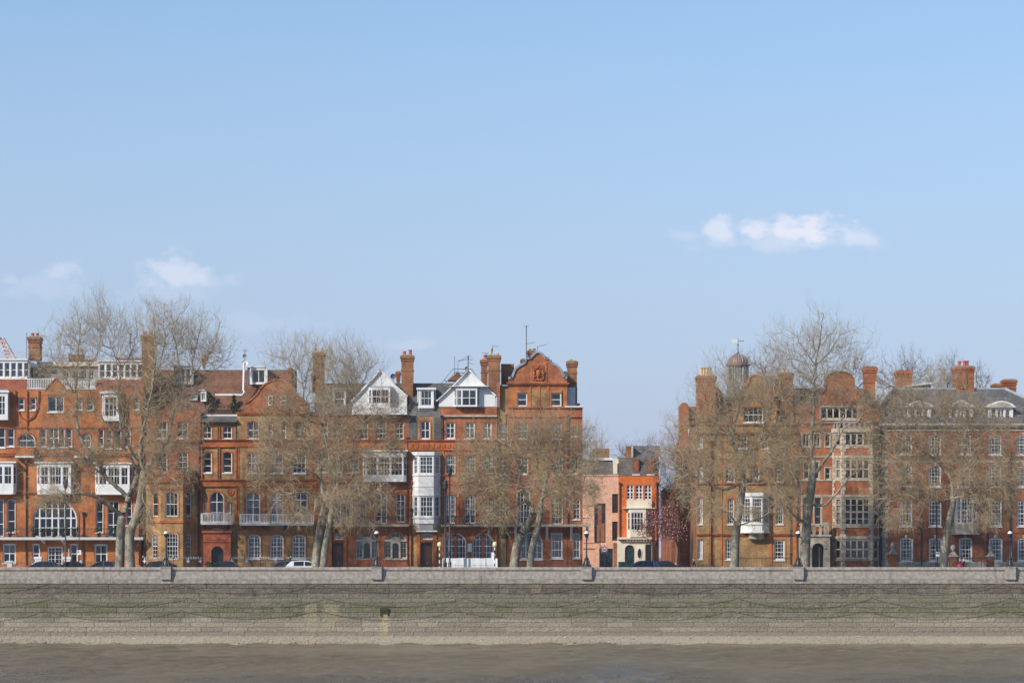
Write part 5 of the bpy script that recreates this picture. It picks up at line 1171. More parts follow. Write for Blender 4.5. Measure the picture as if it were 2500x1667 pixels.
m = MB(); m.xpoly(X(1682, Wy), X(1704, Wy), [(Wy + .3, Z(1020, Wy)), (Wy + 2.0, Z(990, Wy)), (Wy + 4.0, Z(1020, Wy))]); m.build('wing_roof', 'tile_red', I.root)
m = MB(); m.box(X(1680, Wy), X(1702, Wy), Wy - .3, Wy + 2.0, Z(1064, Wy), Z(1046, Wy)); m.build('wing_balcony', 'white_paint', I.root)
m = MB(); m.box(X(1682.5, Wy), X(1703, Wy), Wy + .8, Wy + 6, 0, Z(1022, Wy)); m.build('wing_wall', 'brick_red', I.root)
I.pipe(243, 760, 1512, d=.16); I.pipe(733, 1100, 1512, d=.16)
I.finish()

# ================================================================== J  red brick house with stone mullioned bay and porch
K8 = 2.375
J = Building('stone_bay_house', 'red brick house with tall stone-mullioned bay, stone arched porch and round-topped gable', 0, 1900, 740, K8)
st = 'stone_cream'
J.wall(107, 588, 592, None, 'brick_red'); J.core(109, 586, 598, 'brick_brown')
for (a, b, c, e, nc, nr) in ((140, 757, 181, 832, 2, 1), (206, 757, 244, 832, 2, 1), (272, 758, 302, 832, 1, 1), (212, 920, 238, 1020, 1, 2), (272, 955, 303, 1022, 1, 2), (150, 920, 180, 1020, 1, 2), (210, 1126, 250, 1290, 1, 3), (140, 1126, 176, 1290, 1, 3)):
    J.W(a, b, c, e, nc, nr, sur=st, surw=6, mat=st, mull=(1,), fw=.1)
J.W(246, 602, 466, 674, 6, 1, mat=st, mull=(1, 2, 3, 4, 5), bar=.06, fw=.14, sur=st, surw=5)
o, (l, f_, r) = J.canted(316, 372, 546, 584, 735, None, 1.25, 'brick_red', ground=True, top='lead')
for (a, b, nr, tr_) in ((752, 828, 1, ()), (902, 1020, 2, (1,)), (1130, 1288, 4, (2,)), (1370, 1482, 2, (1,))):
    J.bw(o, f_, .07, .90, a, b, 4, nr, dep=1.25, mat=st, mull=(1, 2, 3), trans=tr_, bar=.065, fw=.12, sur=st, surw=5, curt=None); J.bw(o, l, .28, .80, a, b, 1, nr, dep=.7, mat=st, trans=tr_, bar=.06, fw=.12, sur=st, surw=5, curt='full' if a in (902, 1130) else None); J.bw(o, r, .2, .8, a, b, 1, nr, dep=.7, mat=st, trans=tr_, bar=.06, fw=.1, curt=None)
m = MB()
for w_ in (l, f_, r):
    fc = w_['fc']; L = w_['u1']
    for (ya, yb, pr) in ((726, 748, .16), (832, 840, .05), (884, 896, .10), (1022, 1030, .06), (1110, 1124, .10), (1290, 1300, .07), (1350, 1364, .10), (1486, 1494, .08)): m.fbox(fc, -.02, L + .02, J.z(yb, .8), J.z(ya, .8), -.04, pr)
    for k, z_ in enumerate(np.arange(.3, J.z(740), .38)):          # toothed quoins
        q = .34 if k % 2 else .2
        m.fbox(fc, -.01, q, z_, z_ + .33, -.03, .045); m.fbox(fc, L - q, L + .01, z_, z_ + .33, -.03, .045)
m.build('bay_stonework', st, o)
m = MB(); zb = J.z(735, .9) + .1
for w_ in (l, f_, r):
    fc = w_['fc']; L = w_['u1']; m.fbox(fc, 0, L, zb + .62, zb + .74, -.2, .03)
    for i in range(int(L / .5)): m.fbox(fc, i * .5 + .05, i * .5 + .28, zb, zb + .62, -.15, .0)
m.build('bay_parapet', 'stone_grey', o)
J.band(107, 320, 884, 896, .1, st); J.band(107, 320, 1022, 1030, .08, st); J.band(107, 320, 1110, 1124, .1, st); J.band(107, 588, 690, 702, .2, 'stone_grey')
g = [(240, 592), (240, 528), (268, 515), (276, 492), (276, 445)] + [(355 - 79 * math.cos(a), 446 - 46 * math.sin(a)) for a in np.linspace(.1, PI - .1, 11)] + [(434, 445), (434, 492), (444, 512), (474, 530), (474, 592)]
oj = J.shape(g, -.5, .05, 'brick_red', 'gable'); J.coping(g[1:-1], .14, -.6, .16, 'brick_brown', parent=oj)
J.roofx(109, 586, [(.3, 592), (3.4, 480), (4.6, 480), (10, 592)], 'slate_brown')
m = MB(); f = J.f; P0, P1 = J.x(122, 1), J.x(300, 1); a, c = J.x(195, 1), J.x(266, 1); zp = J.z(1352, 1)      # stone porch
m.fbox(f, P0, a, .1, zp, -.1, 1.1); m.fbox(f, c, P1, .1, zp, -.1, 1.1); pts = arc_pts(a, c, J.z(1390, 1), J.w(34), 14)
for k in range(14): m.poly(f, [pts[k], pts[k + 1], (pts[k + 1][0], zp), (pts[k][0], zp)], -.1, 1.1)
m.fbox(f, P0 - .1, P1 + .1, zp, zp + .2, -.1, 1.25); oo = arc_pts(a - .25, c + .25, J.z(1382, 1), J.w(38), 14)
for k in range(14): m.poly(f, [oo[k], oo[k + 1], pts[k + 1], pts[k]], 1.05, 1.2)
o = m.build('porch', st, J.root)
m = MB(); m.fbox(f, P0 + .1, P0 + .5, zp + .2, zp + 1.2, .7, 1.15); m.fbox(f, P1 - .6, P1 - .1, zp + .2, zp + 1.4, .7, 1.15); m.fbox(f, P0, P1, zp + 1.1, zp + 1.25, .75, 1.1)
for i in range(9): m.fbox(f, P0 + .7 + i * .62, P0 + .95 + i * .62, zp + .2, zp + 1.1, .8, 1.0) if P0 + .95 + i * .62 < P1 - .6 else None
m.build('porch_balustrade', st, o); J.panel(190, 1386, 270, 1530, 0, .03, 'door_black', 'porch_door'); J.panel(232, 1410, 240, 1530, .03, .3, 'stone_cream', 'porch_column', o)
J.chimney(500, 578, 372, 600, 1.5, 2.0, 'brick_red', (), capm='brick_brown')
J.panel(90, 500, 132, 610, -3, -1.0, 'slate', 'side_roof'); J.pipe(592, 700, 1512, d=.1, r=.09); J.pipe(600, 700, 1512, d=.06, r=.06); J.pipe(112, 900, 1290, d=.1)
m = MB(); m.lathe((J.x(572, -3), 3.0, J.z(540, -3)), [(.05, 0), (.05, 2.4), (.22, 2.45), (.22, 2.6), (.03, 2.6), (.03, 3.6)], 8) if False else m.tube([(J.x(578), 1.2, J.z(600)), (J.x(578), 1.2, J.z(450))], .07, 6); m.build('roof_flue', 'white_paint', J.root)
J.finish()

# ================================================================== K  dark red sash-windowed house with slate hip roof
K9 = 2.703
Q = Building('sash_window_house', 'broad dark red brick house with rows of white sash windows and pedimented slate-roof dormers', 0, 2140, 820, K9)
Q.wall(34, 1330, 606, None, 'brick_dark'); Q.core(36, 1328, 612, 'brick_dark')
cols_ = [(150, 234), (342, 426), (540, 624), (738, 824), (926, 1012), (1116, 1200)]
for i, (a, c) in enumerate(cols_):
    Q.W(a, 652, c, 784, 4, 6, fw=.13, sill=True, trans=(3,)); Q.W(a + 4, 1330, c + 8, 1487, 4, 6, fw=.16, trans=(3,), rise=5)
    if i != 2: Q.W(a + 1, 857, c, 996, 4, 6, fw=.13, trans=(3,)); Q.W(a + 3, 1086, c + 2, 1256, 4, 6, fw=.13, trans=(3,))
    for yk in (1318, 843, 640): Q.shape([((a + c) / 2 - 4, yk + 14), ((a + c) / 2 + 8, yk + 14), ((a + c) / 2 + 11, yk - 6), ((a + c) / 2 - 7, yk - 6)], 0, .1, st, 'keystone')
Q.W(545, 857, 620, 996, 4, 6, fw=.13)
Q.band(30, 1334, 580, 608, .55, 'stone_cream', 'cornice'); Q.band(34, 1330, 614, 626, .12, 'stone_cream'); Q.band(34, 1330, 820, 836, .10, 'stone_cream'); Q.band(34, 1330, 1290, 1300, .06, 'brick_dark'); Q.band(34, 1330, 1490, 1524, .12, 'stone_grey', 'plinth')
m = MB()
for k, z_ in enumerate(np.arange(.8, Q.z(630), .40)): m.fbox(Q.f, Q.x(34), Q.x(34) + (.62 if k % 2 else .42), z_, z_ + .36, 0, .06)
m.build('quoins', 'stone_grey', Q.root)
o, (l, f_, r) = Q.canted(494, 516, 640, 662, 1050, 1308, .9, 'stone_cream', top='lead')
Q.bw(o, f_, .05, .32, 1066, 1236, 2, 6, fw=.08, trans=(3,)); Q.bw(o, f_, .36, .95, 1066, 1236, 4, 6, trans=(3,), mull=(2,)); Q.bw(o, l, .2, .8, 1066, 1236, 1, 6); Q.bw(o, r, .2, .8, 1066, 1236, 1, 6)
m = MB(); m.fbox(Q.f, Q.x(486), Q.x(670), Q.z(1052, .9), Q.z(1040, .9), 0, 1.1); m.build('oriel_cornice', 'stone_cream', o); m = MB(); m.fbox(Q.f, Q.x(490), Q.x(666), Q.z(1308, .9), Q.z(1298, .9), 0, 1.05); m.build('oriel_base_moulding', 'stone_cream', o)
m = MB(); ey, ry = Q.z(584) + .02, Q.z(357, -5); xa, xb = Q.x(26), Q.x(1340); ra, rb = Q.x(150), Q.x(846, -5)         # hipped slate roof
m.add([(xa, -.4, ey), (xb, -.4, ey), (xb, 12, ey), (xa, 12, ey), (ra, 4.5, ry), (rb, 4.5, ry), (ra, 7, ry), (rb, 7, ry)], [(0, 1, 5, 4), (1, 2, 7, 5), (2, 3, 6, 7), (3, 0, 4, 6), (4, 5, 7, 6), (0, 3, 2, 1)]); rf = m.build('roof', 'slate', Q.root)
m = MB(); m.tube([(ra, 4.5, ry + .05), (rb, 4.5, ry + .05)], .16, 6); hx = rb + (xb - rb) * .45; m.tube([(rb, 4.5, ry + .05), (xb, -.4, ey + .05)], .17, 6); m.build('ridge_lead', 'lead', rf)
for (a, b, c, e, kind) in ((212, 470, 366, 562, 'seg'), (484, 470, 642, 562, 'tri'), (748, 472, 908, 562, 'seg'), (1010, 472, 1170, 562, 'tri')):
    W_ = Q.wall(a, c, b - 4, e + 10, 'white_paint', d=-.55, name='dormer', thick=.5); Q.W(a + 18, b + 6, a + 50, e - 4, 1, 2, wall=W_, sill=False, trans=(), curt=None); Q.W(a + 58, b + 6, c - 58, e - 4, 2, 2, wall=W_, sill=False, mull=(1,), trans=(), curt=None); Q.W(c - 50, b + 6, c - 18, e - 4, 1, 2, wall=W_, sill=False, trans=(), curt=None)
    pts = [(a - 18, b - 4), (c + 18, b - 4), ((a + c) / 2, b - 52)] if kind == 'tri' else [(a - 18, b - 4), (c + 18, b - 4), (c - 12, b - 28), ((a + c) / 2 + 30, b - 42), ((a + c) / 2, b - 46), ((a + c) / 2 - 30, b - 42), (a + 12, b - 28)]
    p = Q.shape(pts, -1.1, -.28, 'white_paint', 'dormer_pediment'); Q.shape(pts, -4.0, -1.11, 'lead', 'dormer_roof'); Q.shape([(x_ + ((a + c) / 2 - x_) * .22, y_ + (b - 20 - y_) * .34) for x_, y_ in pts], -.3, -.25, 'stone_cream', 'pediment_field', p)
    Q.panel(a + 4, b - 4, c - 4, e + 10, -3.8, -1.06, 'lead_dark', 'dormer_cheek')
Q.chimney(135, 242, 232, 380, 5.5, 2.2, 'brick_red', (), capm='brick_red'); o = Q.chimney(522, 652, 203, 380, 4.0, 2.2, 'brick_red', ((558, 38), (592, 42), (610, 42)), 'pot_red')
Q.panel(582, 222, 640, 330, -4.05, -3.98, 'brick_dark', 'stack_panel'); Q.chimney(838, 930, 290, 420, 6.0, 2.0, 'brick_red', (), capm='cement'); Q.chimney(768, 838, 318, 380, 7.0, 1.5, 'brick_red', ())
m = MB(); m.poly(front(5), [(Q.x(240, -5), Q.z(352, -5)), (Q.x(358, -5), Q.z(352, -5)), (Q.x(358, -5), Q.z(318, -5)), (Q.x(240, -5), Q.z(336, -5))], -2, 0); o = m.build('roof_plant_room', 'teal_panel', Q.root)
m = MB(); m.poly(front(5), [(Q.x(180, -5), Q.z(338, -5)), (Q.x(368, -5), Q.z(316, -5)), (Q.x(368, -5), Q.z(306, -5)), (Q.x(180, -5), Q.z(332, -5))], -2.4, .4); m.build('plant_room_roof', 'white_paint', o)
Q.pipe(294, 1240, 1512, d=.1, r=.07); Q.pipe(730, 1260, 1512, d=.1, r=.07); Q.pipe(878, 840, 1512, d=.1, r=.07); Q.pipe(20, 640, 1512, d=.0, r=.09)
Q.finish()

# ------------------------------------------------------------------ trees
def np_mesh(name, V, Q, mat, parent, wpos, kind=None, smooth=True):
    me = bpy.data.meshes.new(name); V = np.asarray(V, dtype=np.float32) - np.array(wpos, dtype=np.float32)
    me.vertices.add(len(V)); me.vertices.foreach_set('co', V.ravel())
    n = Q.shape[1]; me.loops.add(Q.size); me.loops.foreach_set('vertex_index', Q.astype(np.int32).ravel())
    me.polygons.add(len(Q)); me.polygons.foreach_set('loop_start', (np.arange(len(Q)) * n).astype(np.int32)); me.polygons.foreach_set('loop_total', np.full(len(Q), n, dtype=np.int32))
    if smooth: me.polygons.foreach_set('use_smooth', np.ones(len(Q), dtype=bool))
    me.update(calc_edges=True); me.validate()
    me.materials.append(MATS[mat]); o = link(bpy.data.objects.new(name, me), parent, wpos)
    if kind: o['kind'] = kind
    return o
def unit(a): return a / np.maximum(np.linalg.norm(a, axis=-1, keepdims=True), 1e-9)
def tubes(P, R, n):
    """P: (k, m, 3) polylines, R: (k, m) radii -> verts, quads"""
    k, m, _ = P.shape; T = np.empty_like(P); T[:, 1:-1] = P[:, 2:] - P[:, :-2]; T[:, 0] = P[:, 1] - P[:, 0]; T[:, -1] = P[:, -1] - P[:, -2]; T = unit(T)
    ref = np.where(np.abs(T[..., 2:3]) > .9, np.array([1., 0, 0]), np.array([0, 0, 1.])); A = unit(np.cross(T, ref)); Bv = np.cross(T, A)
    th = np.arange(n) * 2 * PI / n
    V = P[:, :, None] + R[:, :, None, None] * (A[:, :, None] * np.cos(th)[:, None] + Bv[:, :, None] * np.sin(th)[:, None])
    idx = np.arange(k * m * n).reshape(k, m, n); nx_ = np.roll(idx, -1, 2)
    Qd = np.stack([idx[:, :-1], nx_[:, :-1], nx_[:, 1:], idx[:, 1:]], -1).reshape(-1, 4)
    return V.reshape(-1, 3), Qd
def tree(name, label, Y, base, limbs, lobes, seed, group='bare plane trees on the embankment', twigs=7, tw_len=(.5, 1.25), droop=0.0, bf=.45, bark_m='bark_plane', twig_m='twig_plane', tip=.0130, tw_r=.0088, cat='tree', balls=360, flowers=0, ymax=-1.9, g0=.12):
    g = np.random.default_rng(seed); pos, par, spec, att = [], [], [], []
    bx = X(base[0], Y); root = thing(name, label, cat, (bx, Y, g0), group)
    for li, (pts, r0, r1, dy) in enumerate(limbs):
        P = [np.array([X(a, Y), Y, Z(b, Y)]) for a, b in pts]
        if li == 0: P[0] = np.array([bx, Y, g0 - .05]); y0 = Y
        else:
            d = [np.linalg.norm((q - P[0])[[0, 2]]) for q in pos]; k0 = int(np.argmin(d)); y0 = pos[k0][1]; P[0] = pos[k0].copy()
        L = sum(np.linalg.norm(P[i + 1] - P[i]) for i in range(len(P) - 1)); done = 0; prev = -1 if li == 0 else k0
        for i in range(len(P) - 1):
            a, b = P[i], P[i + 1]; a0 = P[max(i - 1, 0)]; b1 = P[min(i + 2, len(P) - 1)]; sl = np.linalg.norm(b - a); n = max(1, int(round(sl / .45)))
            for j in range(0 if (i == 0 and li == 0) else 1, n + 1):
                t = j / n; q = .5 * ((2 * a) + (b - a0) * t + (2 * a0 - 5 * a + 4 * b - b1) * t * t + (-a0 + 3 * a - 3 * b + b1) * t ** 3)
                f = (done + sl * t) / L; q = q.copy(); q[1] = y0 + dy * f ** .9
                if li: q += g.normal(0, .05, 3)
                pos.append(q); par.append(prev); prev = len(pos) - 1; spec.append((r0 + (r1 - r0) * f) * (.88 if li == 0 else .82)); att.append(li > 0 or f > .93)
            done += sl
    nl = len(pos); C = []
    for lb in lobes:
        px, py, rx, ry, n = lb[:5]; py += 38 if py < 830 and Y < 0 else 22 if py < 900 and Y < 0 else 0; dyc = lb[5] if len(lb) > 5 else 0.0; rd = min(S(rx, Y) * .95, 5.8)
        n = int(n * .92); rx *= 1.10; ry *= 1.08; u = g.normal(0, .5, (n, 3)); q_ = np.linalg.norm(u, axis=1, keepdims=True); u = u * np.minimum(1, 1.3 / q_)
        ns = max(3, n // 26); cs = unit(g.normal(size=(ns, 3))) * g.uniform(.2, .85, (ns, 1)); rs = g.uniform(.24, .50, (ns, 1)) * np.array([[.85, .85, 1.25]])
        w_ = g.uniform(size=n) < (.15 if py < 930 else .4); k_ = g.integers(0, ns, n); u = np.where(w_[:, None], cs[k_] + u * rs[k_], u * .95)     # clumps with gaps between
        C.append(np.stack([X(px, Y) + u[:, 0] * S(rx, Y), Y + dyc + u[:, 1] * rd, Z(py, Y) + u[:, 2] * S(ry, Y)], -1))
    C = np.concatenate(C); C = C[(C[:, 1] < ymax) & (C[:, 2] > 1.6)]; N = len(C)
    pos = np.concatenate([np.array(pos), C]); par = np.array(par + [-1] * N); plen = np.zeros(len(pos))
    for i in range(1, nl): plen[i] = plen[par[i]] + np.linalg.norm(pos[i] - pos[par[i]]) * .6
    cand = np.array([i for i in range(nl) if att[i]])
    D = np.linalg.norm(C[:, None] - pos[cand][None], axis=2) + bf * plen[cand][None]
    bc = D.min(1); bp_ = cand[D.argmin(1)]; free = np.ones(N, bool)
    for _ in range(N):
        j = int(np.argmin(np.where(free, bc, 1e9))); free[j] = False; i = nl + j; par[i] = bp_[j]; plen[i] = plen[par[i]] + np.linalg.norm(pos[i] - pos[par[i]])
        dd = np.linalg.norm(C - pos[i], axis=1) + bf * plen[i]; u = free & (dd < bc); bc[u] = dd[u]; bp_[u] = i
    # radii (pipe model)
    order = np.argsort(plen[nl:]) + nl; full = list(range(nl)) + list(order); area = np.zeros(len(pos)); kids = [[] for _ in pos]
    for i in full:
        if par[i] >= 0: kids[par[i]].append(i)
    for i in full[::-1]:
        if not kids[i]: area[i] += tip ** 2.2
        if par[i] >= 0: area[par[i]] += area[i]
    rad = area ** (1 / 2.2); rad[:nl] = np.maximum(np.array(spec), np.minimum(rad[:nl], np.array(spec) * 1.15))
    for i in order: rad[i] = min(rad[i], rad[par[i]] * .92)
    # chains -> smooth tubes
    thick, thin = [], []; tvb, tqb, nvb = [], [], 0; vb, qb, nv = [], [], 0
    starts = [0] + [k for i in range(len(pos)) for k in sorted(kids[i], key=lambda k: -rad[k])[1:]]
    for s0 in starts:
        ch = ([par[s0]] if par[s0] >= 0 else []) + [s0]; i = s0
        while kids[i]: i = max(kids[i], key=lambda k: rad[k]); ch.append(i)
        P = pos[ch]; R_ = rad[ch].copy()
        if par[s0] >= 0: R_[0] = min(R_[0], R_[1] * 1.25)
        m_ = len(P)
        if m_ >= 2:
            a0 = np.concatenate([P[:1], P[:-1]])[:-1]; a = P[:-1]; b = P[1:]; b1 = np.concatenate([P[1:], P[-1:]])[1:]
            big = R_[0] > .05; t = .5; mid = .5 * (2 * a + (b - a0) * t + (2 * a0 - 5 * a + 4 * b - b1) * t * t + (-a0 + 3 * a - 3 * b + b1) * t ** 3)
            mid += g.normal(0, 1, mid.shape) * (np.linalg.norm(b - a, axis=1, keepdims=True) * (.05 if not big else .02))
            PP = np.empty((2 * m_ - 1, 3)); PP[0::2] = P; PP[1::2] = mid; RR = np.empty(2 * m_ - 1); RR[0::2] = R_; RR[1::2] = (R_[:-1] + R_[1:]) / 2
            RR[-1] *= .6; n = 10 if R_[0] > .25 else 7 if R_[0] > .1 else 5 if R_[0] > .04 else 3
            if s0 == 0: RR[0] *= 1.22; RR[1] *= 1.08
            v, q = tubes(PP[None], RR[None], n)
            if R_[0] > .075: tvb.append(v); tqb.append(q + nvb); nvb += len(v)
            else: vb.append(v); qb.append(q + nv); nv += len(v)
    wp = (bx, Y, g0); np_mesh('trunk', np.concatenate(tvb), np.concatenate(tqb), bark_m, root, wp)
    br_m = 'branch_plane' if twig_m == 'twig_plane' else twig_m
    np_mesh('branches', np.concatenate(vb), np.concatenate(qb), br_m, root, wp); vb, qb, nv = [], [], 0
    # twigs
    twigs = max(3, int(round(twigs * .72)))
    src = np.repeat(np.arange(nl, len(pos)), twigs); pd = unit(pos[src] - pos[par[src]]); Bp = pos[src] - pd * g.uniform(0, .6, (len(src), 1)) * np.linalg.norm(pos[src] - pos[par[src]], axis=1, keepdims=True)
    zlo, zhi = np.percentile(C[:, 2], 5), np.percentile(C[:, 2], 97); hrel = np.clip((Bp[:, 2] - zlo) / (zhi - zlo), 0, 1)[:, None]
    up = np.array([0, 0, 1.]); bias = up * ((hrel - .42) * 2.0 - droop); keep = g.uniform(size=len(src)) < np.clip(1.15 - .75 * hrel[:, 0], .2, 1)
    src, pd, Bp, hrel, bias = src[keep], pd[keep], Bp[keep], hrel[keep], bias[keep]
    d1 = unit(pd * .45 + g.normal(0, .8, Bp.shape) + bias * .45); hi_ = np.clip((hrel - .55) * 2.2, 0, 1); L = g.uniform(*tw_len, (len(src), 1)) * (1 + .6 * hi_); d1 = unit(d1 + up * hi_ * .9 + pd * hi_ * .5)
    d2 = unit(d1 * .8 + bias * .6 + g.normal(0, .5, Bp.shape)); M1 = Bp + d1 * L * .5; E1 = M1 + d2 * L * .5
    P = np.stack([Bp, M1, E1], 1); Rw = np.stack([np.full(len(src), tw_r * 1.15), np.full(len(src), tw_r * .9), np.full(len(src), tw_r * .5)], 1) * g.uniform(.7, 1.25, (len(src), 1)) * (1 - .25 * hi_)
    d3 = unit(d1 + g.normal(0, .7, Bp.shape) + bias * .5); E2 = M1 + d3 * L * g.uniform(.25, .5, L.shape); P2 = np.stack([M1, E2], 1); R2 = Rw[:, 1:] * .85
    for PP, RR in ((P, Rw), (P2, R2)):
        v, q = tubes(PP, RR, 3); vb.append(v); qb.append(q + nv); nv += len(v)
    cr_ = np_mesh('crown', np.concatenate(vb), np.concatenate(qb), twig_m, root, wp)
    def specks(nm, cnt, mat, r, hang):
        ok_ = np.nonzero(hrel[:, 0] < .86)[0]; k = g.choice(ok_, cnt); p = E1[k] - up * hang; V = (p[:, None] + octv[None] * r * g.uniform(.6, 1.3, (cnt, 1, 1))); F_ = np.array(octf)[None] + (np.arange(cnt) * 6)[:, None, None]
        np_mesh(nm, V.reshape(-1, 3), F_.reshape(-1, 3), mat, root, wp, 'stuff')
    if balls: specks('seed_balls', balls, 'bark_dark', .034, .08)
    if flowers: specks('blossoms', flowers, 'blossom', .062, .0)
    return root
def f1(*pts): return [(a / 2.528, 780 + b / 2.528) for a, b in pts]
def f2(*pts): return [(340 + a / 2.528, 780 + b / 2.528) for a, b in pts]
def f3(*pts): return [(640 + a / 2.528, 780 + b / 2.528) for a, b in pts]
def f5(*pts): return [(1200 + a / 2.5286, 780 + b / 2.5286) for a, b in pts]
def f7(*pts): return [(1640 + a / 2.528, 780 + b / 2.528) for a, b in pts]
def f8(*pts): return [(1900 + a / 2.375, 740 + b / 2.375) for a, b in pts]
def f9(*pts): return [(2140 + a / 2.703, 820 + b / 2.703) for a, b in pts]
TY = -14.0
tree('plane_tree', 'tall bare plane tree whose trunk forks low and spreads over the orange mansion block', TY, (291, 1385), [
    (f1((735, 1530), (742, 1400), (745, 1290), (752, 1215)), .52, .44, 0),
    (f1((752, 1215), (700, 1165), (640, 1115), (585, 1085), (520, 1075), (440, 1085)), .30, .06, -3.2),
    (f1((752, 1215), (775, 1150), (800, 1070), (825, 1000), (838, 930)), .34, .24, .8),
    (f1((790, 1080), (700, 1020), (645, 970), (610, 900), (560, 840), (510, 765), (470, 690), (458, 600), (455, 480), (456, 370), (462, 250), (470, 120), (478, 20)), .26, .05, 1.6),
    (f1((640, 970), (570, 900), (500, 830), (430, 790), (330, 770), (230, 800)), .12, .03, -2),
    (f1((455, 480), (420, 400), (380, 330), (330, 250), (300, 130)), .09, .02, -1.5), (f1((456, 370), (500, 300), (560, 240), (600, 130), (590, 30)), .09, .02, 1.5),
    (f1((838, 930), (800, 850), (745, 760), (690, 680), (600, 560), (560, 420), (570, 260)), .15, .03, -2.5),
    (f1((838, 930), (850, 870), (795, 800), (735, 660), (722, 500), (722, 370), (728, 300)), .18, .08, 1.0), (f1((728, 300), (690, 200), (660, 80)), .07, .02, -.8), (f1((728, 300), (780, 210), (815, 100), (840, 0)), .07, .02, .8)],
    [(185, 800, 58, 82, 330), (240, 760, 50, 65, 260), (305, 800, 60, 75, 300), (120, 900, 60, 60, 110), (200, 905, 90, 50, 200), (195, 990, 100, 70, 330), (300, 960, 70, 70, 240), (140, 1100, 85, 55, 200, -2), (225, 1115, 80, 60, 300, -1), (165, 1215, 75, 40, 210, -3), (290, 1080, 60, 60, 170)], 11, twigs=7)
tree('plane_tree', 'bare plane tree with leaning trunk shading the canted bay', TY - .6, (319, 1385), [
    (f1((800, 1530), (800, 1400), (805, 1310), (835, 1230), (865, 1120), (878, 1020), (888, 940)), .56, .36, 0),
    (f1((888, 940), (930, 880), (985, 810), (1020, 760), (1045, 690), (1060, 600), (1090, 500), (1130, 420), (1180, 330)), .26, .07, .8),
    (f1((1180, 330), (1190, 200), (1220, 60), (1240, -80)), .07, .02, 1), (f1((1180, 330), (1260, 260), (1330, 130), (1360, 0)), .07, .02, -1), (f1((1130, 420), (1100, 250), (1070, 60), (1060, -120)), .08, .02, -1.5), (f1((1180, 330), (1290, 320), (1380, 240), (1430, 150)), .06, .02, 2),
    (f1((888, 940), (870, 850), (880, 700), (920, 560), (950, 400), (970, 200), (960, -20)), .16, .03, -1.5), (f1((960, 400), (1000, 250), (1020, 90), (1010, -110)), .08, .02, 1.0),
    (f1((878, 1020), (940, 980), (1010, 960), (1080, 980), (1130, 1040)), .10, .03, -3), (f1((985, 810), (1080, 790), (1180, 790), (1260, 830)), .10, .03, -2)],
    [(375, 800, 40, 95, 230), (415, 775, 55, 70, 330), (470, 800, 52, 75, 300), (520, 840, 48, 70, 220), (400, 890, 80, 50, 220), (430, 970, 80, 65, 300), (360, 1000, 60, 70, 230), (460, 1060, 55, 60, 190), (400, 1090, 70, 55, 240, -2), (385, 1170, 50, 60, 170, -2), (450, 1150, 45, 60, 130, -2), (365, 1270, 24, 50, 60, -1)], 12, twigs=7)
tree('plane_tree', 'bare plane tree with thick mottled trunk beside the white hatchback, crown over the shaped gable', TY, (769, 1385), [
    (f3((325, 1530), (338, 1450), (352, 1360), (365, 1270), (382, 1190), (396, 1130)), .55, .42, 0),
    (f3((396, 1130), (375, 1070), (362, 990), (350, 920), (345, 850), (375, 790), (400, 720), (440, 640)), .28, .07, .5),
    (f3((362, 990), (300, 940), (230, 910), (160, 920)), .12, .03, -2.5), (f3((396, 1130), (330, 1100), (280, 1070), (200, 1080), (120, 1110)), .14, .03, -3.5),
    (f3((345, 850), (310, 760), (280, 660), (260, 540), (245, 430), (235, 330)), .15, .04, 1), (f3((245, 430), (180, 300), (120, 160)), .06, .02, -1), (f3((245, 430), (280, 300), (310, 180), (340, 80)), .06, .02, 1)],
    [(690, 870, 50, 55, 120), (740, 850, 55, 60, 190), (790, 860, 45, 45, 100), (690, 1000, 60, 60, 280), (760, 990, 75, 65, 330), (700, 1080, 80, 60, 330), (770, 1090, 75, 70, 300), (680, 1170, 60, 45, 150, -2), (735, 1260, 50, 32, 90, -3), (700, 1225, 45, 30, 50, -3), (650, 1060, 45, 60, 150), (640, 1130, 40, 40, 90, -2)], 13, twigs=7)
tree('plane_tree', 'bare plane tree with pale slanting trunk in front of the brown panelled door', TY - 1.0, (787, 1385), [
    (f3((372, 1530), (385, 1440), (400, 1350), (418, 1260), (432, 1170), (428, 1090)), .40, .31, 0),
    (f3((428, 1090), (460, 1040), (480, 990), (520, 900), (560, 830), (640, 810)), .22, .05, -.5), (f3((428, 1090), (500, 1100), (570, 1110), (640, 1070), (720, 1050)), .14, .03, -3),
    (f3((520, 900), (470, 800), (490, 680), (540, 560), (590, 430)), .14, .03, 1.5), (f3((590, 430), (560, 300), (555, 170)), .05, .02, 0), (f3((590, 430), (640, 330), (660, 200)), .05, .02, 0),
    (f3((560, 830), (580, 720), (640, 640), (720, 560)), .10, .02, -1), (f3((460, 1040), (440, 900), (400, 780), (390, 640)), .12, .03, -1.5)],
    [(850, 865, 60, 55, 190), (890, 900, 50, 45, 100), (810, 880, 40, 45, 80), (840, 970, 75, 60, 330), (860, 1050, 90, 60, 360), (930, 1040, 50, 55, 150), (850, 1130, 85, 60, 340, -1), (940, 1130, 50, 55, 130, -1), (840, 1220, 75, 50, 260, -3), (920, 1215, 55, 55, 130, -3), (880, 1275, 60, 25, 70, -3), (960, 980, 40, 40, 80), (965, 1080, 35, 45, 90)], 14, twigs=8, droop=.15)
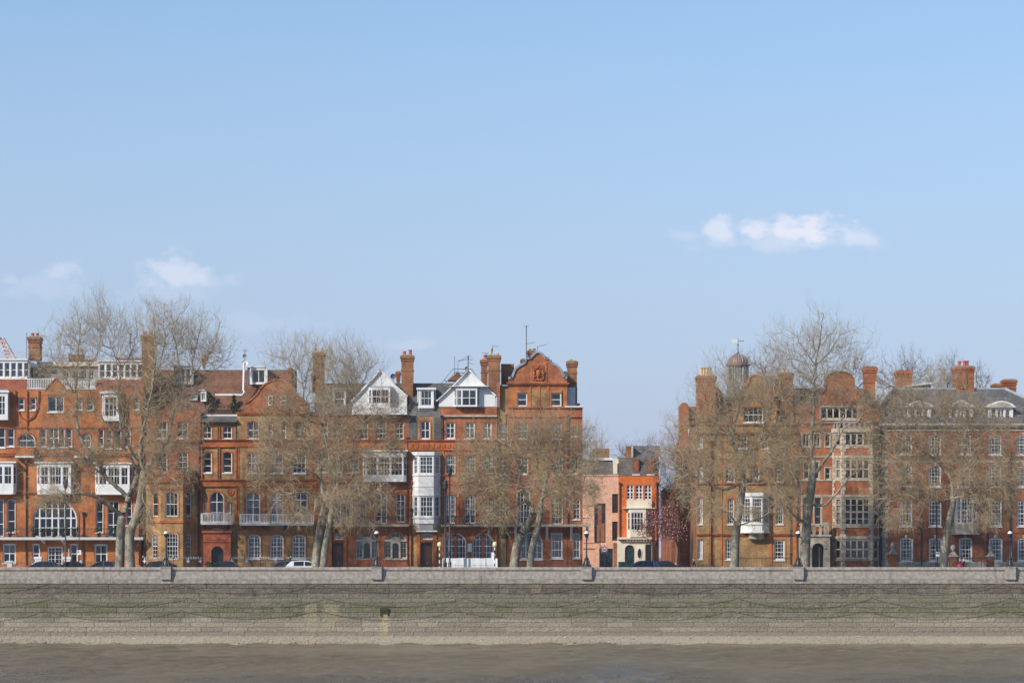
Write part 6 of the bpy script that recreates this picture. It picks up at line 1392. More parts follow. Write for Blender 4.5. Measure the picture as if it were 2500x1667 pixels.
tree('plane_tree', 'bare plane tree with dark curving trunk rising across the wide arched window', TY, (1253, 1385), [
    (f5((130, 1530), (150, 1440), (170, 1360), (200, 1300), (240, 1235), (262, 1190)), .55, .40, 0),
    (f5((262, 1190), (225, 1120), (180, 1010), (180, 920), (210, 840), (240, 760)), .24, .05, 1), (f5((225, 1120), (150, 1150), (80, 1190), (20, 1200)), .14, .03, -3),
    (f5((180, 920), (130, 820), (70, 770)), .10, .03, -2), (f5((262, 1190), (230, 1060), (160, 1030), (60, 1020), (-40, 1060)), .12, .03, -2.5), (f5((240, 760), (250, 660), (300, 590)), .05, .02, 1)],
    [(1230, 1092, 75, 60, 237), (1290, 1077, 70, 55, 230), (1190, 1120, 70, 60, 237), (1250, 1150, 80, 60, 259), (1205, 1210, 65, 55, 216, -2), (1170, 1180, 50, 40, 93, -2), (1220, 1265, 50, 35, 100, -3), (1140, 1150, 45, 55, 122, -2), (1150, 1080, 45, 40, 79), (1270, 1022, 55, 25, 28)], 15, twigs=8, droop=.1)
tree('plane_tree', 'bare plane tree with pale trunk under the crested gable, branches reaching to the house corner', TY - .8, (1293, 1385), [
    (f5((232, 1530), (245, 1450), (262, 1370), (285, 1280), (300, 1200), (305, 1130)), .40, .32, 0),
    (f5((305, 1130), (340, 1080), (400, 1060), (450, 1090), (500, 1150)), .16, .04, -3), (f5((305, 1130), (330, 1010), (370, 900), (400, 800), (420, 700)), .22, .05, .8), (f5((370, 900), (450, 880), (540, 900), (620, 860)), .14, .03, -1), (f5((330, 1010), (280, 900), (280, 780)), .14, .03, 1)],
    [(1340, 1072, 75, 55, 237), (1390, 1082, 60, 60, 180), (1330, 1110, 75, 65, 237), (1400, 1130, 65, 65, 216), (1450, 1130, 45, 60, 93, -2), (1440, 1102, 40, 55, 79), (1350, 1190, 70, 50, 194, -2), (1420, 1200, 45, 60, 144, -3), (1370, 1235, 45, 35, 72, -3), (1350, 1022, 60, 30, 43), (1430, 1057, 30, 25, 28)], 16, twigs=8, droop=.1)
tree('plane_tree', 'bare plane tree with straight upright trunk in front of the cupola house railing', TY, (1793, 1385), [
    (f7((388, 1530), (392, 1400), (400, 1290), (418, 1180), (432, 1080), (438, 1000)), .50, .36, 0),
    (f7((438, 1000), (440, 900), (430, 850), (390, 790), (372, 720), (400, 620), (425, 500)), .28, .06, .8), (f7((430, 850), (500, 800), (550, 740), (568, 640), (600, 560)), .16, .04, -1), (f7((372, 720), (300, 660), (255, 580), (245, 490)), .12, .03, 1.5),
    (f7((438, 1000), (380, 1030), (320, 1050), (250, 1030), (190, 990), (120, 970), (50, 920)), .20, .04, -3), (f7((438, 1000), (510, 960), (570, 930), (630, 900), (700, 940)), .15, .03, -2.5), (f7((438, 1000), (560, 1000), (620, 1050), (690, 1110), (740, 1180)), .18, .04, -3), (f7((400, 1290), (370, 1220), (330, 1190), (280, 1170)), .10, .03, -3)],
    [(1740, 970, 70, 60, 300), (1820, 960, 70, 60, 320), (1890, 970, 60, 65, 260), (1700, 1050, 70, 60, 300), (1780, 1060, 80, 60, 340), (1870, 1070, 70, 65, 300), (1655, 1110, 65, 60, 230, -1), (1720, 1150, 70, 60, 280, -2), (1810, 1140, 70, 50, 200, -2), (1900, 1150, 60, 60, 230, -2), (1730, 1240, 60, 40, 120, -3), (1660, 1200, 40, 40, 80, -2), (1910, 1235, 45, 40, 100, -3), (1770, 900, 50, 35, 80), (1840, 1260, 40, 35, 60, -3)], 17, twigs=7)
tree('plane_tree', 'tallest bare plane tree with its trunk beside the stone porch', TY, (1965, 1385), [
    (f8((150, 1530), (158, 1400), (168, 1250), (185, 1120), (198, 1010), (205, 930)), .56, .40, 0),
    (f8((205, 930), (190, 860), (192, 760), (205, 640), (210, 520), (215, 440), (222, 360), (240, 250), (260, 130), (270, 50)), .26, .04, .8), (f8((222, 360), (160, 280), (90, 180)), .07, .02, -1), (f8((222, 360), (300, 280), (370, 180), (440, 150)), .08, .02, 1), (f8((222, 360), (130, 330), (40, 320)), .07, .02, 1.5), (f8((240, 250), (330, 150), (340, 60)), .05, .015, -1),
    (f8((198, 1010), (240, 960), (290, 880), (335, 800), (380, 720), (450, 690)), .22, .05, -1), (f8((185, 1170), (260, 1170), (320, 1110), (400, 1010), (490, 940)), .18, .04, -3), (f8((168, 1280), (110, 1250), (50, 1190), (-20, 1140)), .20, .05, -3), (f8((205, 930), (140, 830), (120, 700), (150, 600)), .14, .03, 1.5), (f8((335, 800), (380, 640), (470, 600), (560, 590)), .10, .03, 1)],
    [(1915, 840, 65, 60, 180), (1990, 800, 65, 70, 250), (2060, 835, 65, 60, 190), (1985, 890, 100, 50, 220), (1960, 960, 70, 60, 260), (2040, 970, 60, 45, 150), (2110, 990, 60, 40, 180), (1920, 1050, 60, 60, 230), (2010, 1060, 60, 40, 90), (2120, 1060, 50, 40, 100), (1910, 1180, 50, 70, 220, -2), (1950, 1120, 45, 45, 120), (2080, 1130, 50, 30, 60, -3), (2150, 990, 35, 30, 70)], 18, twigs=7)
tree('plane_tree', 'bare plane tree with pale leaning trunk before the oriel of the sash window house', TY, (2303, 1385), [
    (f9((440, 1530), (448, 1430), (460, 1330), (478, 1240), (492, 1160), (502, 1080)), .46, .34, 0),
    (f9((502, 1080), (500, 980), (470, 900), (420, 840), (410, 740), (430, 640), (425, 560)), .22, .05, .8), (f9((502, 1080), (560, 960), (600, 860), (560, 790), (590, 700)), .16, .03, -.8), (f9((502, 1080), (600, 1040), (700, 1000), (800, 980), (880, 1010)), .17, .03, -2.5), (f9((502, 1080), (420, 1090), (330, 1060), (240, 1020), (150, 1060)), .18, .04, -2.5), (f9((420, 840), (330, 760), (240, 700), (150, 640)), .12, .03, 1), (f9((330, 1060), (290, 1110), (260, 1190), (220, 1260)), .08, .02, -2), (f9((700, 1000), (730, 900), (790, 820)), .08, .02, 1)],
    [(2200, 1010, 80, 60, 330), (2290, 1000, 70, 60, 280), (2370, 1020, 70, 60, 300), (2180, 1100, 70, 60, 320), (2260, 1090, 70, 60, 260), (2340, 1100, 80, 60, 340), (2430, 1090, 70, 70, 320), (2170, 1190, 60, 60, 280, -2), (2240, 1200, 60, 50, 160, -2), (2370, 1180, 70, 50, 260, -2), (2440, 1190, 50, 60, 200, -2), (2190, 960, 60, 35, 130), (2310, 930, 70, 30, 90), (2185, 1265, 40, 40, 90, -3), (2390, 1255, 45, 40, 110, -3), (2480, 1150, 40, 80, 130)], 19, twigs=8, droop=.1)
tree('weeping_tree', 'slender pale-stemmed tree with drooping reddish twigs at the mouth of the side street', 14.0, (1664, 1385), [
    ([(1664, 1390), (1661, 1362), (1656, 1335), (1648, 1310), (1642, 1285)], .13, .10, 0), ([(1642, 1285), (1628, 1240), (1610, 1200)], .08, .02, -.5), ([(1642, 1285), (1650, 1230), (1655, 1170), (1640, 1110)], .09, .02, .5), ([(1650, 1230), (1672, 1200), (1685, 1160)], .05, .02, 0)],
    [(1630, 1210, 42, 60, 150), (1660, 1200, 40, 70, 170), (1645, 1120, 42, 50, 120), (1640, 1280, 34, 35, 60), (1610, 1140, 30, 45, 60)], 20, group=None, twigs=8, droop=.55, bark_m='bark_pale', twig_m='twig_red', ymax=24, balls=0)
tree('blossom_tree', 'small dark-limbed tree with crimson pink blossom beside the orange house', 5.0, (1598, 1390), [
    ([(1598, 1392), (1597, 1360), (1595, 1335)], .17, .13, 0), ([(1595, 1335), (1580, 1315), (1562, 1300)], .07, .02, -.5), ([(1595, 1335), (1590, 1300), (1585, 1270)], .07, .02, .4), ([(1595, 1335), (1608, 1310), (1628, 1290)], .09, .02, 0), ([(1608, 1310), (1615, 1280), (1622, 1250)], .05, .02, .5)],
    [(1575, 1288, 26, 26, 70), (1600, 1265, 26, 30, 70), (1625, 1275, 32, 34, 130), (1645, 1290, 26, 28, 80), (1625, 1300, 30, 18, 60)], 21, group=None, twigs=5, tw_len=(.3, .7), bark_m='bark_dark', twig_m='twig_red', ymax=60, balls=0, flowers=560)
for k, (bx_, yy, pts, lb, lab) in enumerate((
    (2215, 30, [(2215, 1390), (2214, 1100), (2212, 960)], [(2170, 915, 40, 45, 110), (2215, 895, 35, 45, 120), (2255, 915, 35, 40, 100), (2130, 925, 30, 35, 60)], 'bare tree behind the slate roof beside the teal plant room'),
    (2318, 34, [(2318, 1390), (2318, 1100), (2316, 960)], [(2310, 915, 30, 45, 150), (2330, 910, 24, 40, 90)], 'bare feathery tree just beside the tall orange chimney behind the slate roof'),
    (2400, 40, [(2400, 1390), (2400, 1100), (2400, 960)], [(2398, 925, 26, 35, 90)], 'small bare tree rising behind the hip of the slate roof'),
    (2085, 26, [(2085, 1390), (2085, 1100), (2086, 960)], [(2060, 910, 40, 40, 90), (2110, 900, 35, 40, 90)], 'bare tree behind the round gable and the orange chimney'),
    (1855, 24, [(1855, 1390), (1858, 1100), (1860, 960)], [(1850, 895, 50, 35, 130), (1800, 905, 30, 40, 60), (1890, 890, 30, 40, 60)], 'bare tree behind the cupola roof'),
    (1530, 72, [(1530, 1390), (1530, 1200), (1532, 1120)], [(1525, 1105, 30, 26, 90), (1580, 1090, 40, 24, 80)], 'bare tree beyond the slate roofs at the end of the side street'))):
    tree('background_tree', lab, yy, (bx_, 1390), [(pts, .3, .10, 0)], lb, 40 + k, group='bare trees behind the rooftops', twigs=5, tw_len=(.4, 1.0), twig_m='twig_far', bark_m='bark_dark', ymax=200, balls=60)

# ------------------------------------------------------------------ embankment lamps on the parapet piers
def lamp(pc, label):
    x = X(pc, WY + .06); y = WY + .06; z0 = zc1 + .05
    root = thing('embankment_lamp', label, 'street lamp', (x, y, z0), 'cast iron lamps on the parapet piers')
    m = MB(); m.lathe((x, y, z0), [(.42, 0), (.42, .06), (.34, .10), (.30, .16), (.26, .36), (.20, .50), (.17, .62), (.20, .66), (.20, .70), (.13, .76)], 12)
    for i in range(4):
        a = PI / 4 + i * PI / 2; c, s_ = math.cos(a), math.sin(a)
        m.tube([(x + c * .16, y + s_ * .16, z0 + .62), (x + c * .28, y + s_ * .28, z0 + .45), (x + c * .30, y + s_ * .30, z0 + .28), (x + c * .40, y + s_ * .40, z0 + .16), (x + c * .46, y + s_ * .46, z0 + .05)], [.03, .06, .07, .06, .07], 6)
        m.lathe((x + c * .42, y + s_ * .42, z0), [(.07, 0), (.10, .06), (.10, .13), (.05, .19)], 6)
    m.build('base', 'iron_black', root, smooth=True)
    m = MB(); n = 12; m.lathe((x, y, z0 + .74), [(.11, 0), (.12, .05), (.085, .12), (.095, .2), (.07, .3), (.055, 1.2), (.05, 1.52), (.08, 1.55), (.08, 1.6), (.05, 1.64), (.05, 1.72), (.10, 1.78), (.11, 1.82)], n); m.build('post', 'iron_black', root, smooth=True)
    m = MB(); m.lathe((x, y, z0 + 2.52), [(.10, 0), (.17, .12), (.20, .24), (.205, .30)], 14); m.build('globe', 'iron_black', root, smooth=True)
    m = MB(); m.lathe((x, y, z0 + 2.825), [(.215, 0), (.215, .03), (.19, .10), (.12, .18), (.05, .22), (.02, .25)], 14); m.build('lamp_cap', 'globe_white', root, smooth=True)
    m = MB(); m.lathe((x, y, z0 + 3.06), [(.05, 0), (.06, .05), (.02, .10), (.01, .2)], 8); m.build('finial', 'iron_black', root)
    return root
for pc, lb in zip(piers, ('cast iron parapet lamp in front of the yellow canted bay', 'cast iron parapet lamp between the two pedimented arched windows', 'cast iron parapet lamp before the pink modern house',
        'cast iron parapet lamp in front of the stone arched porch', 'cast iron parapet lamp before the sash window house')): lamp(pc, lb)

# tall lamp columns and poles by the road
def column(px, ytop, Y, label, head=True, r=.085, arm=0):
    x = X(px, Y); zt = Z(ytop, Y); g0 = .12; root = thing('lamp_column', label, 'lamp post', (x, Y, g0), 'dark columns along the embankment road')
    m = MB(); m.lathe((x, Y, g0), [(.22, 0), (.22, .25), (.16, .32), (.15, 1.1), (.17, 1.15), (r, 1.3), (r * .7, zt - g0)], 10); m.build('post', 'iron_black', root, smooth=True)
    if head:
        m = MB(); m.lathe((x, Y, zt), [(.05, 0), (.10, .1), (.20, .25), (.24, .62), (.30, .66), (.16, .86), (.05, .95), (.02, 1.1)], 8); m.build('lantern', 'iron_black', root)
        m = MB(); m.tube([(x - .4, Y, zt - .35), (x + .4, Y, zt - .35)], .02, 5); m.build('ladder_bar', 'iron_black', root)
    return root
column(160, 1195, -11, 'dark lamp column standing before the white french doors'); column(1087, 1200, -24.5, 'dark lamp column just inside the white hoarding with a lantern head')
column(1098, 1165, -24.5, 'taller dark lamp column in front of the arched white windows'); column(2287, 1240, -11, 'dark column carrying a pale sign beside the leaning pale trunk', head=False); column(2470, 1130, -11, 'tall dark lamp column behind the parapet lamp at the sash window house', head=True)
def plate(name, label, cat, px, py, w, h, Y, mat, poletop, g=None, pole='iron_black'):
    x = X(px, Y); root = thing(name, label, cat, (x, Y, .12), g); m = MB(); m.lathe((x, Y, .12), [(.05, 0), (.04, .1), (.035, Z(poletop, Y) - .12)], 8); m.build('post', pole, root)
    zc = Z(py, Y); m = MB(); m.box(x - w / 2, x + w / 2, Y - .07, Y - .05, zc - h / 2, zc + h / 2); p = m.build('plate', mat, root); return root, x, zc, p
r_, x, zc, p = plate('parking_sign', 'white parking sign on a dark pole between the narrow windows', 'sign', 193, 1348, .42, .44, -11, 'sign_white', 1255)
m = MB(); m.box(x - .13, x - .08, -11.085, -11.071, zc - .06, zc + .14); m.box(x - .075, x - .01, -11.085, -11.071, zc + .10, zc + .14); m.box(x - .075, x - .01, -11.085, -11.071, zc + .01, zc + .05); m.box(x - .012, x + .03, -11.085, -11.071, zc + .045, zc + .105); m.build('sign_print', 'sign_black', p)
r_, x, zc, p = plate('parking_sign', 'pale blue-white sign plate at the sash window house beside the leaning pale trunk', 'sign', 2289.5, 1352, .36, .42, -11.3, 'sign_white', 1340)
m = MB(); m.box(x - .12, x + .12, -11.385, -11.371, zc + .02, zc + .12); m.build('sign_print', 'sign_blue', p)
r_, x, zc, p = plate('speed_limit_sign', 'round 20 speed limit sign on a grey backing board at the side street', 'sign', 1475, 1341, .62, .64, -10, 'sign_grey', 1329)
Ys = -10.075
m = MB(); n = 28
def ringp(r): return [(x + r * math.cos(2 * PI * i / n), zc + r * math.sin(2 * PI * i / n)) for i in range(n)]
for i in range(n): a_, b_ = ringp(.28), ringp(.21); m.poly(front(Ys), [a_[i], a_[(i + 1) % n], b_[(i + 1) % n], b_[i]], 0, .012)
m.build('red_ring', 'sign_red', p); m = MB(); m.poly(front(Ys), ringp(.212), 0, .006); m.build('white_disc', 'sign_white', p)
cu_ = bpy.data.curves.new('speed_number', 'FONT'); cu_.body = '20'; cu_.size = .30; cu_.align_x = 'CENTER'; cu_.align_y = 'CENTER'; cu_.extrude = .003; cu_.materials.append(MATS['sign_black'])
cu_.offset = .008
tmp = bpy.data.objects.new('tmp_text', cu_); col.objects.link(tmp); bpy.context.view_layer.update(); me_t = bpy.data.meshes.new_from_object(tmp.evaluated_get(bpy.context.evaluated_depsgraph_get())); bpy.data.objects.remove(tmp)
if not me_t.materials: me_t.materials.append(MATS['sign_black'])
o = bpy.data.objects.new('speed_number', me_t); link(o, p, (x, Ys - .012, zc)); o.rotation_euler = (PI / 2, 0, 0)
m = MB(); m.box(x - .19, x - .17, -10.02, -9.98, .12, zc); m.build('post', 'iron_black', r_)
# tall slim pole next to the sign
m = MB(); m.lathe((X(1465, -12), -12, .12), [(.07, 0), (.05, .2), (.035, Z(1290, -12) - .12)], 8); tag(m.build('slim_pole', 'iron_black'), 'slim dark pole beside the 20 speed limit sign', 'pole')
m = MB(); m.lathe((X(1138.5, -24.5), -24.5, .12), [(.05, 0), (.035, .2), (.03, Z(1318, -24.5) - .12)], 8); tag(m.build('slim_pole', 'iron_black'), 'slim dark pole between the two arched white windows', 'pole')
# Belisha beacons
for px, lb in ((1073, 'striped crossing beacon with yellow globe beside the brown door pilaster'), (1208, 'striped crossing beacon with yellow globe at the yellow brick strip')):
    Y = -25.5; x = X(px, Y); zt = Z(1327, Y); root = thing('crossing_beacon', lb, 'beacon', (x, Y, .12), 'zebra crossing beacons'); n = 9; h = (zt - .27 - .12) / n
    for i in range(n):
        m = MB(); m.lathe((x, Y, .12 + i * h), [(.045, 0), (.045, h - .001)], 10); m.build('pole_band', 'sign_black' if i % 2 else 'sign_white', root)
    m = MB(); m.lathe((x, Y, zt - .30), [(.06, 0), (.15, .06), (.20, .18), (.20, .28), (.15, .42), (.05, .48)], 14); m.build('globe', 'beacon_yellow', root, smooth=True)
    if px > 1100:
        m = MB(); m.box(x - .30, x - .06, Y - .1, Y + .1, zt - 1.35, zt - .75); m.build('control_box', 'sign_white', root)
# white hoarding with a hoop rail in front
x0, x1 = X(1080, -25), X(1213, -25); root = thing('white_hoarding', 'low white sheeted hoarding below the arched windows', 'hoarding', ((x0 + x1) / 2, -23, .12)); m = MB(); n = 26; ht = Z(1363, -23)
for i in range(n):
    a, b = x0 + (x1 - x0) * i / n, x0 + (x1 - x0) * (i + 1) / n; da, db = .012 * math.sin(i * 1.7), .012 * math.sin((i + 1) * 1.7); ha, hb = ht + .02 * math.sin(i * .9), ht + .02 * math.sin((i + 1) * .9)
    m.add([(a, -23 + da, .12), (b, -23 + db, .12), (b, -23 + db, hb), (a, -23 + da, ha), (a, -22.2, ha + .05), (b, -22.2, hb + .05), (a, -22.2, .12), (b, -22.2, .12)], [(0, 1, 2, 3), (3, 2, 5, 4), (4, 5, 7, 6)])
m.build('sheet', 'white_paint', root)
m = MB(); m.box(x0 - .05, x0 + .02, -23.1, -22.2, .12, ht); m.box(x1 - .02, x1 + .05, -23.1, -22.2, .12, ht); m.build('end_board', 'white_paint', root)
railing('guard_rail', 'thin grey pedestrian guard rail in front of the white hoarding', 'railing', X(1096, -26), X(1205, -26), -25.2, 1.12, .55, 'lead', r=.015)
# railings in front of the houses
railing('spiked_railing', 'black railing with white spear finials and crosses before the canted bay', 'railing', X(349, -5), X(493, -5), -5, 1.72, .16, fin='sign_white', crosses=[X(v, -5) for v in (353, 459, 489)])
railing('spiked_railing', 'black railing with white spear finials and crosses right of the dark porch', 'railing', X(562, -5), X(762, -5), -5, 1.72, .16, fin='sign_white', crosses=[X(v, -5) for v in (566, 602, 673)])
railing('area_railing', 'dark red painted railing below the pedimented arched windows', 'railing', X(842, -3), X(1000, -3), -3, 1.45, .14, mat='stone_red', fin='stone_red')
railing('area_railing', 'black railing in front of the yellow brick wall and upright trunk', 'railing', X(1800, -4), X(1932, -4), -4, 1.75, .15)
railing('area_railing', 'low black railing at the foot of the stone-mullioned bay', 'railing', X(2032, -4), X(2146, -4), -4, 1.5, .15)
railing('area_railing', 'black railing between the brick gate piers of the sash window house', 'railing', X(2192, -6), X(2318, -6), -6, 1.55, .15); railing('area_railing', 'black railing beyond the middle urn pier of the sash window house', 'railing', X(2336, -6), X(2410, -6), -6, 1.75, .13)
railing('area_railing', 'black railing in front of the orange mansion block', 'railing', X(0, -4), X(288, -4), -4, 1.3, .14)
railing('area_railing', 'low dark railing along the crested corner house', 'railing', X(1330, -3), X(1420, -3), -3, 1.3, .14)
# gate piers
for px, top, lb in ((2180, 'pineapple', 'orange brick gate pier with stone cap and pineapple finial'), (2327, 'ball', 'brick gate pier with stone cap and urn before the oriel'), (2418, 'urn', 'brick gate pier with urn overlapping a sash window')):
    Y = -6; x = X(px, Y); root = thing('gate_pier', lb, 'gate pier', (x, Y, .12), 'gate piers of the sash window house'); m = MB(); zt = Z(1353 if px < 2200 else 1359, Y); m.box(x - .32, x + .32, Y - .32, Y + .32, .12, zt); m.build('shaft', 'brick_orange' if px < 2200 else 'brick_dark', root)
    m = MB(); m.lathe((x, Y, zt), [(.58, 0), (.60, .10), (.50, .14), (.30, .36), (.14, .52)], 4, PI / 4); m.build('cap', 'stone_grey', root)
    m = MB(); m.lathe((x, Y, zt + .50), [(.08, 0), (.16, .06), (.08, .12), (.20, .28), (.23, .44), (.17, .62), (.06, .74)] if top != 'ball' else [(.08, 0), (.1, .08), (.24, .26), (.26, .4), (.2, .56), (.08, .66)], 10); m.build('finial', 'stone_grey', root, smooth=True)
# planters by the french doors
for px, lb in ((94, 'white square planter left of the white french doors'.replace(' left of', ' at the near window side of')), (165, 'white square planter at the parking sign side of the white french doors')):
    Y = -3; x = X(px, Y); root = thing('planter', lb, 'planter', (x, Y, .12), 'white planters at the french doors'); zt = Z(1358, Y); m = MB(); m.lathe((x, Y, .12), [(.30, 0), (.42, .3), (.44, zt - .42), (.52, zt - .38), (.52, zt - .14), (.40, zt - .13)], 4, PI / 4); m.build('tub', 'white_paint', root)
    m = MB(); m.tube([(x + .1, Y, zt - .2), (x + .14, Y, zt + .4), (x + .1, Y, zt + .75)], .03, 5); m.build('stem', 'white_paint', root)
m = MB(); x = X(25, -3); m.box(x - .26, x + .26, -3.26, -2.74, .12, Z(1370, -3)); m.box(x - .3, x + .3, -3.3, -2.7, Z(1370, -3), Z(1368, -3)); m.box(x - .22, x + .22, -3.29, -3.26, .4, Z(1374, -3)); tag(m.build('white_pedestal', 'white_paint'), 'short white pedestal below the paired window of the orange mansion block', 'pedestal')
m = MB(); x = X(198, -9.6); m.box(x - .16, x + .16, -9.75, -9.45, .12, Z(1370, -9.6)); m.box(x - .18, x + .18, -9.77, -9.43, Z(1370, -9.6), Z(1369, -9.6) + .05); tag(m.build('service_box', 'white_paint'), 'small white service box at the foot of the parking sign', 'box')
# pot plants on the mansion balcony
zb = A.z(1343, 1.25)
for i, cx in enumerate((62, 210, 265, 335, 392, 462, 612, 706)):
    x, y = A.x(cx, .8), -.85; root = thing('pot_plant', ('leafy plant in a dark pot on the white balcony below the arched studio window' if 200 < cx < 480 else 'leafy plant in a dark pot on the white balcony by a tall window'), 'plant', (x, y, zb), 'pot plants on the mansion balcony')
    m = MB(); m.lathe((x, y, zb), [(.15, 0), (.21, .38), (.23, .38), (.23, .44), (.15, .44)], 10); m.build('pot', 'pot_dark', root)
    m = MB(); hh = rng.uniform(.35, .7)
    for k in range(70):
        q = np.array([rng.normal(0, .2), rng.normal(0, .16), rng.uniform(.1, 1) * hh]); s_ = .10; m.add([(x + q[0] + s_ * rng.normal(), y + q[1] + s_ * rng.normal(), zb + .44 + q[2] + s_ * rng.normal() * .6) for _ in range(3)], [(0, 1, 2)])
    m.build('foliage', 'leaf_green', root)
for cx, w_, h_ in ((584, .45, 1.5), (432, .6, 1.9)):
    x, y = B.x(cx, -1.5), 1.5; z0 = B.z(588); root = thing('terrace_shrub', 'conifer in a tub at the bright window on the roof terrace' if cx > 500 else 'dark conifer in a tub at the shaded end of the roof terrace', 'shrub', (x, y, z0), 'shrubs on the roof terrace')
    m = MB(); m.lathe((x, y, z0), [(.2, 0), (.28, .4), (.2, .4)], 8); m.build('tub', 'pot_dark', root); m = MB()
    for k in range(260):
        t_ = rng.uniform(0, 1); a = rng.uniform(0, 2 * PI); r = w_ * (1 - t_) ** .7 * rng.uniform(.3, 1); c_ = (x + r * math.cos(a), y + r * math.sin(a), z0 + .4 + t_ * h_); m.add([tuple(c_[j] + .11 * rng.normal() for j in range(3)) for _ in range(3)], [(0, 1, 2)])
    m.build('foliage', 'leaf_green', root)
# ------------------------------------------------------------------ roof aerials, dishes, crane
def aerial(px, ytop, ybot, Y, label, elems=(), hr=.025):
    x = X(px, Y); root = thing('tv_aerial', label, 'aerial', (x, Y, Z(ybot, Y)), 'television aerials on the roofs'); m = MB(); m.tube([(x, Y, Z(ybot, Y)), (x, Y, Z(ytop, Y))], hr, 5); m.build('mast', 'aerial_metal', root)
    for (py, dx0, dx1, rise, n) in elems:
        m = MB(); xa, xb = x + S(dx0, Y), x + S(dx1, Y); z = Z(py, Y); m.tube([(xa, Y, z), (xb, Y, z + S(rise, Y))], .016, 4)
        for i in range(n):
            t_ = i / max(1, n - 1); m.tube([(xa + (xb - xa) * t_, Y - .3, z + S(rise, Y) * t_), (xa + (xb - xa) * t_ + .03, Y + .3, z + S(rise, Y) * t_ + .18)], .010, 4)
        m.build('antenna', 'aerial_metal', root)
aerial(1285, 795, 880, 2.0, 'tall thin mast aerial on the crested gable', ((797, -6, 6, 0, 3), (840, 0, 21, 4, 4)), .045); aerial(1312, 846, 858, 2.0, 'small tilted aerial over the crested gable', ((847, 0, 24, 6, 5),))
aerial(1110, 870, 926, 5.5, 'plain vertical mast behind the white gable'); aerial(1143, 868, 920, 5.5, 'crowded aerial mast above the white gable apex', ((873, -6, 6, 4, 5), (882, -24, 2, 6, 7), (886, 0, 12, -3, 3), (878, 2, 10, 0, 3)), .05); aerial(1118, 888, 925, 5.2, 'short bent aerial by the ridge rail', ((884, 0, 16, 8, 5),))
aerial(1203, 845, 860, 2.0, 'small aerial above the clustered chimney stacks', ((845, 0, 14, -2, 3),)); aerial(1189, 862, 872, 3.4, 'little aerial on the red chimney pot stack', ((862, -12, 4, 0, 3),))
aerial(598, 854, 890, 3.0, 'aerial with small dish above the white roof flue', ((856, -6, 8, 0, 4),), .035); aerial(65, 812, 880, 3.0, 'thin mast aerial clamped to the mansion chimney', (), .03); aerial(100, 820, 880, 3.0, 'tilted aerial beside the mansion chimney', ((819, 0, 17, -4, 4),), .03)
aerial(1746, 892, 915, 1.5, 'thin rod aerial behind the four cream chimney pots', (), .02)
for px, py, Y, lb, r in ((598, 870, 2.6, 'grey satellite dish on the white roof flue', .22), (598, 886, 2.3, 'white satellite dish at the foot of the flue', .3), (1140, 900, 4.2, 'grey satellite dish by the white gable apex', .22), (960, 919, 4.0, 'dark satellite dish beside the tall chimney', .28)):
    m = MB(); x, z = X(px, Y), Z(py, Y); m.lathe((0, 0, 0), [(.02, -.02), (r * .6, .02), (r, .10), (r, .12), (r * .6, .045), (.02, .01)], 14); m.v = [(x + a, Y - c, z + b) for a, b, c in m.v]; m.tube([(x, Y, z), (x, Y - .3, z)], .015, 4); m.tube([(x, Y, z), (x, Y + .15, z - .35), (x, Y + .2, z - .9)], .025, 5)
    tag(m.build('satellite_dish', 'lead' if 'grey' in lb else ('white_paint' if 'white s' in lb else 'lead_dark'), smooth=False), lb, 'satellite dish')
Yc = 120; root = thing('tower_crane', 'pale red and white lattice crane jib showing above the roof trellis', 'crane', (X(34, Yc), Yc, 0)); pA, pB = Vector((X(40, Yc), Yc, Z(905, Yc))), Vector((X(4, Yc), Yc, Z(826, Yc))); n = 9
for i in range(n):
    m = MB(); a, b = pA.lerp(pB, i / n), pA.lerp(pB, (i + 1) / n); w0, w1 = .75 - .5 * i / n, .75 - .5 * (i + 1) / n; sd = Vector((1, 0, .45)).normalized()
    C4 = lambda p, w: [p + sd * w + Vector((0, w, 0)), p - sd * w + Vector((0, w, 0)), p - sd * w - Vector((0, w, 0)), p + sd * w - Vector((0, w, 0))]
    ca, cb = C4(a, w0), C4(b, w1)
    for k in range(4): m.tube([ca[k], cb[k]], .10, 4); m.tube([ca[k], cb[(k + 1) % 4]], .06, 4); m.tube([ca[k], ca[(k + 1) % 4]], .06, 4)
    m.build('jib_section', 'crane_red_hazed' if i % 3 else 'crane_white', root)
m = MB(); bx_ = X(40, Yc); bz = Z(905, Yc)
for sx in (-1, 1):
    for sy in (-1, 1): m.tube([(bx_ + sx, Yc + sy, 0), (bx_ + sx, Yc + sy, bz)], .12, 4)
for z_ in np.arange(0, bz - 2, 2.0): m.tube([(bx_ - 1, Yc - 1, z_), (bx_ + 1, Yc - 1, z_ + 2)], .07, 4); m.tube([(bx_ - 1, Yc + 1, z_ + 2), (bx_ + 1, Yc + 1, z_)], .07, 4); m.tube([(bx_ - 1, Yc - 1, z_ + 2), (bx_ - 1, Yc + 1, z_)], .07, 4)
m.build('mast', 'crane_white', root); m = MB(); m.tube([pB, pB + Vector((-1.6, 0, .3))], .12, 5); m.build('jib_head', 'lead_dark', root)
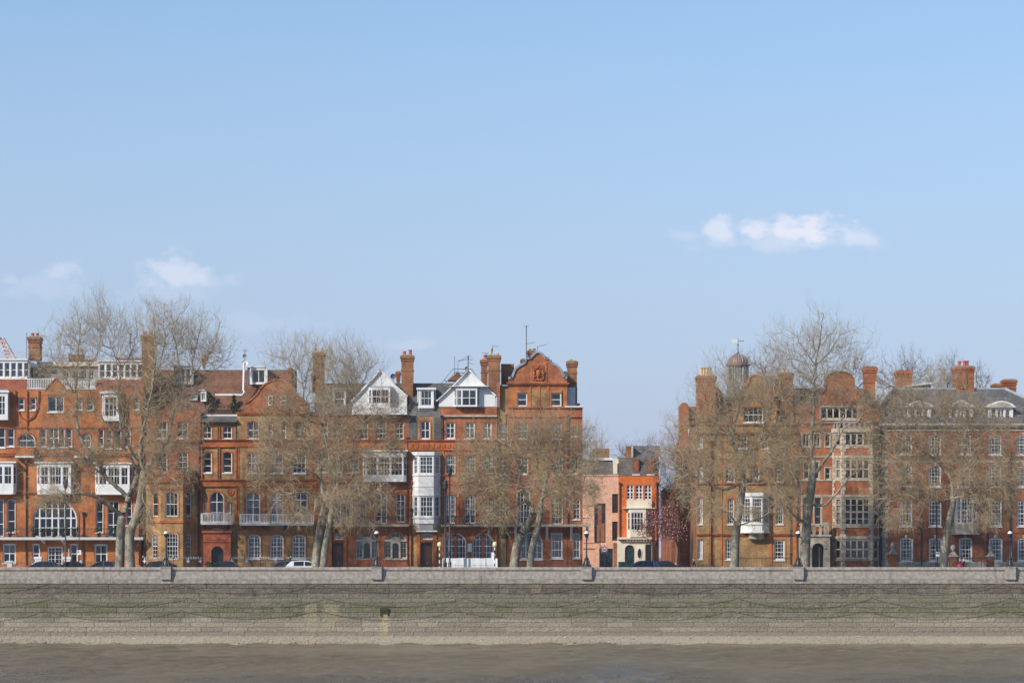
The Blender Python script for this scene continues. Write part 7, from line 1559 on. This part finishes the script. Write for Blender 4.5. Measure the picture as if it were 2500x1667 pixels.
# ------------------------------------------------------------------ cars
def car(px, Y, paint, label, L=4.4, h=1.45, w=1.78, d=1, hatch=False, g0=0.0):
    xc = X(px, Y); root = thing('parked_car', label, 'car', (xc, Y, g0), 'cars along the embankment road'); hw = w / 2
    def P(t, z): return (xc + d * (t - .5) * L, z * h / 1.45 + g0)
    low = [(0, .34), (0, .62), (.02, .78), (.20, .90), (.30, .95), (.96, .95) if hatch else (.84, .98), (.985, .86) if hatch else (.985, .92), (1, .60), (1, .34), (.88, .22), (.12, .22)]
    m = MB(); n = len(low)
    for y_, k in ((-hw + .03, .985), (-hw, 1), (hw, 1), (hw - .03, .985)): pass
    secs = [(-hw, .93), (-hw + .08, 1.0), (hw - .08, 1.0), (hw, .93)]
    for yy_, k in secs:
        for (t_, z_) in low: q = P(.5 + (t_ - .5) * (.985 if k < 1 else 1), .24 + (z_ - .24) * (.97 if k < 1 else 1)); m.v.append((q[0], Y + yy_, q[1]))
    for s_ in range(3):
        for i in range(n): j = (i + 1) % n; m.f.append((s_ * n + i, s_ * n + j, (s_ + 1) * n + j, (s_ + 1) * n + i))
    m.f.append(tuple(range(n))); m.f.append(tuple(3 * n + i for i in range(n - 1, -1, -1))); m.build('body', paint, root)
    roof = [(.29, .94), (.43, 1.34), (.50, 1.43), (.66, 1.45), (.86 if hatch else .74, 1.38), (.975 if hatch else .86, .96)]
    m = MB(); k = len(roof)
    for yy_, kk in ((-hw + .05, 0), (-hw + .30, 1), (hw - .30, 1), (hw - .05, 0)):
        for (t_, z_) in roof: q = P(t_, z_ if kk else min(z_, .95)); m.v.append((q[0], Y + (yy_ if kk == 0 else math.copysign(hw - .07 - .22 * (z_ - .94) / .5, yy_)), q[1]))
    m.v = [v for v in m.v]
    for s_ in (1,):
        for i in range(k - 1): m.f.append((k + i, k + i + 1, 2 * k + i + 1, 2 * k + i))
    m.f.append(tuple(k + i for i in range(k))); m.f.append(tuple(2 * k + i for i in range(k - 1, -1, -1))); m.build('cabin', paint, root, smooth=False)
    def sideP(t_, z_, sg, out=.008): q = P(t_, z_); return (q[0], Y + sg * (hw - .07 - .22 * (z_ - .94) / .5 + out), q[1])
    for sg in (-1, 1):
        for quad in (((.335, .97), (.56, .97), (.56, 1.37), (.445, 1.31)), ((.58, .97), (.80, .97), (.735 if not hatch else .80, 1.35), (.58, 1.38))):
            m = MB(); m.add([sideP(a, b, sg) for a, b in quad], [(0, 1, 2, 3) if sg < 0 else (3, 2, 1, 0)]); m.build('side_window', 'car_glass', root)
    for (a, b, nm) in ((roof[0], roof[1], 'windscreen'), (roof[-1], roof[-2], 'rear_window')):
        m = MB(); z0_, z1_ = a[1] + .03, b[1] - .03; pa, pb = P(a[0] + (b[0] - a[0]) * .06, z0_), P(a[0] + (b[0] - a[0]) * .94, z1_); o_ = -.012 * d * (1 if nm == 'windscreen' else -1); ya, yb_ = hw - .16, hw - .34
        m.add([(pa[0] + o_, Y - ya, pa[1] + .012), (pa[0] + o_, Y + ya, pa[1] + .012), (pb[0] + o_, Y + yb_, pb[1] + .012), (pb[0] + o_, Y - yb_, pb[1] + .012)], [(0, 1, 2, 3)]); m.build(nm, 'car_glass', root)
    for t_ in (.19, .80):
        for sg in (-1, 1):
            q = P(t_, .31); m = MB(); m.lathe((0, 0, 0), [(.20, -.10), (.30, -.10), (.315, -.06), (.315, .06), (.30, .10), (.20, .10)], 18); m.v = [(q[0] + a, Y + sg * (hw - .10) + c, g0 + .315 + b) for a, b, c in m.v]; wv = m.build('wheel', 'rubber', root, smooth=False)
            m = MB(); m.lathe((0, 0, 0), [(.20, -.05), (.20, .05), (.05, .06)], 14); m.v = [(q[0] + a, Y + sg * (hw - .055) + c * sg, g0 + .315 + b) for a, b, c in m.v]; m.build('rim', 'alloy', wv)
    for sg in (-1, 1):
        for t_, nm, mt in ((.012, 'headlight', 'lens_clear'), (.985, 'tail_light', 'lens_red')):
            q = P(t_, .70); m = MB(); m.box(q[0] - .06, q[0] + .06, Y + sg * (hw - .34), Y + sg * (hw - .045), q[1] - .07, q[1] + .08); m.build(nm, mt, root)
        q = P(.34, .98); m = MB(); m.box(q[0] - .08, q[0] + .08, Y + sg * hw, Y + sg * (hw + .16), q[1], q[1] + .13); m.build('wing_mirror', paint, root)
    return root
car(100, -10.2, 'car_navy', 'dark navy saloon parked in front of the white french doors', 4.6, 1.44); car(170, -10.2, 'car_black', 'black car parked behind the dark lamp column near the french doors', 3.9, 1.43); car(247, -10.2, 'car_grey', 'grey saloon with pale roof line parked by the two leaning trunks', 4.5, 1.47)
car(408, -13.4, 'car_black', 'black hatchback behind the parapet lamp at the canted bay', 4.2, 1.46, hatch=True, d=-1); car(540, -10.2, 'car_black', 'black saloon parked across the dark arched porch', 4.6, 1.45); car(690, -10.2, 'car_grey', 'dark grey estate parked behind the white hatchback', 4.3, 1.47, hatch=True)
car(752, -13.4, 'car_white', 'white hatchback passing the thick mottled trunk', 4.2, 1.50, hatch=True, d=-1); car(1562, -10.2, 'car_blue', 'dark blue car next to the green cabinet at the side street', 4.0, 1.50, hatch=True); car(1612, 2.5, 'car_black', 'black car parked at the mouth of the side street', 4.4, 1.45)
Yk = -10.6; m = MB(); x0, x1 = X(1510, Yk), X(1542, Yk); m.box(x0, x1, Yk, Yk + .5, .12, Z(1372, Yk)); m.box(x0 - .04, x1 + .04, Yk - .04, Yk + .54, Z(1372, Yk), Z(1372, Yk) + .05); m.box((x0 + x1) / 2 - .005, (x0 + x1) / 2 + .005, Yk - .012, Yk, .2, Z(1374, Yk)); tag(m.build('utility_cabinet', 'cabinet_green'), 'green street utility cabinet in front of the corbelled white base', 'cabinet')
# ------------------------------------------------------------------ people walking on the river pavement
def person(px, Y, label, h, coat, legs, hair, face=-1, bag=None, hat=None):
    x = X(px, Y); g0 = .12; root = thing('person', label, 'person', (x, Y, g0), None); k = h / 1.72
    def skin(name, vs, es, rad, mat, lv=1):
        me = bpy.data.meshes.new(name); me.from_pydata([((a * k) * -face if False else a * k * (-face), b * k, c * k) for a, b, c in vs], es, []); o = link(bpy.data.objects.new(name, me), root, (x, Y, g0)); me.materials.append(MATS[mat])
        md = o.modifiers.new('skin', 'SKIN'); md.use_smooth_shade = True
        for i, r in enumerate(rad): me.skin_vertices[0].data[i].radius = (r * k, r * k)
        me.skin_vertices[0].data[0].use_root = True; s_ = o.modifiers.new('sub', 'SUBSURF'); s_.levels = lv; s_.render_levels = lv; return o
    J = [(0, 0, .95), (-.02, 0, 1.18), (-.03, 0, 1.36), (-.03, 0, 1.46), (-.05, 0, 1.56), (-.055, 0, 1.66), (0, .10, .90), (-.10, .10, .50), (.06, .10, .09), (-.05, .10, .05), (0, -.10, .90), (.02, -.10, .50), (.22, -.10, .12), (.12, -.10, .06),
         (-.03, .19, 1.38), (.06, .24, 1.12), (-.10, .22, .92), (-.14, .22, .84), (-.03, -.19, 1.38), (-.06, -.24, 1.12), (-.24, -.22, .98), (-.30, -.21, .95)]
    Ed = [(0, 1), (1, 2), (2, 3), (3, 4), (4, 5), (0, 6), (6, 7), (7, 8), (8, 9), (0, 10), (10, 11), (11, 12), (12, 13), (2, 14), (14, 15), (15, 16), (16, 17), (2, 18), (18, 19), (19, 20), (20, 21)]
    skin('body', J, Ed, [.14, .13, .15, .055, .085, .075, .085, .06, .045, .04, .085, .06, .045, .04, .06, .045, .032, .035, .06, .045, .032, .035], 'skin', 2)
    skin('coat', [J[i] for i in (0, 1, 2)] + [(0, 0, .74)] + [J[i] for i in (14, 15, 16, 18, 19, 20)], [(0, 1), (1, 2), (0, 3), (2, 4), (4, 5), (5, 6), (2, 7), (7, 8), (8, 9)], [.165, .155, .17, .18, .075, .06, .045, .075, .06, .045], coat)
    for a in (6, 10): skin('trouser_leg', [J[a], J[a + 1], J[a + 2]], [(0, 1), (1, 2)], [.10, .075, .06], legs)
    skin('hair', [(-.02, 0, 1.60), (-.04, 0, 1.70), (0.03, 0, 1.62)], [(0, 1), (0, 2)], [.088, .07, .075], hair)
    m = MB(); fx = -.055 - .09
    m.add([((fx) * k * -face + x, Y - .015 * k, g0 + 1.60 * k), (fx * k * -face + x, Y + .015 * k, g0 + 1.60 * k), ((fx - .03) * k * -face + x, Y, g0 + 1.585 * k), ((fx + .01) * k * -face + x, Y, g0 + 1.64 * k)], [(0, 1, 2), (0, 2, 3), (1, 3, 2), (0, 3, 1)]); m.build('nose', 'skin', root)
    return root
person(2345, -29, 'person in a navy jacket walking past the oriel house with a red bag', 1.66, 'cloth_navy', 'cloth_black', 'cloth_navy', face=-1)
person(2354, -28.2, 'person in dark clothes and a pink hat walking beside the navy jacket', 1.64, 'cloth_black', 'cloth_black', 'cloth_pink', face=-1)
person(1695, -12.5, 'person in black standing at the corner of the cupola house', 1.62, 'cloth_black', 'cloth_black', 'cloth_black', face=-1)
m = MB(); x, z = X(2343, -29.4), .90; m.lathe((x, -29.42, z), [(.05, 0), (.15, .03), (.17, .14), (.14, .26), (.06, .32)], 10); m.tube([(x - .08, -29.42, z + .28), (x, -29.42, z + .5), (x + .08, -29.42, z + .28)], .015, 5)
tag(m.build('red_bag', 'cloth_red', smooth=True), 'bright red bag carried by the person in the navy jacket', 'bag')

# ------------------------------------------------------------------ river air
m = MB(); m.box(-1650, 1650, -1550, 3050, -7, 46); hz = m.build('haze', 'white_paint'); hz['kind'] = 'stuff'
hm = bpy.data.materials.new('river_haze'); hm.use_nodes = True; hm.node_tree.nodes.clear()
ho = hm.node_tree.nodes.new('ShaderNodeOutputMaterial'); hv = hm.node_tree.nodes.new('ShaderNodeVolumePrincipled')
hv.inputs['Color'].default_value = (.86, .90, 1.0, 1); hv.inputs['Density'].default_value = .00012; hv.inputs['Anisotropy'].default_value = 0.0
hm.node_tree.links.new(hv.outputs[0], ho.inputs['Volume']); hz.data.materials.clear(); hz.data.materials.append(hm)
